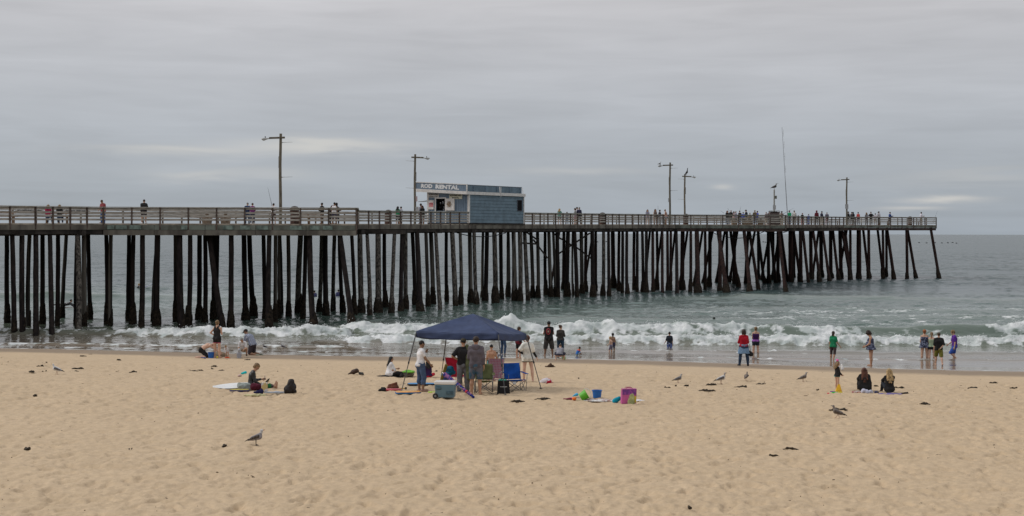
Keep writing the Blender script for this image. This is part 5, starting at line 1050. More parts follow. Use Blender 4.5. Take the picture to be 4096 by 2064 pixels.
# ------------------------------------------------------------ birds
def bird(loc, yaw, L_, label, body, wing, head, legc=(.35, .2, .15), cat='gull', name='gull', pose='stand', bill=(.35, .18, .05), group=None, neck=0.0, stride=0, leanup=.30, billL=.11):
    """L_: body length; built facing +y"""
    s = L_; o = None; tlt = leanup
    c = V3(0, 0, .36*s); f = V3(0, math.cos(tlt), math.sin(tlt)); u = V3(0, -math.sin(tlt), math.cos(tlt))
    pr = [('c', c+f*.14*s, c-f*.16*s, .150*s, .105*s), ('c', c-f*.16*s, c-f*.40*s-u*.02*s, .095*s, .03*s), ('c', c+f*.16*s, c+f*.26*s+V3(0, 0, (.17+neck))*s, .095*s, .052*s), ('e', c+f*.275*s+V3(0, 0, (.235+neck))*s, V3(.056, .070, .056)*s)]
    o = blob(name, pr, .022*s+.003, mat('feather_%s' % '_'.join('%d' % (x*100) for x in body), body, .8, .12, 14, .002), None, loc, R(yaw), k=.045*s); tag(o, label, cat, group)
    if head != body: blob('head_plumage', [('e', c+f*.275*s+V3(0, 0, (.240+neck))*s, V3(.062, .075, .060)*s), ('c', c+f*.26*s+V3(0, 0, .20+neck)*V3(1, 1, s), c+f*.24*s+V3(0, 0, (.13+neck)*s), .057*s, .066*s)], .018*s+.002, mat('headf_%s' % '_'.join('%d' % (x*100) for x in head), head, .8, .08, 14), o, k=.02*s)
    wm = mat('wing_%s' % '_'.join('%d' % (x*100) for x in wing), wing, .8, .3, 12, .003, stretch=(1, 3, 1)); dk = mat('black_feather', (.02, .018, .018), .8)
    for sg in (-1, 1):
        w = blob('wing', [('c', c+f*.12*s+V3(sg*.110*s, 0, 0)+u*.03*s, c-f*.20*s+V3(sg*.075*s, 0, 0)+u*.02*s, .085*s, .06*s), ('c', c-f*.2*s+V3(sg*.07*s, 0, 0)+u*.02*s, c-f*.40*s+V3(sg*.03*s, 0, 0), .045*s, .018*s)], .02*s+.002, wm, o, k=.03*s)
        blob('wing_tip', [('c', c-f*.36*s+V3(sg*.035*s, 0, 0)+u*.015*s, c-f*.56*s+V3(sg*.012*s, 0, 0)-u*.03*s, .028*s, .010*s)], .012*s+.002, dk, w)
    hc = c+f*.275*s+V3(0, 0, (.235+neck))*s; mb = MB(); mb.tube([tuple(hc+f*.05*s), tuple(hc+f*(.05+billL*.7)*s-V3(0, 0, .006*s)), tuple(hc+f*(.05+billL)*s-V3(0, 0, .02*s))], [.020*s, .015*s, .006*s], 6); mb.build('bill', mat('bill_%d' % int(bill[0]*100), bill, .5), o, smooth=True)
    for sg in (-1, 1):
        mb = MB(); x = sg*.055*s; fy = sg*stride*s; mb.tube([(x, 0, .28*s), (x, fy*.5, .14*s), (x, fy, .012)], [.018*s, .012*s, .011*s], 5); mb.build('leg', mat('bird_leg_%d' % int(legc[0]*100), legc, .6), o, smooth=True)
        mb = MB(); mb.add([(x-.012*s, fy-.02*s, .002), (x+.012*s, fy-.02*s, .002), (x+.045*s, fy+.09*s, .002), (x, fy+.11*s, .002), (x-.045*s, fy+.09*s, .002), (x, fy, .02)], [(0, 1, 5), (1, 2, 5), (2, 3, 5), (3, 4, 5), (4, 0, 5), (4, 3, 2, 1, 0)]); mb.build('foot', mat('bird_leg_%d' % int(legc[0]*100), legc, .6), o)
    for sg in (-1, 1): blob('eye', [('e', hc+f*.03*s+V3(sg*.05*s, 0, .012*s), V3(.009, .009, .009)*s)], .005*s, mat('eye_dark', (.02, .015, .012), .3), o)
    return o
GW, GG, GD, GB = (.66, .66, .66), (.22, .21, .21), (.13, .12, .125), (.19, .155, .13)
def sand_bird(u, v, *a, **k): return bird(on_sand(u, v), *a, **k)
sand_bird(228, 1497, 90, .55, 'white gull with dark grey wings walking left on the left sand', GW, GD, GW, bill=(.5, .3, .1), stride=.08)
sand_bird(1024, 1783, -88, .50, 'grey gull with white head standing alone in the foreground', (.25, .23, .24), (.085, .07, .062), (.52, .52, .53), bill=(.35, .08, .03), legc=(.04, .03, .03))
sand_bird(3352, 1675, 62, .50, 'mottled brown young gull walking away, nearest on the right', GB, (.10, .08, .068), (.20, .17, .155), bill=(.05, .04, .04), legc=(.4, .22, .2), stride=.14)
sand_bird(2712, 1532, -85, .46, 'grey gull facing right, leftmost of the four in a row', GG, GD, (.4, .4, .4), bill=(.4, .25, .2))
sand_bird(2884, 1539, -80, .56, 'large white breasted gull with grey back, second of the four in a row', (.55, .54, .53), GD, (.36, .33, .32), bill=(.2, .15, .1))
sand_bird(2985, 1521, -25, .46, 'brown gull seen from behind, third of the four in a row', GB, (.12, .10, .09), (.25, .22, .2), bill=(.05, .04, .04))
sand_bird(3212, 1527, -80, .50, 'mottled brown gull facing right, rightmost of the four in a row', (.22, .19, .17), (.13, .11, .10), (.33, .31, .3), bill=(.05, .04, .04))
sand_bird(1060, 1397, 100, .40, 'small dark gull at the water edge, nearer the kneeling family', GG, (.08, .075, .08), (.3, .3, .3)); sand_bird(1133, 1397, 80, .44, 'small grey gull at the water edge right of the dark one', (.28, .27, .28), (.12, .11, .12), (.45, .45, .45))
p = at(2638, 661, 151.4); bird((p.x, p.y, p.z), -80, .50, 'gull perched on the head of a pier lamp', (.5, .5, .5), (.10, .10, .10), (.4, .4, .4)); 
p = at(2739, 696, 167.9); bird((p.x+.2, p.y, p.z-.15), -85, .8, 'dark cormorant standing upright on a lamp post top', (.035, .03, .03), (.03, .027, .027), (.035, .03, .03), cat='cormorant', name='cormorant', neck=.22, leanup=.9, bill=(.1, .08, .05))
bird(tuple(PELI), -75, .95, 'brown pelican resting on top of the service pole', (.07, .06, .055), (.06, .052, .048), (.2, .19, .17), cat='pelican', name='pelican', neck=.02, bill=(.2, .17, .14), billL=.30)
for i, (u, v) in enumerate([(3676, 971), (3706, 972), (3740, 971.5), (3767, 972), (3791, 971.5), (3810, 971), (3825, 973), (2390, 968), (2425, 967), (3053, 968), (3062, 969)]):
    D = 420; p = at(u, v, D); o = blob('flying_bird', [('c', V3(0, -.35, 0), V3(0, .4, 0), .12, .16), ('c', V3(0, .4, .02), V3(0, .75, .0), .07, .03)], .05, mat('black_feather', (.02, .018, .018)), None, p, R(-80), k=.05); o.scale = (.55, .55, .55)
    tag(o, 'dark bird flying low over the sea beyond the pier' if i < 7 else 'dark bird flying low over the sea, seen between the pilings', 'bird', 'birds flying low over the sea' if i < 7 else 'birds flying behind the pilings')
    for sg in (-1, 1): mb = MB(); mb.add([(0, .2, .05), (0, -.15, .05), (sg*.6, -.1, .28+.05*(i % 3)), (sg*.6, .2, .30), (sg*1.1, -.2, .12), (sg*1.1, -.1, .14), (0, .2, .09), (sg*.6, .2, .33)], [(0, 1, 2, 3), (3, 2, 4, 5), (6, 7, 2, 1), (7, 5, 4, 2), (0, 3, 7, 6), (3, 5, 7)]); mb.build('wing', mat('black_feather', (.02, .018, .018)), o)
# ------------------------------------------------------------ people on the beach
def fit_h(target, **pose):
    h = 1.6
    for _ in range(5):
        k = skeleton(h, **pose); bp = body_prims(k)+head_prims(k)
        top = max(max(p[1][2]+p[3], p[2][2]+p[4]) if p[0] == 'c' else p[1][2]+p[2][2] for p in bp)-_bounds(bp)+.012; h = min(max(h*target/top, .6), 2.05)
    return h
def bp_(u, vf, vt, label, yaw, sk, hair, wear, water=False, dy=0, lower=0, hmax=None, **pose):
    if water:
        P = on_plane(u, vf, .04); z = min(float(sand_z(P.x, P.y))-.01, .05)-lower
    else: P = on_sand(u, vf); z = P.z-.015
    P = Vector((P.x*(1+dy/P.y), P.y+dy, z)); top = EYE+ray(u, vt)[1]*P.y-z
    h = fit_h(top, **pose)
    if hmax: h = min(h, hmax)
    return make_person(P, yaw, h, label, sk, hair, wear, res=.0155, **pose)
C_ = cloth
def T(col, sl=.6, **k): return ('shirt', 'top', col if not isinstance(col, tuple) else C_(col), dict(sleeve=sl, **k))
def Pn(col, leg=2, **k): return ('trousers' if leg > 1.2 else 'shorts', 'pants', col if not isinstance(col, tuple) else C_(col), dict(leg=leg, **k))
plaid = C_((.035, .055, .13), 'plaid', (.42, .45, .52), 7.0, 'plaid_blue'); floral = C_((.025, .03, .06), 'spots', (.20, .22, .30), 16, 'floral_navy'); board1 = C_((.03, .04, .05), 'spots', (.10, .30, .32), 9, 'board_shorts_teal'); greyboard = C_((.12, .12, .14), 'spots', (.045, .09, .13), 5, 'board_shorts_grey')
greenpat = C_((.12, .30, .18), 'zebra', (.45, .40, .30), 8, 'green_patterned'); yelblk = C_((.03, .03, .02), 'zebra', (.28, .26, .04), 7, 'yellow_black_shorts'); stripes = C_((.50, .50, .52), 'stripe', (.10, .10, .13), 16, 'striped_grey'); denim = C_((.17, .27, .40), sc=4.0); jeans = C_((.07, .115, .20), sc=3.0)
person_list = {}
# family with buckets at the left
bp_(868, 1432, 1280, 'blond woman in black tank top and black shorts with pink trim, hand on hip', -25, 'fair', ('cut', 'dkblond'), [T(BLACK, 0, hem=.04), Pn(BLACK, .42), ('shoulder_stripe', 'pants', C_((.65, .12, .3)), {'leg': .455, 'inf': .010})], sex='f', arms=('hip', 'chin'), legs=('stand', 'stand'), lean=(0, 0, 2), head=(5, -20))
bp_(806, 1431, 1362, 'shirtless man in black shorts on his knees digging, bent over the orange bucket', -82, 'pale', ('short', 'brown'), [Pn(BLACK, .95)], arms=('reach', 'reach'), legs=('kneel_low', 'kneel_low'), lean=(48, 66, 84), head=(10, 0), fat=1.1)
bp_(909, 1430, 1378, 'blond toddler in white long sleeved top bending down to dig', 165, 'fair', ('short', 'blond'), [T(WHITE, 1.8)], arms=('prop_fwd', 'prop_fwd'), legs=('stand_wide', 'stand_wide'), lean=(25, 40, 55), head=(5, 0), child=True)
bp_(975, 1429, 1348, 'grey haired man in white polo shirt and khaki shorts crouching towards the baby', 172, 'tan', ('short', 'grey'), [T(WHITE, .8, hem=.02), Pn(KHAKI, .95), ('sandal', 'shoes', C_((.05, .03, .02)))], arms=('hold_low', 'hold_low'), legs=('squat', 'half_kneel'), lean=(22, 28, 34), head=(28, 0), fat=1.1)
bp_(957, 1433, 1394, 'baby in striped grey hooded suit sitting on the sand', 15, 'fair', ('buzz', 'blond'), [T(stripes, 2), Pn(stripes, 2), ('hood', 'hoodup', C_((.42, .43, .46)))], arms=('hold_low', 'hold'), legs=('legs_out', 'legs_out'), lean=(5, 8, 12), child=True)
bp_(1010, 1420, 1317, 'man in blue plaid shirt and dark shorts kneeling with his back turned', 62, 'brown', ('short', 'black'), [T(plaid, .9, hem=.08), Pn((.05, .045, .04), 1.0, loose=.02), ('cap', 'cap', C_((.04, .035, .03))), ('shoe', 'shoes', C_((.22, .23, .18)))], arms=('hold', 'hold'), legs=('kneel', 'kneel'), lean=(22, 34, 46), head=(15, -10), fat=1.2)
# wetsuit sitter
wet = mat('black_wetsuit', (.018, .017, .018), .45, .1, 6, .003, spec=.5)
o5, k5 = bp_(1003, 1556, 1452, 'person in a black wetsuit with light brown hair sitting and looking at a phone', -75, 'tan', ('cut', 'dkblond'), [T(wet, 1.85, inf=.008), Pn(wet, 1.75, inf=.009)], arms=('phone', 'hold_low'), legs=('legs_out', 'legs_out'), lean=(2, 10, 22), head=(30, 0), sex='f')
w = world_of(o5, k5['WrL']+k5['HdL']*.10); t = thing('phone', 'grey phone in the hand of the person in the wetsuit', 'phone', w, R(-75)); mb = MB(); mb.box((0, 0, .03), (.075, .012, .14)); mb.build('case', mat('grey_phone', (.2, .2, .22), .4), t); mb = MB(); mb.box((0, .0075, .03), (.065, .002, .12)); mb.build('screen', mat('phone_screen', (.4, .42, .46), .2), t)
# left of the canopy
bp_(1558, 1506, 1424, 'woman with long black hair in white tee sitting on a black blanket', -78, 'tan', ('long', 'black', .42), [T(WHITE, .75, hem=.10), Pn(BLACK, 2), ('sunglasses', 'glasses', mat('dark_lens', (.02, .02, .02), .2))], arms=('phone', 'hold_low'), legs=('legs_out', 'legs_out'), lean=(6, 8, 8), head=(0, 0), sex='f', fat=1.65)
bp_(1712, 1511, 1440, 'seated person in navy with dark hair behind the woman in capri jeans', 20, 'tan', ('long', 'black', .35), [T((.035, .015, .06), 2), Pn((.45, .02, .04), 2)], arms=('hold_low', 'hold_low'), legs=('cross', 'cross'), lean=(4, 8, 12), sex='f', fat=1.2)
o9, k9 = bp_(1682, 1563, 1360, 'woman with short dark hair, white graphic tee and blue capri jeans under the canopy edge', -68, 'brown', ('buzz', 'black'), [T(WHITE, .5, hem=.06), Pn(jeans, 1.55, loose=.012), ('sandal', 'shoes', C_((.35, .22, .18)))], arms=('chin', 'walk_f'), legs=('stand', 'relax'), lean=(2, 2, 4), head=(6, -5), sex='f', fat=1.1)
blob('shirt_print', [('e', k9['C']+k9['chestf']*.115-V3(0, 0, .06), V3(.08, .035, .12))], .012, mat('grey_print', (.10, .09, .09), .8, .3, 20, kind='spots', color2=(.5, .5, .5)), o9, noise=.008)
bp_(1853, 1566, 1352, 'man in black tee, grey trousers and cap standing with arms bent, back turned', 4, 'tan', ('short', 'black'), [T(BLACK, .85, hem=.03), Pn((.16, .16, .175), 2, loose=.02), ('cap', 'cap', C_((.06, .05, .03))), ('shoe', 'shoes', C_(NAVY))], arms=('hip', 'hold'), legs=('stand', 'stand'), lean=(0, 0, 3), head=(8, 10), fat=1.12)
o12, k12 = bp_(1903, 1578, 1344, 'teenager in grey hooded sweatshirt and board shorts with a green bag under his arm', -8, 'tan', ('short', 'dkbrown'), [T((.115, .10, .115), 1.65, hem=.10, hood=True), Pn(greyboard, 1.0, loose=.02)], arms=('hold_low', 'down'), legs=('stand', 'stand'), lean=(0, 0, 3), head=(0, -12))
p0 = at(1868, 1385, 45.2); p1 = at(1878, 1512, 45.0)
t = thing('chair_bag', 'long olive green chair bag with white letters held by the teenager', 'bag', tuple(p1)); d = p0-p1
blob('bag', [('c', V3(0, 0, 0), V3(*(d*.45)), .085, .10), ('c', V3(*(d*.45)), V3(*d), .10, .055)], .016, C_((.10, .11, .055)), t, noise=.012, nsc=7)
for i, ch in enumerate('OVWY'): put_text('lettering', ch, (.055+.0*i, -.125, d.z*(.52-.115*i)), (0, 0, -1), (1, 0, 0), .075, .10, mat('white_letters', (.7, .7, .68), .6), t, bold=.03)
bp_(1965, 1522, 1376, 'shirtless boy in teal and black patterned board shorts, back turned', -10, 'tan', ('buzz', 'black'), [Pn(board1, 1.0, loose=.02)], arms=('down', 'towel'), legs=('stand', 'stand'), lean=(0, 0, 2), head=(10, 0), hmax=1.45)
bp_(2012, 1412, 1297, 'dark haired woman in jeans behind the canopy corner with a pale bag', -60, 'fair', ('cut', 'dkbrown'), [T((.28, .24, .2), 1.5), Pn((.05, .09, .16), 2)], arms=('hold', 'hold_low'), legs=('stand', 'relax'), sex='f', water=True)
bp_(2007, 1436, 1407, 'toddler in grey top and blue trousers crawling at the water edge', 82, 'fair', ('short', 'brown'), [T((.24, .24, .27), 2), Pn((.05, .10, .2), 2)], arms=('prop_fwd', 'prop_fwd'), legs=('crawl', 'crawl'), lean=(75, 80, 84), head=(-10, 0), child=True)
o16, k16 = bp_(2075, 1433, 1306, 'woman in maroon top and black shorts with a brown shoulder bag, behind the canopy', -60, 'fair', ('cut', 'brown'), [T(MAROON, .6, hem=.12), Pn(BLACK, .85), ('sunglasses', 'glasses', mat('dark_lens', (.02, .02, .02), .2))], arms=('hip', 'hold_low'), legs=('stand_wide', 'stand'), sex='f', fat=1.12, head=(10, 0))
blob('shoulder_bag', [('c', k16['W']+V3(-.26, .0, .0), k16['W']+V3(-.26, .12, -.12), .09, .11)], .02, mat('brown_leather', (.11, .05, .03), .5, .2), o16, noise=.012)
bp_(2110, 1531, 1340, 'woman in loose white tee with black arm sleeves and black shorts, back turned', 8, 'pale', ('cut', 'auburn'), [T((.70, .69, .63), .8, hem=.14, inf=.03), Pn(BLACK, .36), ('sleeve', 'sleeves', C_(BLACK), {'fore': True})], arms=('hip', 'wave_out'), legs=('stand', 'stand_wide'), sex='f', lean=(0, 0, 0), head=(0, 20))
o18, k18 = bp_(2195, 1421, 1284, 'big man in black sleeveless tee with a red round logo, long dark shorts and cap', 6, 'brown', ('buzz', 'black'), [T(BLACK, .12, hem=.13), Pn((.055, .05, .045), 1.25, loose=.04), ('cap', 'cap', C_(BLACK), {'back': True})], arms=('crossed', 'crossed'), legs=('stand_wide', 'stand_wide'), fat=1.22, water=True)
mb = MB(); c = k18['C']-k18['chestf']*.175-V3(.05, 0, .04); mb.tube([(c[0]+.095*math.cos(a), c[1]-.0+.01*math.cos(2*a), c[2]+.14*math.sin(a)) for a in [2*math.pi*i/20 for i in range(21)]], .02, 6); mb.build('back_logo', mat('red_logo', (.50, .08, .09), .7), o18)
blob('logo_centre', [('e', V3(c[0], c[1]+.005, c[2]), V3(.045, .02, .06))], .01, mat('pale_logo', (.6, .4, .3), .7), o18)
bp_(2242, 1417, 1299, 'woman in charcoal sweater, jeans and white sunglasses with her hair up', -10, 'fair', ('bun', 'brown'), [T((.055, .05, .045), 2, hem=.05), Pn((.03, .06, .10), 2), ('sunglasses', 'glasses', mat('white_frame', (.7, .7, .68), .4))], arms=('crossed', 'crossed'), legs=('stand', 'stand'), sex='f', water=True, head=(10, 45), fat=1.1)
bp_(2238, 1441, 1377, 'person in grey tee and navy trousers squatting with back turned beside a green bucket', -8, 'fair', ('buzz', 'brown'), [T((.30, .30, .335), .7, hem=-.02), Pn((.04, .04, .06), 1.3)], arms=('hold_low', 'prop_fwd'), legs=('squat', 'squat'), lean=(30, 42, 52), fat=1.15)
bp_(2308, 1424, 1386, 'small boy in blue and red vest and pale shorts squatting in the wash', -60, 'brown', ('buzz', 'black'), [T((.03, .14, .42), .5), Pn((.25, .35, .45), .9), ('collar', 'top', C_((.55, .08, .03)), {'sleeve': .3, 'hem': -.34, 'inf': .022})], arms=('hold_low', 'hold_low'), legs=('squat_low', 'squat_low'), lean=(25, 32, 40), child=True)
bp_(2451, 1401, 1331, 'dark haired shirtless boy wading behind the blond child', 0, 'brown', ('cut', 'black'), [Pn((.05, .05, .09), .9)], arms=('down', 'down'), legs=('stand', 'stand'), water=True, child=True, lean=(0, 0, 2))
bp_(2445, 1406, 1345, 'blond shirtless child in dark plaid shorts wading', 60, 'fair', ('short', 'blond'), [Pn(C_((.06, .04, .09), 'plaid', (.30, .28, .34), 9, 'plaid_shorts'), .95, loose=.01)], arms=('hold_low', 'down'), legs=('walk_f', 'stand'), water=True, child=True, lean=(3, 6, 10), head=(15, 0))
bp_(2678, 1390, 1326, 'small boy in black tee and blue shorts standing knee deep', -5, 'tan', ('buzz', 'black'), [T((.03, .035, .04), .8), Pn(C_((.06, .10, .3), 'spots', (.3, .33, .42), 14, 'blue_spot_shorts'), .95, loose=.01)], arms=('wave_out', 'down'), legs=('stand', 'stand'), water=True, child=True, lower=.12, head=(8, 0))
o25, k25 = bp_(2975, 1463, 1316, 'woman in red sweater with a denim jacket tied round her waist and dark jeans', 2, 'fair', ('bob', 'dkbrown'), [T(C_((.36, .012, .025)), 1.4, hem=-.02), Pn((.03, .05, .09), 2), ('denim_jacket', 'skirt', denim, {'len': .34, 'flare': .05}), ('shoe', 'shoes', C_(BLACK))], arms=('crossed', 'crossed'), legs=('stand_wide', 'stand_wide'), sex='f', fat=1.15, lean=(0, 0, 4), head=(8, 0))
t = thing('handbag', 'black handbag hanging at the side of the woman in red', 'handbag', world_of(o25, k25['P']+V3(.27, .02, -.28))); blob('bag', [('c', V3(-.04, 0, .02), V3(.06, 0, -.06), .09, .11)], .016, C_(BLACK), t, noise=.01); mb = MB(); mb.tube([(-.05, 0, .08), (.0, 0, .4), (.05, 0, .03)], .012, 5); mb.build('strap', C_(BLACK), t)
bp_(3023, 1415, 1306, 'woman in purple swim top and black shorts with short reddish hair, back turned', 0, 'fair', ('cut', 'dkblond'), [T(C_((.05, .015, .08)), 0, hem=-.02, top=-.09), Pn((.035, .03, .045), .45), ('waist_band', 'top', C_((.35, .12, .42)), {'sleeve': 0, 'hem': -.02, 'top': -.41, 'strap': False, 'inf': .022})], arms=('hold', 'hold'), legs=('stand', 'stand'), sex='f', water=True, fat=1.05)
P = on_plane(2857, 1285, .1); o, k = make_person((P.x, P.y, -1.32), -60, 1.72, 'dark haired swimmer with only the head above the water', 'tan', ('cut', 'black'), [T(wet, 2)], res=.02)
bp_(3333, 1436, 1324, 'girl in green tee and brown shorts splashing with her hair blowing', -35, 'tan', ('wind', 'dkbrown'), [T(GREEN, .7, hem=.08), Pn((.07, .055, .05), 1.1)], arms=('down2', 'wave_out'), legs=('stand', 'walk_b'), sex='f', water=True, child=True, lean=(0, 2, 2), head=(5, 0))
bp_(3484, 1464, 1323, 'heavy woman in navy floral swim dress looking down to the left', 78, 'tan', ('curly', 'dkbrown'), [T(floral, 0, hem=.06, top=-.06), ('swim_skirt', 'skirt', floral, {'len': .12, 'flare': .08})], arms=('hold_low', 'hold_low'), legs=('stand', 'stand'), sex='f', fat=1.42, lean=(2, 2, 6), head=(40, 0))
bp_(3698, 1433, 1317, 'red haired woman in dark floral swim dress, leftmost of the four waders', -8, 'fair', ('cut', 'red'), [T(floral, 0, hem=.05, top=-.10), ('swim_skirt', 'skirt', floral, {'len': .14, 'flare': .05})], arms=('hold_low', 'hold_low'), legs=('stand', 'stand'), sex='f', fat=1.2, water=True, lean=(0, 2, 6))
bp_(3727, 1434, 1328, 'girl with ponytail in green patterned top and black shorts, second wader', -12, 'pale', ('pony', 'dkblond'), [T(greenpat, 0, hem=.0, top=-.10), Pn(BLACK, .30)], arms=('hold', 'hold_low'), legs=('stand', 'stand'), sex='f', water=True, fat=1.05, lean=(0, 2, 4), head=(5, 15))
bp_(3755, 1462, 1329, 'boy in black tee and yellow black patterned shorts striding away', -4, 'fair', ('short', 'brown'), [T((.028, .022, .026), .95, hem=.10, inf=.024), Pn(yelblk, 1.0, loose=.03)], arms=('down', 'behind'), legs=('walk_f', 'walk_b'), water=False, lean=(0, 0, 3))
bp_(3818, 1433, 1319, 'boy in purple tee and blue shorts walking left with one knee bent', 88, 'fair', ('cut', 'dkblond'), [T((.10, .03, .24), .75, hem=.12), Pn(C_((.04, .09, .36)), 1.0, loose=.03)], arms=('down', 'hold_low'), legs=('lift', 'stand'), water=True, lean=(0, 3, 8), head=(20, 0))
o34, k34 = bp_(3349, 1561, 1443, 'little girl with long auburn hair, black jacket and turquoise bottoms', -78, 'fair', ('long', 'dkblond', .26), [T(BLACK, 1.8, hem=.06), Pn((.05, .42, .45), .12)], arms=('hold_low', 'hold_low'), legs=('stand', 'stand'), sex='f', child=True, lean=(0, 0, 2), head=(8, 0))
blob('hair_bow', [('e', k34['HC']+V3(.02, -.02, .13), V3(.06, .035, .035))], .012, C_((.6, .10, .3)), o34, noise=.01)
bp_(3458, 1570, 1470, 'woman with long auburn hair in black hooded jacket sitting on the sand', -6, 'fair', ('long', 'auburn', .50), [T(BLACK, 2, hem=.08, inf=.035, hood=True), Pn(BLACK, 2)], arms=('knees', 'prop'), legs=('knees_up', 'knees_up'), sex='f', fat=1.3, lean=(4, 8, 12))
bp_(3558, 1572, 1473, 'blond woman in black jacket sitting with her back turned', 0, 'fair', ('long', 'blond', .46), [T(BLACK, 2, hem=.06, inf=.022), Pn((.03, .03, .04), 2)], arms=('knees', 'knees'), legs=('knees_up', 'knees_up'), sex='f', lean=(2, 6, 10))
# surfers
def board(name, label, cat, c, L_, w, th, rz, m_, tilt=0, m2=None, z=None, stringer=None):
    t = thing(name, label, cat, c, R(rz)); n = 16; vs = []; 
    for i in range(n+1):
        f = i/n; x = (f-.5)*L_; ww = w/2*(math.sin(math.pi*min(max(f, .03), .97)))**.55; zz = .06*(2*f-1)**2*L_*.3+x*math.tan(R(tilt))
        vs += [(x, -ww, zz), (x, 0, zz-th/2), (x, ww, zz), (x, 0, zz+th/2)]
    fs = [(i*4+k, i*4+(k+1) % 4, (i+1)*4+(k+1) % 4, (i+1)*4+k) for i in range(n) for k in range(4)]+[(0, 1, 2, 3), (n*4+3, n*4+2, n*4+1, n*4)]
    mb = MB(); mb.add(vs, fs); mb.build('deck', m_, t, smooth=False); return t
P = on_plane(560, 1155, .1); board('surfboard', 'white and blue surfboard tilted up out of the water behind the pilings', 'surfboard', (P.x+.55, P.y, .28), 2.0, .5, .07, 8, mat('white_blue_board', (.55, .55, .62), .4, .3, 1.2, kind='spots', color2=(.08, .08, .3)), tilt=24)
make_person((P.x-.25, P.y, -.62), 95-180, 1.7, 'surfer in a wetsuit sitting on a tilted board behind the pilings', 'fair', ('cut', 'blond'), [T(wet, 2), Pn(wet, 2)], res=.022, arms=('hold_low', 'hold_low'), legs=('straddle', 'straddle'), lean=(5, 12, 20))
P = on_plane(285, 1231, .08); board('surfboard', 'orange edged surfboard carrying the lying paddler', 'surfboard', (P.x, P.y, .10), 2.3, .5, .06, 3, mat('cream_board', (.5, .42, .36), .4, .2, 2))
make_person((P.x-.55, P.y, .12), -88, 1.72, 'paddler in black wetsuit lying on a surfboard between the left pilings', 'fair', ('short', 'black'), [T(wet, 2), Pn(wet, 2)], res=.022, arms=('reach', 'reach'), legs=('prone', 'prone'), lean=(84, 74, 62), head=(-30, 0))
for u, v, lab in ((1353, 1184, 'swimmer with dark hair behind the slanting piles'), (1258, 1188, 'dark suited bather half hidden behind the piles')):
    P = on_plane(u, v, .1); make_person((P.x, P.y, -.95), 30, 1.7, lab, 'fair', ('cut', 'dkbrown'), [T((.1, .1, .22), 2)], res=.024)
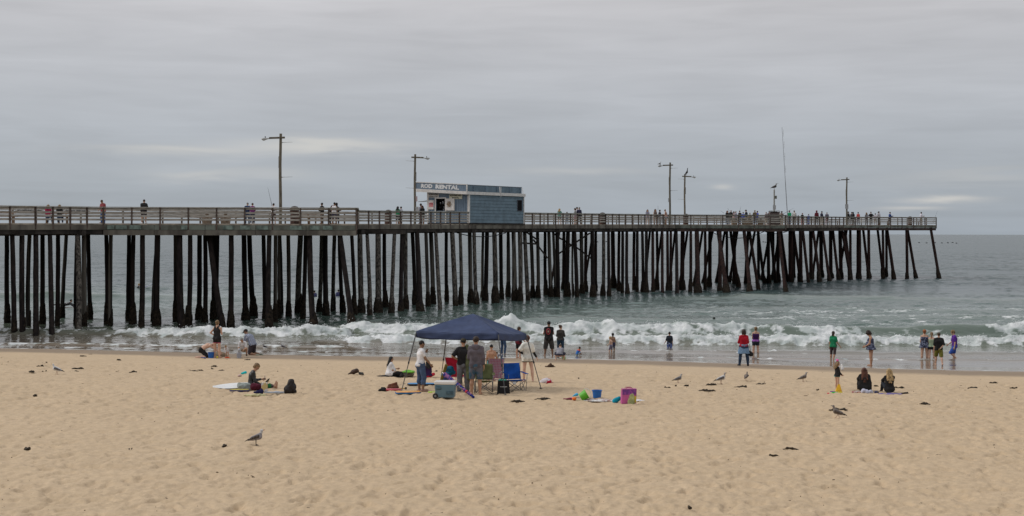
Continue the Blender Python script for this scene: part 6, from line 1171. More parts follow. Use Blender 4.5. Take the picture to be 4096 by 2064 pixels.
# ------------------------------------------------------------ the canopy
def build_canopy():
    c1, c2, c3, c4 = at(1665, 1325, 46.2), at(1787, 1331, 48.9), at(1993, 1333, 45.0), at(2104.5, 1335, 47.7); ap = at(1892, 1255, 46.9)
    base = on_sand(1892, 1565); t = thing('canopy', 'navy blue pop up canopy with four slanted legs on the beach', 'canopy', (base.x, base.y, base.z)); B = np.array(base)
    navy = mat('navy_canopy_fabric', (.042, .060, .125), .75, .10, 3.0, .006, spec=.25); vs = []; fs = []
    cs = [np.array(c) for c in (c1, c3, c4, c2)]; A = np.array(ap); n = 26
    for q in range(4):
        a, b = cs[q], cs[(q+1) % 4]; k0 = len(vs)
        for i in range(n+1):
            f = i/n
            for j in range(n+1):
                g = j/n; e = a+(b-a)*g; p = A+(e-A)*f; p = p-B
                sag = -.05*math.sin(math.pi*f)*(4*g*(1-g)); p = p+np.array([0, 0, sag+.02*math.sin(math.pi*f)*(1-4*g*(1-g))-.03*f*f*4*g*(1-g)]); p[2] += .010*float(vnoise(g*9+q*7, f*3.5, 3))*f*3
                vs.append(p)
        fs += [(k0+i*(n+1)+j, k0+(i+1)*(n+1)+j, k0+(i+1)*(n+1)+j+1, k0+i*(n+1)+j+1) for i in range(n) for j in range(n)]
    o = link('roof', raw_mesh('roof', vs, fs, navy, True), t)
    m2 = o.modifiers.new('s', 'SOLIDIFY'); m2.thickness = .006
    vs = []; fs = []
    for q in range(4):
        a, b = cs[q], cs[(q+1) % 4]; k0 = len(vs); nn = 40; d = (b-a)/np.linalg.norm(b-a); out = np.array([d[1], -d[0], 0])
        for i in range(6):
            f = i/5
            for j in range(nn+1):
                g = j/nn; p = a+(b-a)*g-B; p[2] -= .03*4*g*(1-g)+f*(.205+.02*math.sin(g*math.pi)); p = p+out*(.012+.02*math.sin(g*26+q+f*3)*f*.6+.018*float(vnoise(g*14+f*2, f*4+q*3, 8)))
                vs.append(p)
        fs += [(k0+i*(nn+1)+j, k0+(i+1)*(nn+1)+j, k0+(i+1)*(nn+1)+j+1, k0+i*(nn+1)+j+1) for i in range(5) for j in range(nn)]
    v = link('valance', raw_mesh('valance', vs, fs, navy, True), t); m2 = v.modifiers.new('s', 'SOLIDIFY'); m2.thickness = .005
    steel = mat('dark_steel_leg', (.085, .085, .085), .45, .1, 5, metal=.2); feet = [on_sand(1606, 1564), on_sand(1762, 1530), on_sand(2021, 1580), on_sand(2164, 1556)]
    for c, f_ in zip((c1, c2, c3, c4), feet):
        a = np.array(c)-B-np.array([0, 0, .05]); b = np.array(f_)-B; m_ = a+(b-a)*.52
        mb = MB(); mb.bar(a, m_, .034, .034, up=(1, 0, 0)); mb.bar(m_, b, .026, .026, up=(1, 0, 0)); l = mb.build('leg', steel, t)
        mb = MB(); mb.bar(m_-(b-a)*.02, m_+(b-a)*.01, .05, .05, up=(1, 0, 0)); mb.build('slider', mat('black_plastic', (.025, .025, .027), .5), l); mb = MB(); mb.box(tuple(b+np.array([0, 0, .008])), (.09, .09, .012)); mb.build('foot_plate', steel, l)
    for q in range(4):
        cc = sum(cs)/4-B; a, b = cs[q]-B, cs[(q+1) % 4]-B; a = a+(cc-a)*.05; b = b+(cc-b)*.05; mb = MB(); z1 = np.array([0, 0, -.06]); z2 = np.array([0, 0, -.17]); m_ = (a+b)/2
        mb.bar(a+z1, m_+z2, .015, .02); mb.bar(a+z2, m_+z1, .015, .02); mb.bar(m_+z2, b+z1, .015, .02); mb.bar(m_+z1, b+z2, .015, .02); mb.build('truss', steel, t)
build_canopy()
# ------------------------------------------------------------ things on the sand
def P_(u, v): return on_sand(u, v)
def ppm(u, v): return F/P_(u, v).y
def camp_chair(u, v, rz, label, fab, s=1.0):
    p = P_(u, v); t = thing('camp_chair', label, 'folding chair', tuple(p), R(rz)); st = mat('chair_tube', (.16, .16, .165), .4, metal=.4)
    # faces +y; seat at .42
    def sheet(name, pts, th=.02, nu=10, nv=8, sag=.04):
        a, b, c, d = [np.array(x, float)*s for x in pts]; vs = []; nrm = np.cross(b-a, d-a); nrm /= np.linalg.norm(nrm)
        for i in range(nu+1):
            for j in range(nv+1):
                f, g = i/nu, j/nv; q = a*(1-f)*(1-g)+b*f*(1-g)+c*f*g+d*(1-f)*g; vs.append(q-nrm*sag*s*math.sin(math.pi*f)*math.sin(math.pi*g)+nrm*.01*float(vnoise(f*6, g*5, 4)))
        fs = [(i*(nv+1)+j, (i+1)*(nv+1)+j, (i+1)*(nv+1)+j+1, i*(nv+1)+j+1) for i in range(nu) for j in range(nv)]
        o = link(name, raw_mesh(name, vs, fs, fab, True), t); m_ = o.modifiers.new('s', 'SOLIDIFY'); m_.thickness = th; return o
    sheet('seat', [(-.27, -.22, .40), (.27, -.22, .40), (.27, .24, .45), (-.27, .24, .45)], sag=.05); sheet('backrest', [(-.29, -.24, .42), (.29, -.24, .42), (.27, -.36, .93), (-.27, -.36, .93)], sag=-.05)
    for sg in (-1, 1):
        sheet('armrest', [(sg*.30-.04, -.30, .66), (sg*.30+.04, -.30, .66), (sg*.33+.045, .26, .63), (sg*.33-.045, .26, .63)], .012, 4, 6, .01)
        for (a, b) in (((sg*.30, -.36, .94), (sg*.28, -.26, .02)), ((sg*.32, .26, .63), (sg*.28, .24, .02)), ((sg*.29, -.26, .03), (sg*.28, .24, .42)), ((sg*.28, .24, .03), (sg*.29, -.24, .40))): mb = MB(); mb.tube([V3(*a)*s, V3(*b)*s], .010, 6); mb.build('leg', st, t, smooth=True)
    for y, z in ((.24, .43), (-.24, .40)):
        for sg in (-1, 1): mb = MB(); mb.tube([V3(-sg*.27, y, .03)*s, V3(sg*.27, y, z)*s], .010, 6); mb.build('cross_tube', st, t, smooth=True)
    return t
green_f = C_((.12, .135, .06), sc=5); blue_f2 = C_((.015, .085, .36), sc=4)
camp_chair(1935, 1574, 178, 'olive green folding camp chair beside the teenager', green_f, .98)
cb = camp_chair(2060, 1566, -160, 'bright blue folding camp chair with a white label under the canopy', blue_f2, 1.02); mb = MB(); mb.box((.12, .27, .36), (.11, .012, .08)); mb.build('care_label', mat('white_tag', (.7, .7, .7), .6), cb)
def beach_chair(u, v, rz, label, fab):
    p = P_(u, v); t = thing('beach_chair', label, 'beach chair', tuple(p), R(rz)); al = mat('white_tube', (.6, .6, .6), .35, metal=.2)
    mb = MB(); mb.add([(-.25, -.2, .30), (.25, -.2, .30), (.25, .25, .33), (-.25, .25, .33), (-.25, -.2, .315), (.25, -.2, .315), (.25, .25, .345), (-.25, .25, .345)], [(0, 3, 2, 1), (4, 5, 6, 7), (0, 1, 5, 4), (1, 2, 6, 5), (2, 3, 7, 6), (3, 0, 4, 7)]); mb.build('seat', fab, t)
    mb = MB(); mb.bar((0, -.21, .34), (0, -.42, .98), .50, .018, up=(0, 1, .3)); mb.build('backrest', fab, t)
    for sg in (-1, 1):
        for a, b in (((sg*.27, -.44, 1.02), (sg*.27, -.12, .02)), ((sg*.27, -.22, .30), (sg*.27, .28, .34)), ((sg*.27, .26, .34), (sg*.27, .30, .02)), ((sg*.27, -.30, .60), (sg*.27, .20, .56)), ((sg*.27, .20, .56), (sg*.27, .22, .33))): mb = MB(); mb.tube([a, b], .012, 6); mb.build('frame_tube', al, t, smooth=True)
beach_chair(1832, 1540, -30, 'red beach chair with white frame behind the man in black', C_((.40, .015, .04))); beach_chair(1972, 1556, 165, 'pink plaid beach chair with white frame beside the green chair', C_((.55, .09, .20), 'plaid', (.62, .45, .5), 6, 'pink_plaid'))
def tote():
    p = P_(2013, 1573); t = thing('tote_bag', 'black shopping bag standing between the green and blue chairs', 'bag', tuple(p), R(5)); mb = MB(); mb.add([(-.19, -.11, 0), (.21, -.11, 0), (.21, .11, 0), (-.19, .11, 0), (-.17, -.09, .44), (.18, -.09, .43), (.18, .09, .43), (-.17, .09, .44)], [(0, 3, 2, 1), (4, 5, 6, 7), (0, 1, 5, 4), (1, 2, 6, 5), (2, 3, 7, 6), (3, 0, 4, 7)]); mb.build('bag', C_(BLACK), t)
    put_text('lettering', 'molegra', (0, -.106, .25), (1, 0, 0), (0, .04, 1), .22, .045, mat('white_letters', (.7, .7, .68), .6), t); 
    for y in (-.08, .08): mb = MB(); mb.tube([(-.09, y, .43), (-.07, y, .5), (.08, y, .5), (.10, y, .43)], .008, 5); mb.build('handle', C_(BLACK), t)
    blob('contents', [('e', V3(-.08, 0, .45), V3(.07, .06, .05)), ('e', V3(.06, 0, .45), V3(.06, .06, .04))], .015, C_((.1, .4, .3)), t, noise=.02)
tote()
def cooler():
    p = P_(1782, 1590); t = thing('cooler', 'grey blue wheeled cooler with white lid', 'cooler', tuple(p), R(-6)); cm = mat('cooler_blue_plastic', (.11, .19, .235), .45, .05, 3, spec=.4); wm = mat('cooler_white_plastic', (.68, .66, .63), .4, .04, 3, spec=.4); bk = mat('black_plastic', (.025, .025, .027), .5)
    def rbox(name, x0, x1, y0, y1, z0, z1, m_, tap=0, bev=.03, parent=t):
        mb = MB(); mb.add([(x0+tap, y0+tap, z0), (x1-tap, y0+tap, z0), (x1-tap, y1-tap, z0), (x0+tap, y1-tap, z0), (x0, y0, z1), (x1, y0, z1), (x1, y1, z1), (x0, y1, z1)], [(0, 3, 2, 1), (4, 5, 6, 7), (0, 1, 5, 4), (1, 2, 6, 5), (2, 3, 7, 6), (3, 0, 4, 7)]); o = mb.build(name, m_, parent); b = o.modifiers.new('b', 'BEVEL'); b.width = bev; b.segments = 3; return o
    rbox('body', -.31, .31, -.2, .2, .03, .43, cm, .025); lid = rbox('lid', -.325, .325, -.215, .215, .432, .535, wm, -.0)
    rbox('handle_recess', -.27, -.10, -.212, -.19, .28, .38, mat('cooler_dark_recess', (.06, .11, .14), .5), 0, .01); rbox('handle', -.26, -.11, -.235, -.213, .32, .345, cm, 0, .008); rbox('front_panel', .06, .27, -.212, -.19, .14, .24, mat('cooler_dark_recess', (.06, .11, .14), .5), 0, .01)
    for y in (-.17, .17): mb = MB(); mb.tube([(-.285, y-.03, .085), (-.285, y+.03, .085)], .085, 18); w = mb.build('wheel', bk, t); mb = MB(); mb.tube([(-.285, y-.035, .085), (-.285, y+.035, .085)], .035, 10); mb.build('hub', mat('grey_hub', (.2, .2, .2), .5), w)
cooler()
def soft(name, label, cat, u, v, prims, m_, h=.016, noise=.012, nsc=8, rz=0, group=None, **kw):
    p = P_(u, v); o = blob(name, prims, h, m_, None, tuple(p), R(rz), noise=noise, nsc=nsc, seed=int(u), **kw); return tag(o, label, cat, group)
def w_(px, u, v): return px/ppm(u, v)
uprint = C_((.02, .03, .16), 'spots', (.25, .10, .22), 9, 'umbrella_print')
a = at(1776, 1495, 44.3); b = P_(1898, 1592); t = thing('furled_umbrella', 'furled blue printed beach umbrella leaning against the cooler', 'umbrella', tuple(b)); d = V3(*(a-b))
blob('cover', [('c', d*.04, d*.5, .035, .06), ('c', d*.5, d*.96, .06, .072)], .014, uprint, t, noise=.012, nsc=9); mb = MB(); mb.tube([d*.95, d*1.05], .015, 6); mb.build('pole_tip', mat('white_tube', (.6, .6, .6), .35), t)
put_text('lettering', 'Malibu', tuple(d*.42+V3(0, -.085, 0)), unit(-d*V3(1, 0, 1)), unit(np.cross(V3(0, -1, 0), unit(-d*V3(1, 0, 1)))), .30, .06, mat('white_letters', (.7, .7, .68), .6), t)
for f in (.25, .6): mb = MB(); mb.tube([d*f-d*.02, d*f+d*.02], [.062 if f > .5 else .05]*2, 12); mb.build('strap', mat('red_strap', (.5, .03, .06), .7), t)
soft('beach_bag', 'navy bag piled behind the cooler', 'bag', 1765, 1556, [('c', V3(-.05, 0, .12), V3(.12, 0, .30), .12, .13), ('c', V3(.1, 0, .3), V3(.25, 0, .38), .12, .08), ('c', V3(-.15, 0, .06), V3(.05, 0, .06), .07, .08)], C_((.025, .04, .12)))
soft('snorkel_bag', 'teal blue bundle on top of the cooler', 'bag', 1790, 1552, [('c', V3(-.02, .05, .62), V3(.12, .05, .66), .06, .08), ('c', V3(-.1, .08, .40), V3(.15, .08, .5), .1, .1)], C_((.02, .14, .24)), noise=.03)
a = at(1786, 1459, 45.0); b = at(1766, 1520, 45.1); t = thing('roll_mat', 'olive yellow rolled tube standing in the bag behind the cooler', 'roll', tuple(b)); mb = MB(); mb.tube([(0, 0, 0), tuple(V3(*(a-b)))], [.05, .05], 12); mb.build('tube', C_((.16, .12, .03)), t)
def slab_thing(name, label, cat, u, v, L_, w, th, rz, m_, m2=None, rnd=.5, tilt=0):
    p = P_(u, v); t = thing(name, label, cat, (p.x, p.y, p.z+.005), R(rz)); n = 14; vs = []; 
    outl = [(L_/2*math.copysign(abs(math.cos(a))**rnd, math.cos(a)), w/2*math.copysign(abs(math.sin(a))**rnd, math.sin(a))) for a in [2*math.pi*(i+.5)/28 for i in range(28)]]
    mb = MB(); mb.poly_slab(outl, 0, th); o = mb.build('board', m_, t); o.modifiers.new('b', 'BEVEL').width = th*.25
    if tilt: t.rotation_euler = (0, R(tilt), R(rz))
    if m2 is not None: mb = MB(); mb.poly_slab([(x*.96, y*.96) for x, y in outl], th+.001, th+.006); mb.build('deck_skin', m2, t)
    return t
slab_thing('bodyboard', 'orange topped bodyboard with blue edge lying below the canopy leg', 'bodyboard', 1632, 1572, .82, .46, .055, 8, mat('blue_board_edge', (.03, .13, .30), .5), mat('orange_board', (.75, .36, .08), .5), .35)
slab_thing('skimboard', 'long sky blue surf board lying behind the woman in capri jeans', 'surfboard', 1687, 1542, 1.0, .45, .05, 2, mat('black_board_edge', (.03, .03, .04), .5), mat('sky_blue_board', (.06, .28, .60), .5), .7)
slab_thing('frisbee', 'yellow green disc beside the cooler', 'disc', 1728, 1570, .27, .27, .02, 0, mat('lime_plastic', (.45, .62, .05), .4), None, 1.0)
blk = soft('blanket', 'black blanket spread under the woman in the white tee', 'blanket', 1552, 1507, [('e', V3(0, .05, .0), V3(.48, .35, .03))], C_(BLACK), noise=.012)
soft('basket', 'grey basket with lime green rim and towels', 'basket', 1632, 1508, [('e', V3(0, 0, .12), V3(.24, .20, .15))], C_((.27, .235, .20)), noise=.004, clips=[(V3(0, 0, .19), V3(0, 0, 1))]); soft('basket_towel', 'lime green cloth heaped on the grey basket', 'towel', 1634, 1507, [('e', V3(0, 0, .235), V3(.25, .20, .035)), ('e', V3(-.05, 0, .26), V3(.12, .1, .035))], C_((.16, .42, .06)), noise=.02)
soft('purse', 'small black purse beside the seated woman in white', 'bag', 1607, 1510, [('e', V3(0, -.05, .07), V3(.09, .07, .09))], C_((.03, .028, .03)))
p = P_(1570, 1558); t = thing('handbag', 'brown leather handbag slumped on the sand', 'handbag', tuple(p), R(10)); lt = mat('tan_leather', (.17, .06, .03), .5, .25, 6, .006)
blob('bag_body', [('c', V3(-.13, 0, .06), V3(.14, 0, .06), .06, .07), ('c', V3(-.11, 0, .14), V3(.14, 0, .22), .035, .022), ('c', V3(.14, 0, .07), V3(.13, 0, .22), .055, .02), ('c', V3(-.13, 0, .06), V3(-.11, 0, .14), .05, .03), ('c', V3(-.05, 0, .08), V3(.02, 0, .17), .055, .035), ('c', V3(.05, 0, .08), V3(.08, 0, .19), .055, .03)], .012, lt, t, k=.03, noise=.010, nsc=14)
mb = MB(); mb.tube([(-.12, -.03, .14), (-.17, -.08, .06), (-.20, -.12, .015), (-.12, -.14, .012)], .010, 5); mb.build('strap', lt, t, smooth=True)
slab_thing('kickboard', 'red and pink board under the brown handbag', 'bodyboard', 1570, 1564, .56, .26, .04, 3, mat('red_board', (.62, .08, .10), .5), mat('pink_board', (.65, .16, .2), .5), .6)
soft('sandals', 'black pair of sandals left of the red board', 'sandals', 1528, 1564, [('c', V3(-.06, 0, .03), V3(.06, 0, .03), .045, .05), ('c', V3(-.02, .05, .08), V3(.08, .05, .07), .035, .04)], C_(BLACK), noise=.02)
t = thing('paddle', 'yellow paddle bat lying right of the handbag', 'paddle', tuple(P_(1605, 1560))); mb = MB(); mb.tube([(-.1, 0, .03), (.15, 0, .03)], .018, 6); mb.build('handle', mat('yellow_paint', (.6, .35, .05), .5), t); mb = MB(); mb.tube([(.15, 0, .0), (.15, 0, .07)], .035, 10); mb.build('end_knob', mat('black_plastic', (.025, .025, .027), .5), t)
soft('backpack', 'dark brown backpack lying on the sand left of the seated woman', 'backpack', 1416, 1500, [('c', V3(-.02, 0, .10), V3(.09, 0, .15), .10, .10), ('c', V3(-.03, 0, .10), V3(-.2, 0, .03), .06, .03)], mat('brown_pack', (.05, .028, .02), .6, .2), noise=.014)
soft('shoes', 'pair of dark grey shoes beside the brown backpack', 'shoes', 1444, 1502, [('c', V3(-.05, 0, .04), V3(.08, 0, .03), .04, .03), ('c', V3(-.07, .06, .06), V3(.05, .06, .05), .045, .035)], C_((.07, .07, .065)))
# group by the wetsuit sitter
P = P_(905, 1562); board('surfboard', 'white surfboard lying on the sand beside the person in the wetsuit', 'surfboard', (P.x+.24, P.y+.02, P.z+.06), 1.35, .48, .06, 9, mat('white_board', (.72, .72, .71), .35, .03), tilt=4).rotation_euler.x = R(15); 
P = P_(1068, 1540); t = thing('board_fin', 'dark curved fin sticking up behind the cardboard box', 'fin', tuple(P)); mb = MB(); mb.tube([(-.03, 0, 0), (-.01, 0, .10), (.05, 0, .18), (.09, 0, .22)], [.05, .045, .028, .006], 8); mb.build('fin', C_((.05, .045, .035)), t)
slab_thing('bodyboard', 'yellow and navy bodyboard under the grey towel', 'bodyboard', 958, 1563, .62, .34, .05, -4, mat('navy_board_edge', (.05, .05, .16), .5), mat('yellow_board', (.42, .34, .03), .5), .4)
soft('towel', 'pale grey green towel heaped beside the wetsuit', 'towel', 975, 1560, [('c', V3(-.1, 0, .08), V3(.12, 0, .09), .10, .10), ('c', V3(.0, 0, .03), V3(.25, -.05, .02), .09, .06)], C_((.30, .33, .31)), noise=.03)
soft('duffel_bag', 'maroon duffel bag in front of the wetsuit', 'bag', 1025, 1565, [('c', V3(-.09, 0, .13), V3(.08, 0, .12), .12, .11)], C_((.085, .015, .03)), noise=.018)
soft('jacket', 'dark navy jacket crumpled in front of the maroon bag', 'jacket', 1032, 1577, [('c', V3(-.10, 0, .05), V3(.10, 0, .07), .06, .08)], C_((.025, .02, .07)), noise=.03)
soft('towel', 'pale yellow towel spread in front of the pile', 'towel', 1012, 1582, [('c', V3(-.28, 0, .015), V3(.35, 0, .02), .03, .05)], C_((.55, .52, .30)), noise=.02, h=.012)
soft('towel', 'pale blue grey towel strip between pile and black backpack', 'towel', 1096, 1573, [('c', V3(-.3, 0, .012), V3(.3, 0, .012), .03, .03)], C_((.42, .46, .52)), noise=.015, h=.011)
p = P_(1058, 1566); t = thing('cardboard_box', 'open printed cardboard box beside the maroon bag', 'box', tuple(p), R(14)); mb = MB(); mb.box((0, 0, .14), (.19, .15, .28)); mb.build('box', mat('kraft_card', (.50, .40, .18), .8, .2, 8, kind='spots', color2=(.55, .55, .58)), t)
for sg in (-1, 1): mb = MB(); mb.bar((sg*.095, 0, .282), (sg*.16, 0, .33), .14, .006, up=(0, 0, 1)); mb.build('flap', mat('kraft_flap', (.42, .30, .14), .8), t)
soft('drink_carton', 'green and white bottle pack right of the box', 'bottle', 1078, 1560, [('e', V3(0, 0, .08), V3(.06, .05, .09))], C_((.03, .16, .06)))
soft('orange_toy', 'small orange toy beside the yellow towel', 'toy', 978, 1569, [('e', V3(0, 0, .03), V3(.08, .05, .03))], C_((.75, .28, .03)))
soft('swim_bag', 'bright aqua bag behind the person in the wetsuit', 'bag', 974, 1500, [('c', V3(-.06, 0, .10), V3(.08, 0, .13), .045, .05)], C_((.02, .50, .55)))
soft('sun_hat', 'pale pink hat behind the wetsuit', 'hat', 958, 1508, [('e', V3(0, 0, .05), V3(.08, .07, .05))], C_((.55, .40, .36))); soft('rucksack', 'olive bag right of the aqua bag behind the wetsuit', 'bag', 1017, 1508, [('c', V3(-.02, 0, .06), V3(.02, 0, .11), .07, .05)], C_((.20, .20, .10)))
soft('backpack', 'tall black backpack standing upright on the sand', 'backpack', 1161, 1572, [('c', V3(-.04, 0, .14), V3(.03, 0, .36), .15, .09), ('c', V3(.04, 0, .1), V3(.08, 0, .2), .12, .10), ('c', V3(-.14, -.05, .05), V3(.16, -.05, .05), .05, .05)], mat('black_pack', (.022, .017, .016), .6, .2), noise=.02)
# buckets
def bucket(u, v, r, hh, label, col, tilt=0, handle=None, rim=None, lean_ax='Y'):
    p = P_(u, v); t = thing('bucket', label, 'bucket', tuple(p)); m_ = mat('plastic_%s' % '_'.join('%d' % (c*100) for c in col), col, .4, .05, 4, spec=.4)
    mb = MB(); prof = [(r*.76, 0), (r*.80, hh*.02), (r*.97, hh*.92), (r*1.08, hh*.93), (r*1.08, hh), (r*.94, hh), (r*.74, hh*.06)]; mb.lathe((0, 0, 0), prof, 20, cap=False); k0 = 0; mb.f.append(tuple(range(20))[::-1]); mb.f.append(tuple(range(6*20, 7*20))); o = mb.build('pail', m_, t, smooth=False)
    if handle is not None: mb = MB(); mb.tube([(r*1.05*math.cos(a), handle*r*math.sin(a)*.5, hh*.95+math.sin(a)*r*.9) for a in [math.pi*i/12 for i in range(13)]], r*.06, 6); mb.build('handle', mat('white_plastic', (.7, .7, .7), .4), t, smooth=True)
    if tilt: t.rotation_euler = (0, R(tilt), 0); t.location.z += r*.55
    return t
bucket(824, 1431, .10, .14, 'small orange bucket beside the kneeling man', (.75, .30, .02)); bucket(844, 1432, .15, .27, 'blue bucket with green rim beside the standing woman in black', (.01, .10, .38)); 
bucket(2388, 1591, .155, .24, 'upright blue bucket on the patterned towel', (.01, .12, .42)); bucket(2322, 1601, .15, .23, 'tipped over lime green bucket with white handle', (.10, .42, .02), 58, .8); bucket(2256, 1440, .08, .16, 'lime green bucket beside the squatting person', (.20, .48, .03))
soft('ball', 'small yellow ball at the feet of the woman in black', 'ball', 869, 1433, [('e', V3(0, 0, .05), V3(.05, .05, .05))], mat('yellow_ball', (.72, .60, .05), .4), noise=0)
soft('sand_rake', 'red and green sand toys in front of the blond toddler', 'toy', 911, 1433, [('c', V3(-.12, 0, .02), V3(.12, 0, .02), .02, .02), ('e', V3(0, .03, .04), V3(.06, .04, .03))], C_((.62, .10, .04)), h=.01); soft('sand_spade', 'blue and red spade held low by the kneeling man', 'toy', 816, 1434, [('c', V3(-.12, 0, .06), V3(.06, 0, .02), .02, .035)], C_((.04, .10, .3)), h=.01)
soft('sand_mound', 'mound of damp dug sand between woman and toddler', 'sand mound', 876, 1427, [('e', V3(0, .1, .0), V3(.38, .3, .24))], mat('damp_sand', (.22, .16, .10), .9, .15), noise=.02)
# toys, towel and picture bag
soft('beach_towel', 'white and brown patterned towel lying under the blue bucket', 'towel', 2405, 1602, [('e', V3(0, .05, .0), V3(.55, .28, .03))], C_((.62, .60, .58), 'spots', (.32, .2, .17), 6, 'towel_pattern'), noise=.014, h=.014); soft('white_cloth', 'white cloth lying right of the picture bag', 'towel', 2560, 1606, [('e', V3(0, .05, .01), V3(.20, .12, .03))], C_((.66, .66, .68)))
soft('net_bag', 'teal net bag leaning on the picture bag', 'bag', 2468, 1608, [('c', V3(-.06, 0, .07), V3(.07, 0, .14), .085, .06)], C_((.01, .28, .38)), noise=.02)
soft('sand_toy', 'orange plastic toy left of the green bucket', 'toy', 2297, 1602, [('e', V3(0, 0, .05), V3(.07, .06, .05))], C_((.8, .18, .03))); soft('sand_toy', 'pink toy between the maroon cloth and the orange toy', 'toy', 2284, 1600, [('e', V3(0, 0, .035), V3(.06, .05, .035))], C_((.6, .12, .4))); soft('sand_toy', 'light blue toy behind the orange toy', 'toy', 2301, 1593, [('c', V3(-.06, 0, .05), V3(.05, 0, .10), .03, .045)], C_((.08, .42, .70)))
soft('cloth', 'maroon cloth at the left end of the toy row', 'cloth', 2268, 1600, [('c', V3(-.10, 0, .03), V3(.10, 0, .03), .025, .045)], C_((.18, .03, .06)))
p = P_(2514, 1612); t = thing('picture_bag', 'tall pink and purple bag with a pale green printed shape', 'bag', tuple(p), R(8)); W_, Hh = .44, .44
mb = MB(); mb.add([(-.23, -.1, 0), (.21, -.1, 0), (.21, .1, 0), (-.23, .1, 0), (-.20, -.1, Hh), (.23, -.1, Hh), (.23, .1, Hh), (-.20, .1, Hh)], [(0, 3, 2, 1), (4, 5, 6, 7), (0, 1, 5, 4), (1, 2, 6, 5), (2, 3, 7, 6), (3, 0, 4, 7)]); mb.build('bag', mat('pink_bag', (.50, .10, .28), .5, .2, 2), t)
mb = MB(); mb.box((.0, -.103, .35), (.42, .004, .16)); mb.build('purple_panel', mat('purple_print', (.16, .04, .22), .5, .3, 12, kind='spots', color2=(.3, .06, .3)), t)
blob('green_print', [('c', V3(.08, -.105, .26), V3(.03, -.105, .05), .06, .09), ('c', V3(.08, -.105, .26), V3(.12, -.105, .05), .06, .07)], .012, mat('pale_green_print', (.42, .45, .20), .6, .2, 9), t, clips=[(V3(0, -.110, 0), V3(0, -1, 0))], noise=.01)
mb = MB(); mb.box((.185, -.106, .13), (.05, .004, .2)); mb.build('yellow_strip', mat('yellow_print', (.6, .45, .05), .5), t)
for y in (-.08, .08): mb = MB(); mb.tube([(-.1, y, Hh), (-.08, y, Hh+.04), (.08, y, Hh+.04), (.1, y, Hh)], .01, 5); mb.build('handle', C_((.4, .1, .2)), t)
soft('towel', 'white towel with red and blue marks beyond the right canopy leg', 'towel', 2186, 1536, [('e', V3(0, 0, .10), V3(.20, .15, .12)), ('c', V3(.1, 0, .04), V3(.24, 0, .03), .05, .03), ('c', V3(-.2, 0, .05), V3(-.08, 0, .05), .06, .06)], C_((.62, .58, .62), 'spots', (.5, .02, .05), 5, 'red_white_towel'), noise=.02)
soft('driftwood', 'brown lump of weed or clothing right of the canopy', 'clothing', 2200, 1469, [('c', V3(-.2, 0, .03), V3(.12, 0, .04), .03, .06), ('c', V3(.05, 0, .04), V3(.24, .02, .02), .05, .03), ('c', V3(-.08, 0, .05), V3(.02, 0, .13), .05, .04)], mat('brown_lump', (.07, .04, .025), .8, .3), noise=.02)
# right hand group
soft('kite', 'rainbow coloured pinwheel kite lying flat beside the little girl', 'kite', 3320, 1570, [('c', V3(-.20, 0, .02), V3(-.04, 0, .03), .02, .035)], C_((.6, .02, .06)), h=.01)
ob = soft('kite_sail', 'purple green and yellow kite sail at the feet of the little girl', 'kite', 3342, 1570, [('c', V3(-.18, 0, .06), V3(0, 0, .04), .02, .025)], C_((.14, .03, .3)), h=.01); blob('green_panel', [('c', V3(-.12, -.03, .02), V3(.06, -.03, .02), .02, .03)], .01, C_((.08, .55, .12)), ob); blob('yellow_panel', [('c', V3(.02, -.04, .02), V3(.2, -.04, .02), .018, .03)], .01, C_((.75, .65, .03)), ob)
p = P_(3354, 1567); t = thing('sand_cone', 'bright yellow pointed sand toy behind the little girl legs', 'toy', (p.x, p.y, p.z)); mb = MB(); mb.add([(-.11, -.06, 0), (.11, -.06, 0), (.11, .06, 0), (-.11, .06, 0), (-.02, 0, .26), (.05, 0, .26)], [(0, 3, 2, 1), (0, 1, 5, 4), (2, 3, 4, 5), (1, 2, 5), (3, 0, 4)]); mb.build('cone', mat('yellow_plastic', (.78, .45, .02), .4), t)
soft('plastic_bag', 'white plastic bag in front of the little girl', 'bag', 3369, 1483, [('c', V3(0, 0, .08), V3(-.02, 0, .26), .07, .04)], C_((.7, .7, .7)))
soft('shirt_heap', 'white cloth heap behind the woman with auburn hair', 'cloth', 3466, 1573, [('c', V3(-.12, -.05, .07), V3(.16, -.05, .04), .08, .06)], C_((.52, .52, .62)), noise=.025); soft('snack_pile', 'small pile of wrappers and bottles left of the auburn haired woman', 'litter', 3425, 1572, [('c', V3(-.13, 0, .02), V3(.1, 0, .03), .025, .05)], C_((.55, .5, .45), 'spots', (.3, .03, .05), 20, 'wrapper_mix'), noise=.02); soft('baseball_hat', 'navy cap on the sand between the two seated women', 'hat', 3507, 1573, [('e', V3(0, 0, .03), V3(.09, .07, .055))], C_((.03, .035, .09)))
soft('purple_towel', 'thin purple towel under the seated blond woman', 'towel', 3560, 1576, [('e', V3(0, .0, .0), V3(.42, .22, .022))], C_((.16, .13, .30)), noise=.01); soft('sandals', 'black sandals right of the seated blond woman', 'sandals', 3618, 1573, [('c', V3(-.09, 0, .03), V3(.02, 0, .05), .025, .03), ('c', V3(.0, .03, .03), V3(.11, .03, .05), .025, .03)], C_(BLACK), h=.011)
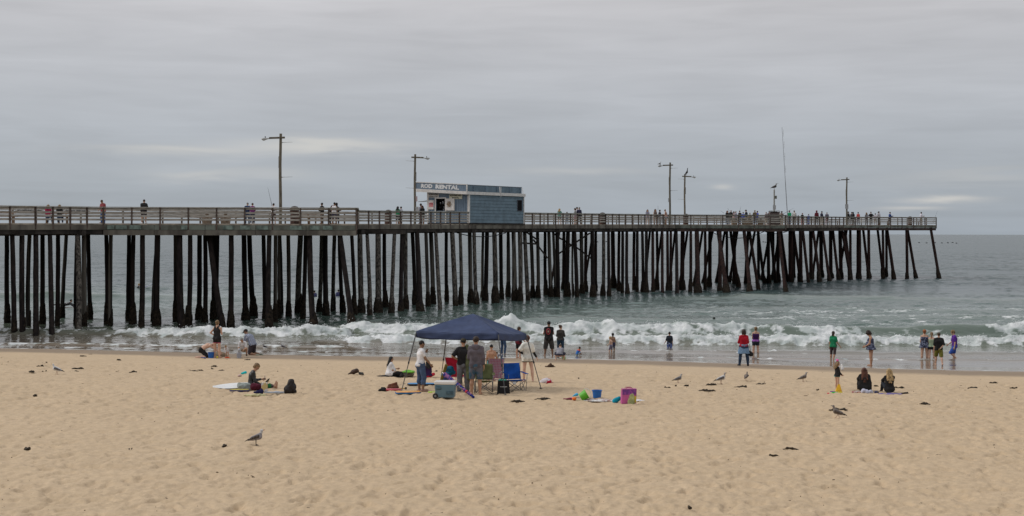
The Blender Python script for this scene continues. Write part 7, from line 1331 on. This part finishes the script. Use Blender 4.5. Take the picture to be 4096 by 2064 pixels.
# ------------------------------------------------------------ kelp and flotsam
kelp_m = mat('dried_kelp', (.060, .040, .020), .7, .4, 8, .004, color2=(.02, .014, .008))
KELP = [(332, 1426, 45, 'dark flat kelp strand high on the wet sand at left'), (477, 1441, 30, 'kelp strand right of the white gull, near the wet sand'), (155, 1466, 34, 'thin kelp strand above left of the white gull'), (182, 1451, 20, 'short kelp bit above the white gull'), (305, 1477, 62, 'long thin kelp strand just right of the white gull'), (287, 1487, 50, 'kelp strand right below the white gull tail'), (176, 1484, 22, 'small kelp clump left of the white gull'), (118, 1492, 40, 'thin kelp strand lowest at the far left'), (525, 1491, 45, 'thin kelp strand midway between gull and family'), (857, 1467, 36, 'kelp strand below the feet of the woman in black'), (850, 1476, 24, 'short kelp piece below the woman in black'), (882, 1481, 48, 'wavy kelp strand above the wetsuit sitter, left'), (770, 1484, 80, 'very long thin kelp strand left of the wetsuit sitter'), (988, 1440, 28, 'dark kelp piece below the crouching man in white'), (1105, 1485, 20, 'small kelp clump left of the brown backpack'), (872, 1547, 18, 'small kelp piece left of the white surfboard'),
 (2060, 1607, 84, 'long kelp clump on the sand below the blue chair'), (2161, 1602, 78, 'kelp clump below the right canopy leg'), (2005, 1482, 44, 'kelp strand behind the canopy front leg'), (1738, 1486, 24, 'small kelp clump behind the woman in capri jeans'), (2836, 1541, 60, 'kelp strand below the white breasted gull'), (2957, 1550, 58, 'bushy kelp clump below the brown gull seen from behind'), (3038, 1539, 62, 'thick kelp strand with upright stalk right of the four gulls centre'), (2825, 1566, 74, 'thin long kelp strand lowest below the gulls'), (2742, 1545, 26, 'kelp piece below the leftmost of the four gulls'), (2706, 1546, 18, 'small kelp piece left below the leftmost gull'), (3345, 1641, 90, 'loose kelp strands behind the walking brown gull'), (3092, 1823, 46, 'arched brown kelp stalk in the right foreground'), (2913, 1835, 16, 'dark round kelp ball in the right foreground'), (3159, 1802, 12, 'small dark kelp ball above the arched stalk'), (100, 1799, 36, 'reddish kelp strand in the left foreground'), (522, 1799, 13, 'small dark lump in the left foreground'), (890, 1785, 34, 'scattered kelp bits left of the grey gull'), (140, 1585, 26, 'kelp curl at mid left on dry sand'), (3690, 1618, 62, 'curved kelp strand right of the seated women, lower'), (3590, 1551, 50, 'kelp strand behind the seated blond woman'), (3500, 1553, 26, 'kelp strand between the two seated women'), (3885, 1556, 58, 'dark kelp clump at the far right'), (3968, 1533, 50, 'thin kelp strand near the right edge'), (4050, 1556, 44, 'kelp strand at the right edge of the sand'), (2758, 2036, 14, 'tiny dark kelp scrap at the bottom right'), (2314, 1455+60, 16, 'little kelp scrap above the toy row'), (3270, 1560, 14, 'tiny kelp scrap left of the rainbow kite'), (2670, 1555, 40, 'faint kelp strand left of the four gulls')]
for i, (u, v, px, lab) in enumerate(KELP):
    rng = random.Random(i*13+1); L_ = px/ppm(u, v); big = px > 50; pr = []; n = 2 if px < 25 else 4 if not big else 7
    for j in range(n):
        x = rng.uniform(-.4, .25)*L_; ln = rng.uniform(.25, .6)*L_; y = rng.uniform(-.10, .14)*(.5+L_*.6); r = rng.uniform(.010, .028)*(.75 if px < 25 else 1.1); z0 = rng.uniform(0, .02)
        mx_ = x+ln*.5; pr += [('c', V3(x, y, z0), V3(mx_, y+rng.uniform(-.06, .06), z0+rng.uniform(.0, .04)), r*.5, r), ('c', V3(mx_, y, z0+.02), V3(min(x+ln, L_*.5), y+rng.uniform(-.08, .08), z0), r, r*.3)]
    if 'stalk' in lab and 'upright' in lab: pr.append(('c', V3(.12, 0, .02), V3(.2, 0, .12), .012, .006))
    if 'arched' in lab: pr = [('c', V3(-.17, 0, 0), V3(-.06, 0, .06), .018, .024), ('c', V3(-.06, 0, .06), V3(.06, 0, .05), .024, .022), ('c', V3(.06, 0, .05), V3(.2, 0, .0), .022, .03)]
    soft('kelp', lab, 'seaweed', u, v, pr, kelp_m, h=.011, noise=.008, nsc=16)
def litter():
    rng = np.random.RandomState(3); mb_v = []; mb_f = []
    n = 2500; D = 20+50*rng.rand(n)**1.15; x = (rng.rand(n)-.5)*.86*D
    dens = vnoise(x*.35, D*.5, 88)+.5*vnoise(x*1.3, D*1.3, 89); s = shore_y(x)-D
    band = np.exp(-((s-16)/5.5)**2)*.55+.05
    keep = (rng.rand(n) < np.clip(band+dens*1.2, .02, 1)) & (s > 3.5); x = x[keep]; D = D[keep]; z = sand_z(x, D)
    for i in range(len(x)):
        L_ = .006+.026*rng.rand()**3+(.12*rng.rand() if (rng.rand() < .10 and 40 < D[i]) else 0); w = .005+.006*rng.rand(); a = (rng.rand()-.5)*1.4; ca, sa = math.cos(a), math.sin(a); k = len(mb_v); hh = .002+.010*rng.rand()
        for px_, py_, pz in ((-L_, -w, -.006), (L_, -w, -.006), (L_, w, -.006), (-L_, w, -.006), (-L_*.7, 0, .006+hh*.6), (L_*.7, 0, .006+hh)): mb_v.append((x[i]+px_*ca-py_*sa, D[i]+px_*sa+py_*ca, z[i]+pz))
        mb_f += [(k, k+1, k+5, k+4), (k+2, k+3, k+4, k+5), (k+1, k+2, k+5), (k+3, k, k+4)]
    o = link('seaweed_litter', raw_mesh('seaweed_litter', mb_v, mb_f, mat('seaweed_scrap', (.15, .10, .06), .8, .4, 8, color2=(.05, .035, .02)))); tag(o, 'small dark scraps of dried seaweed scattered over the sand', 'seaweed', kind='stuff')
litter()
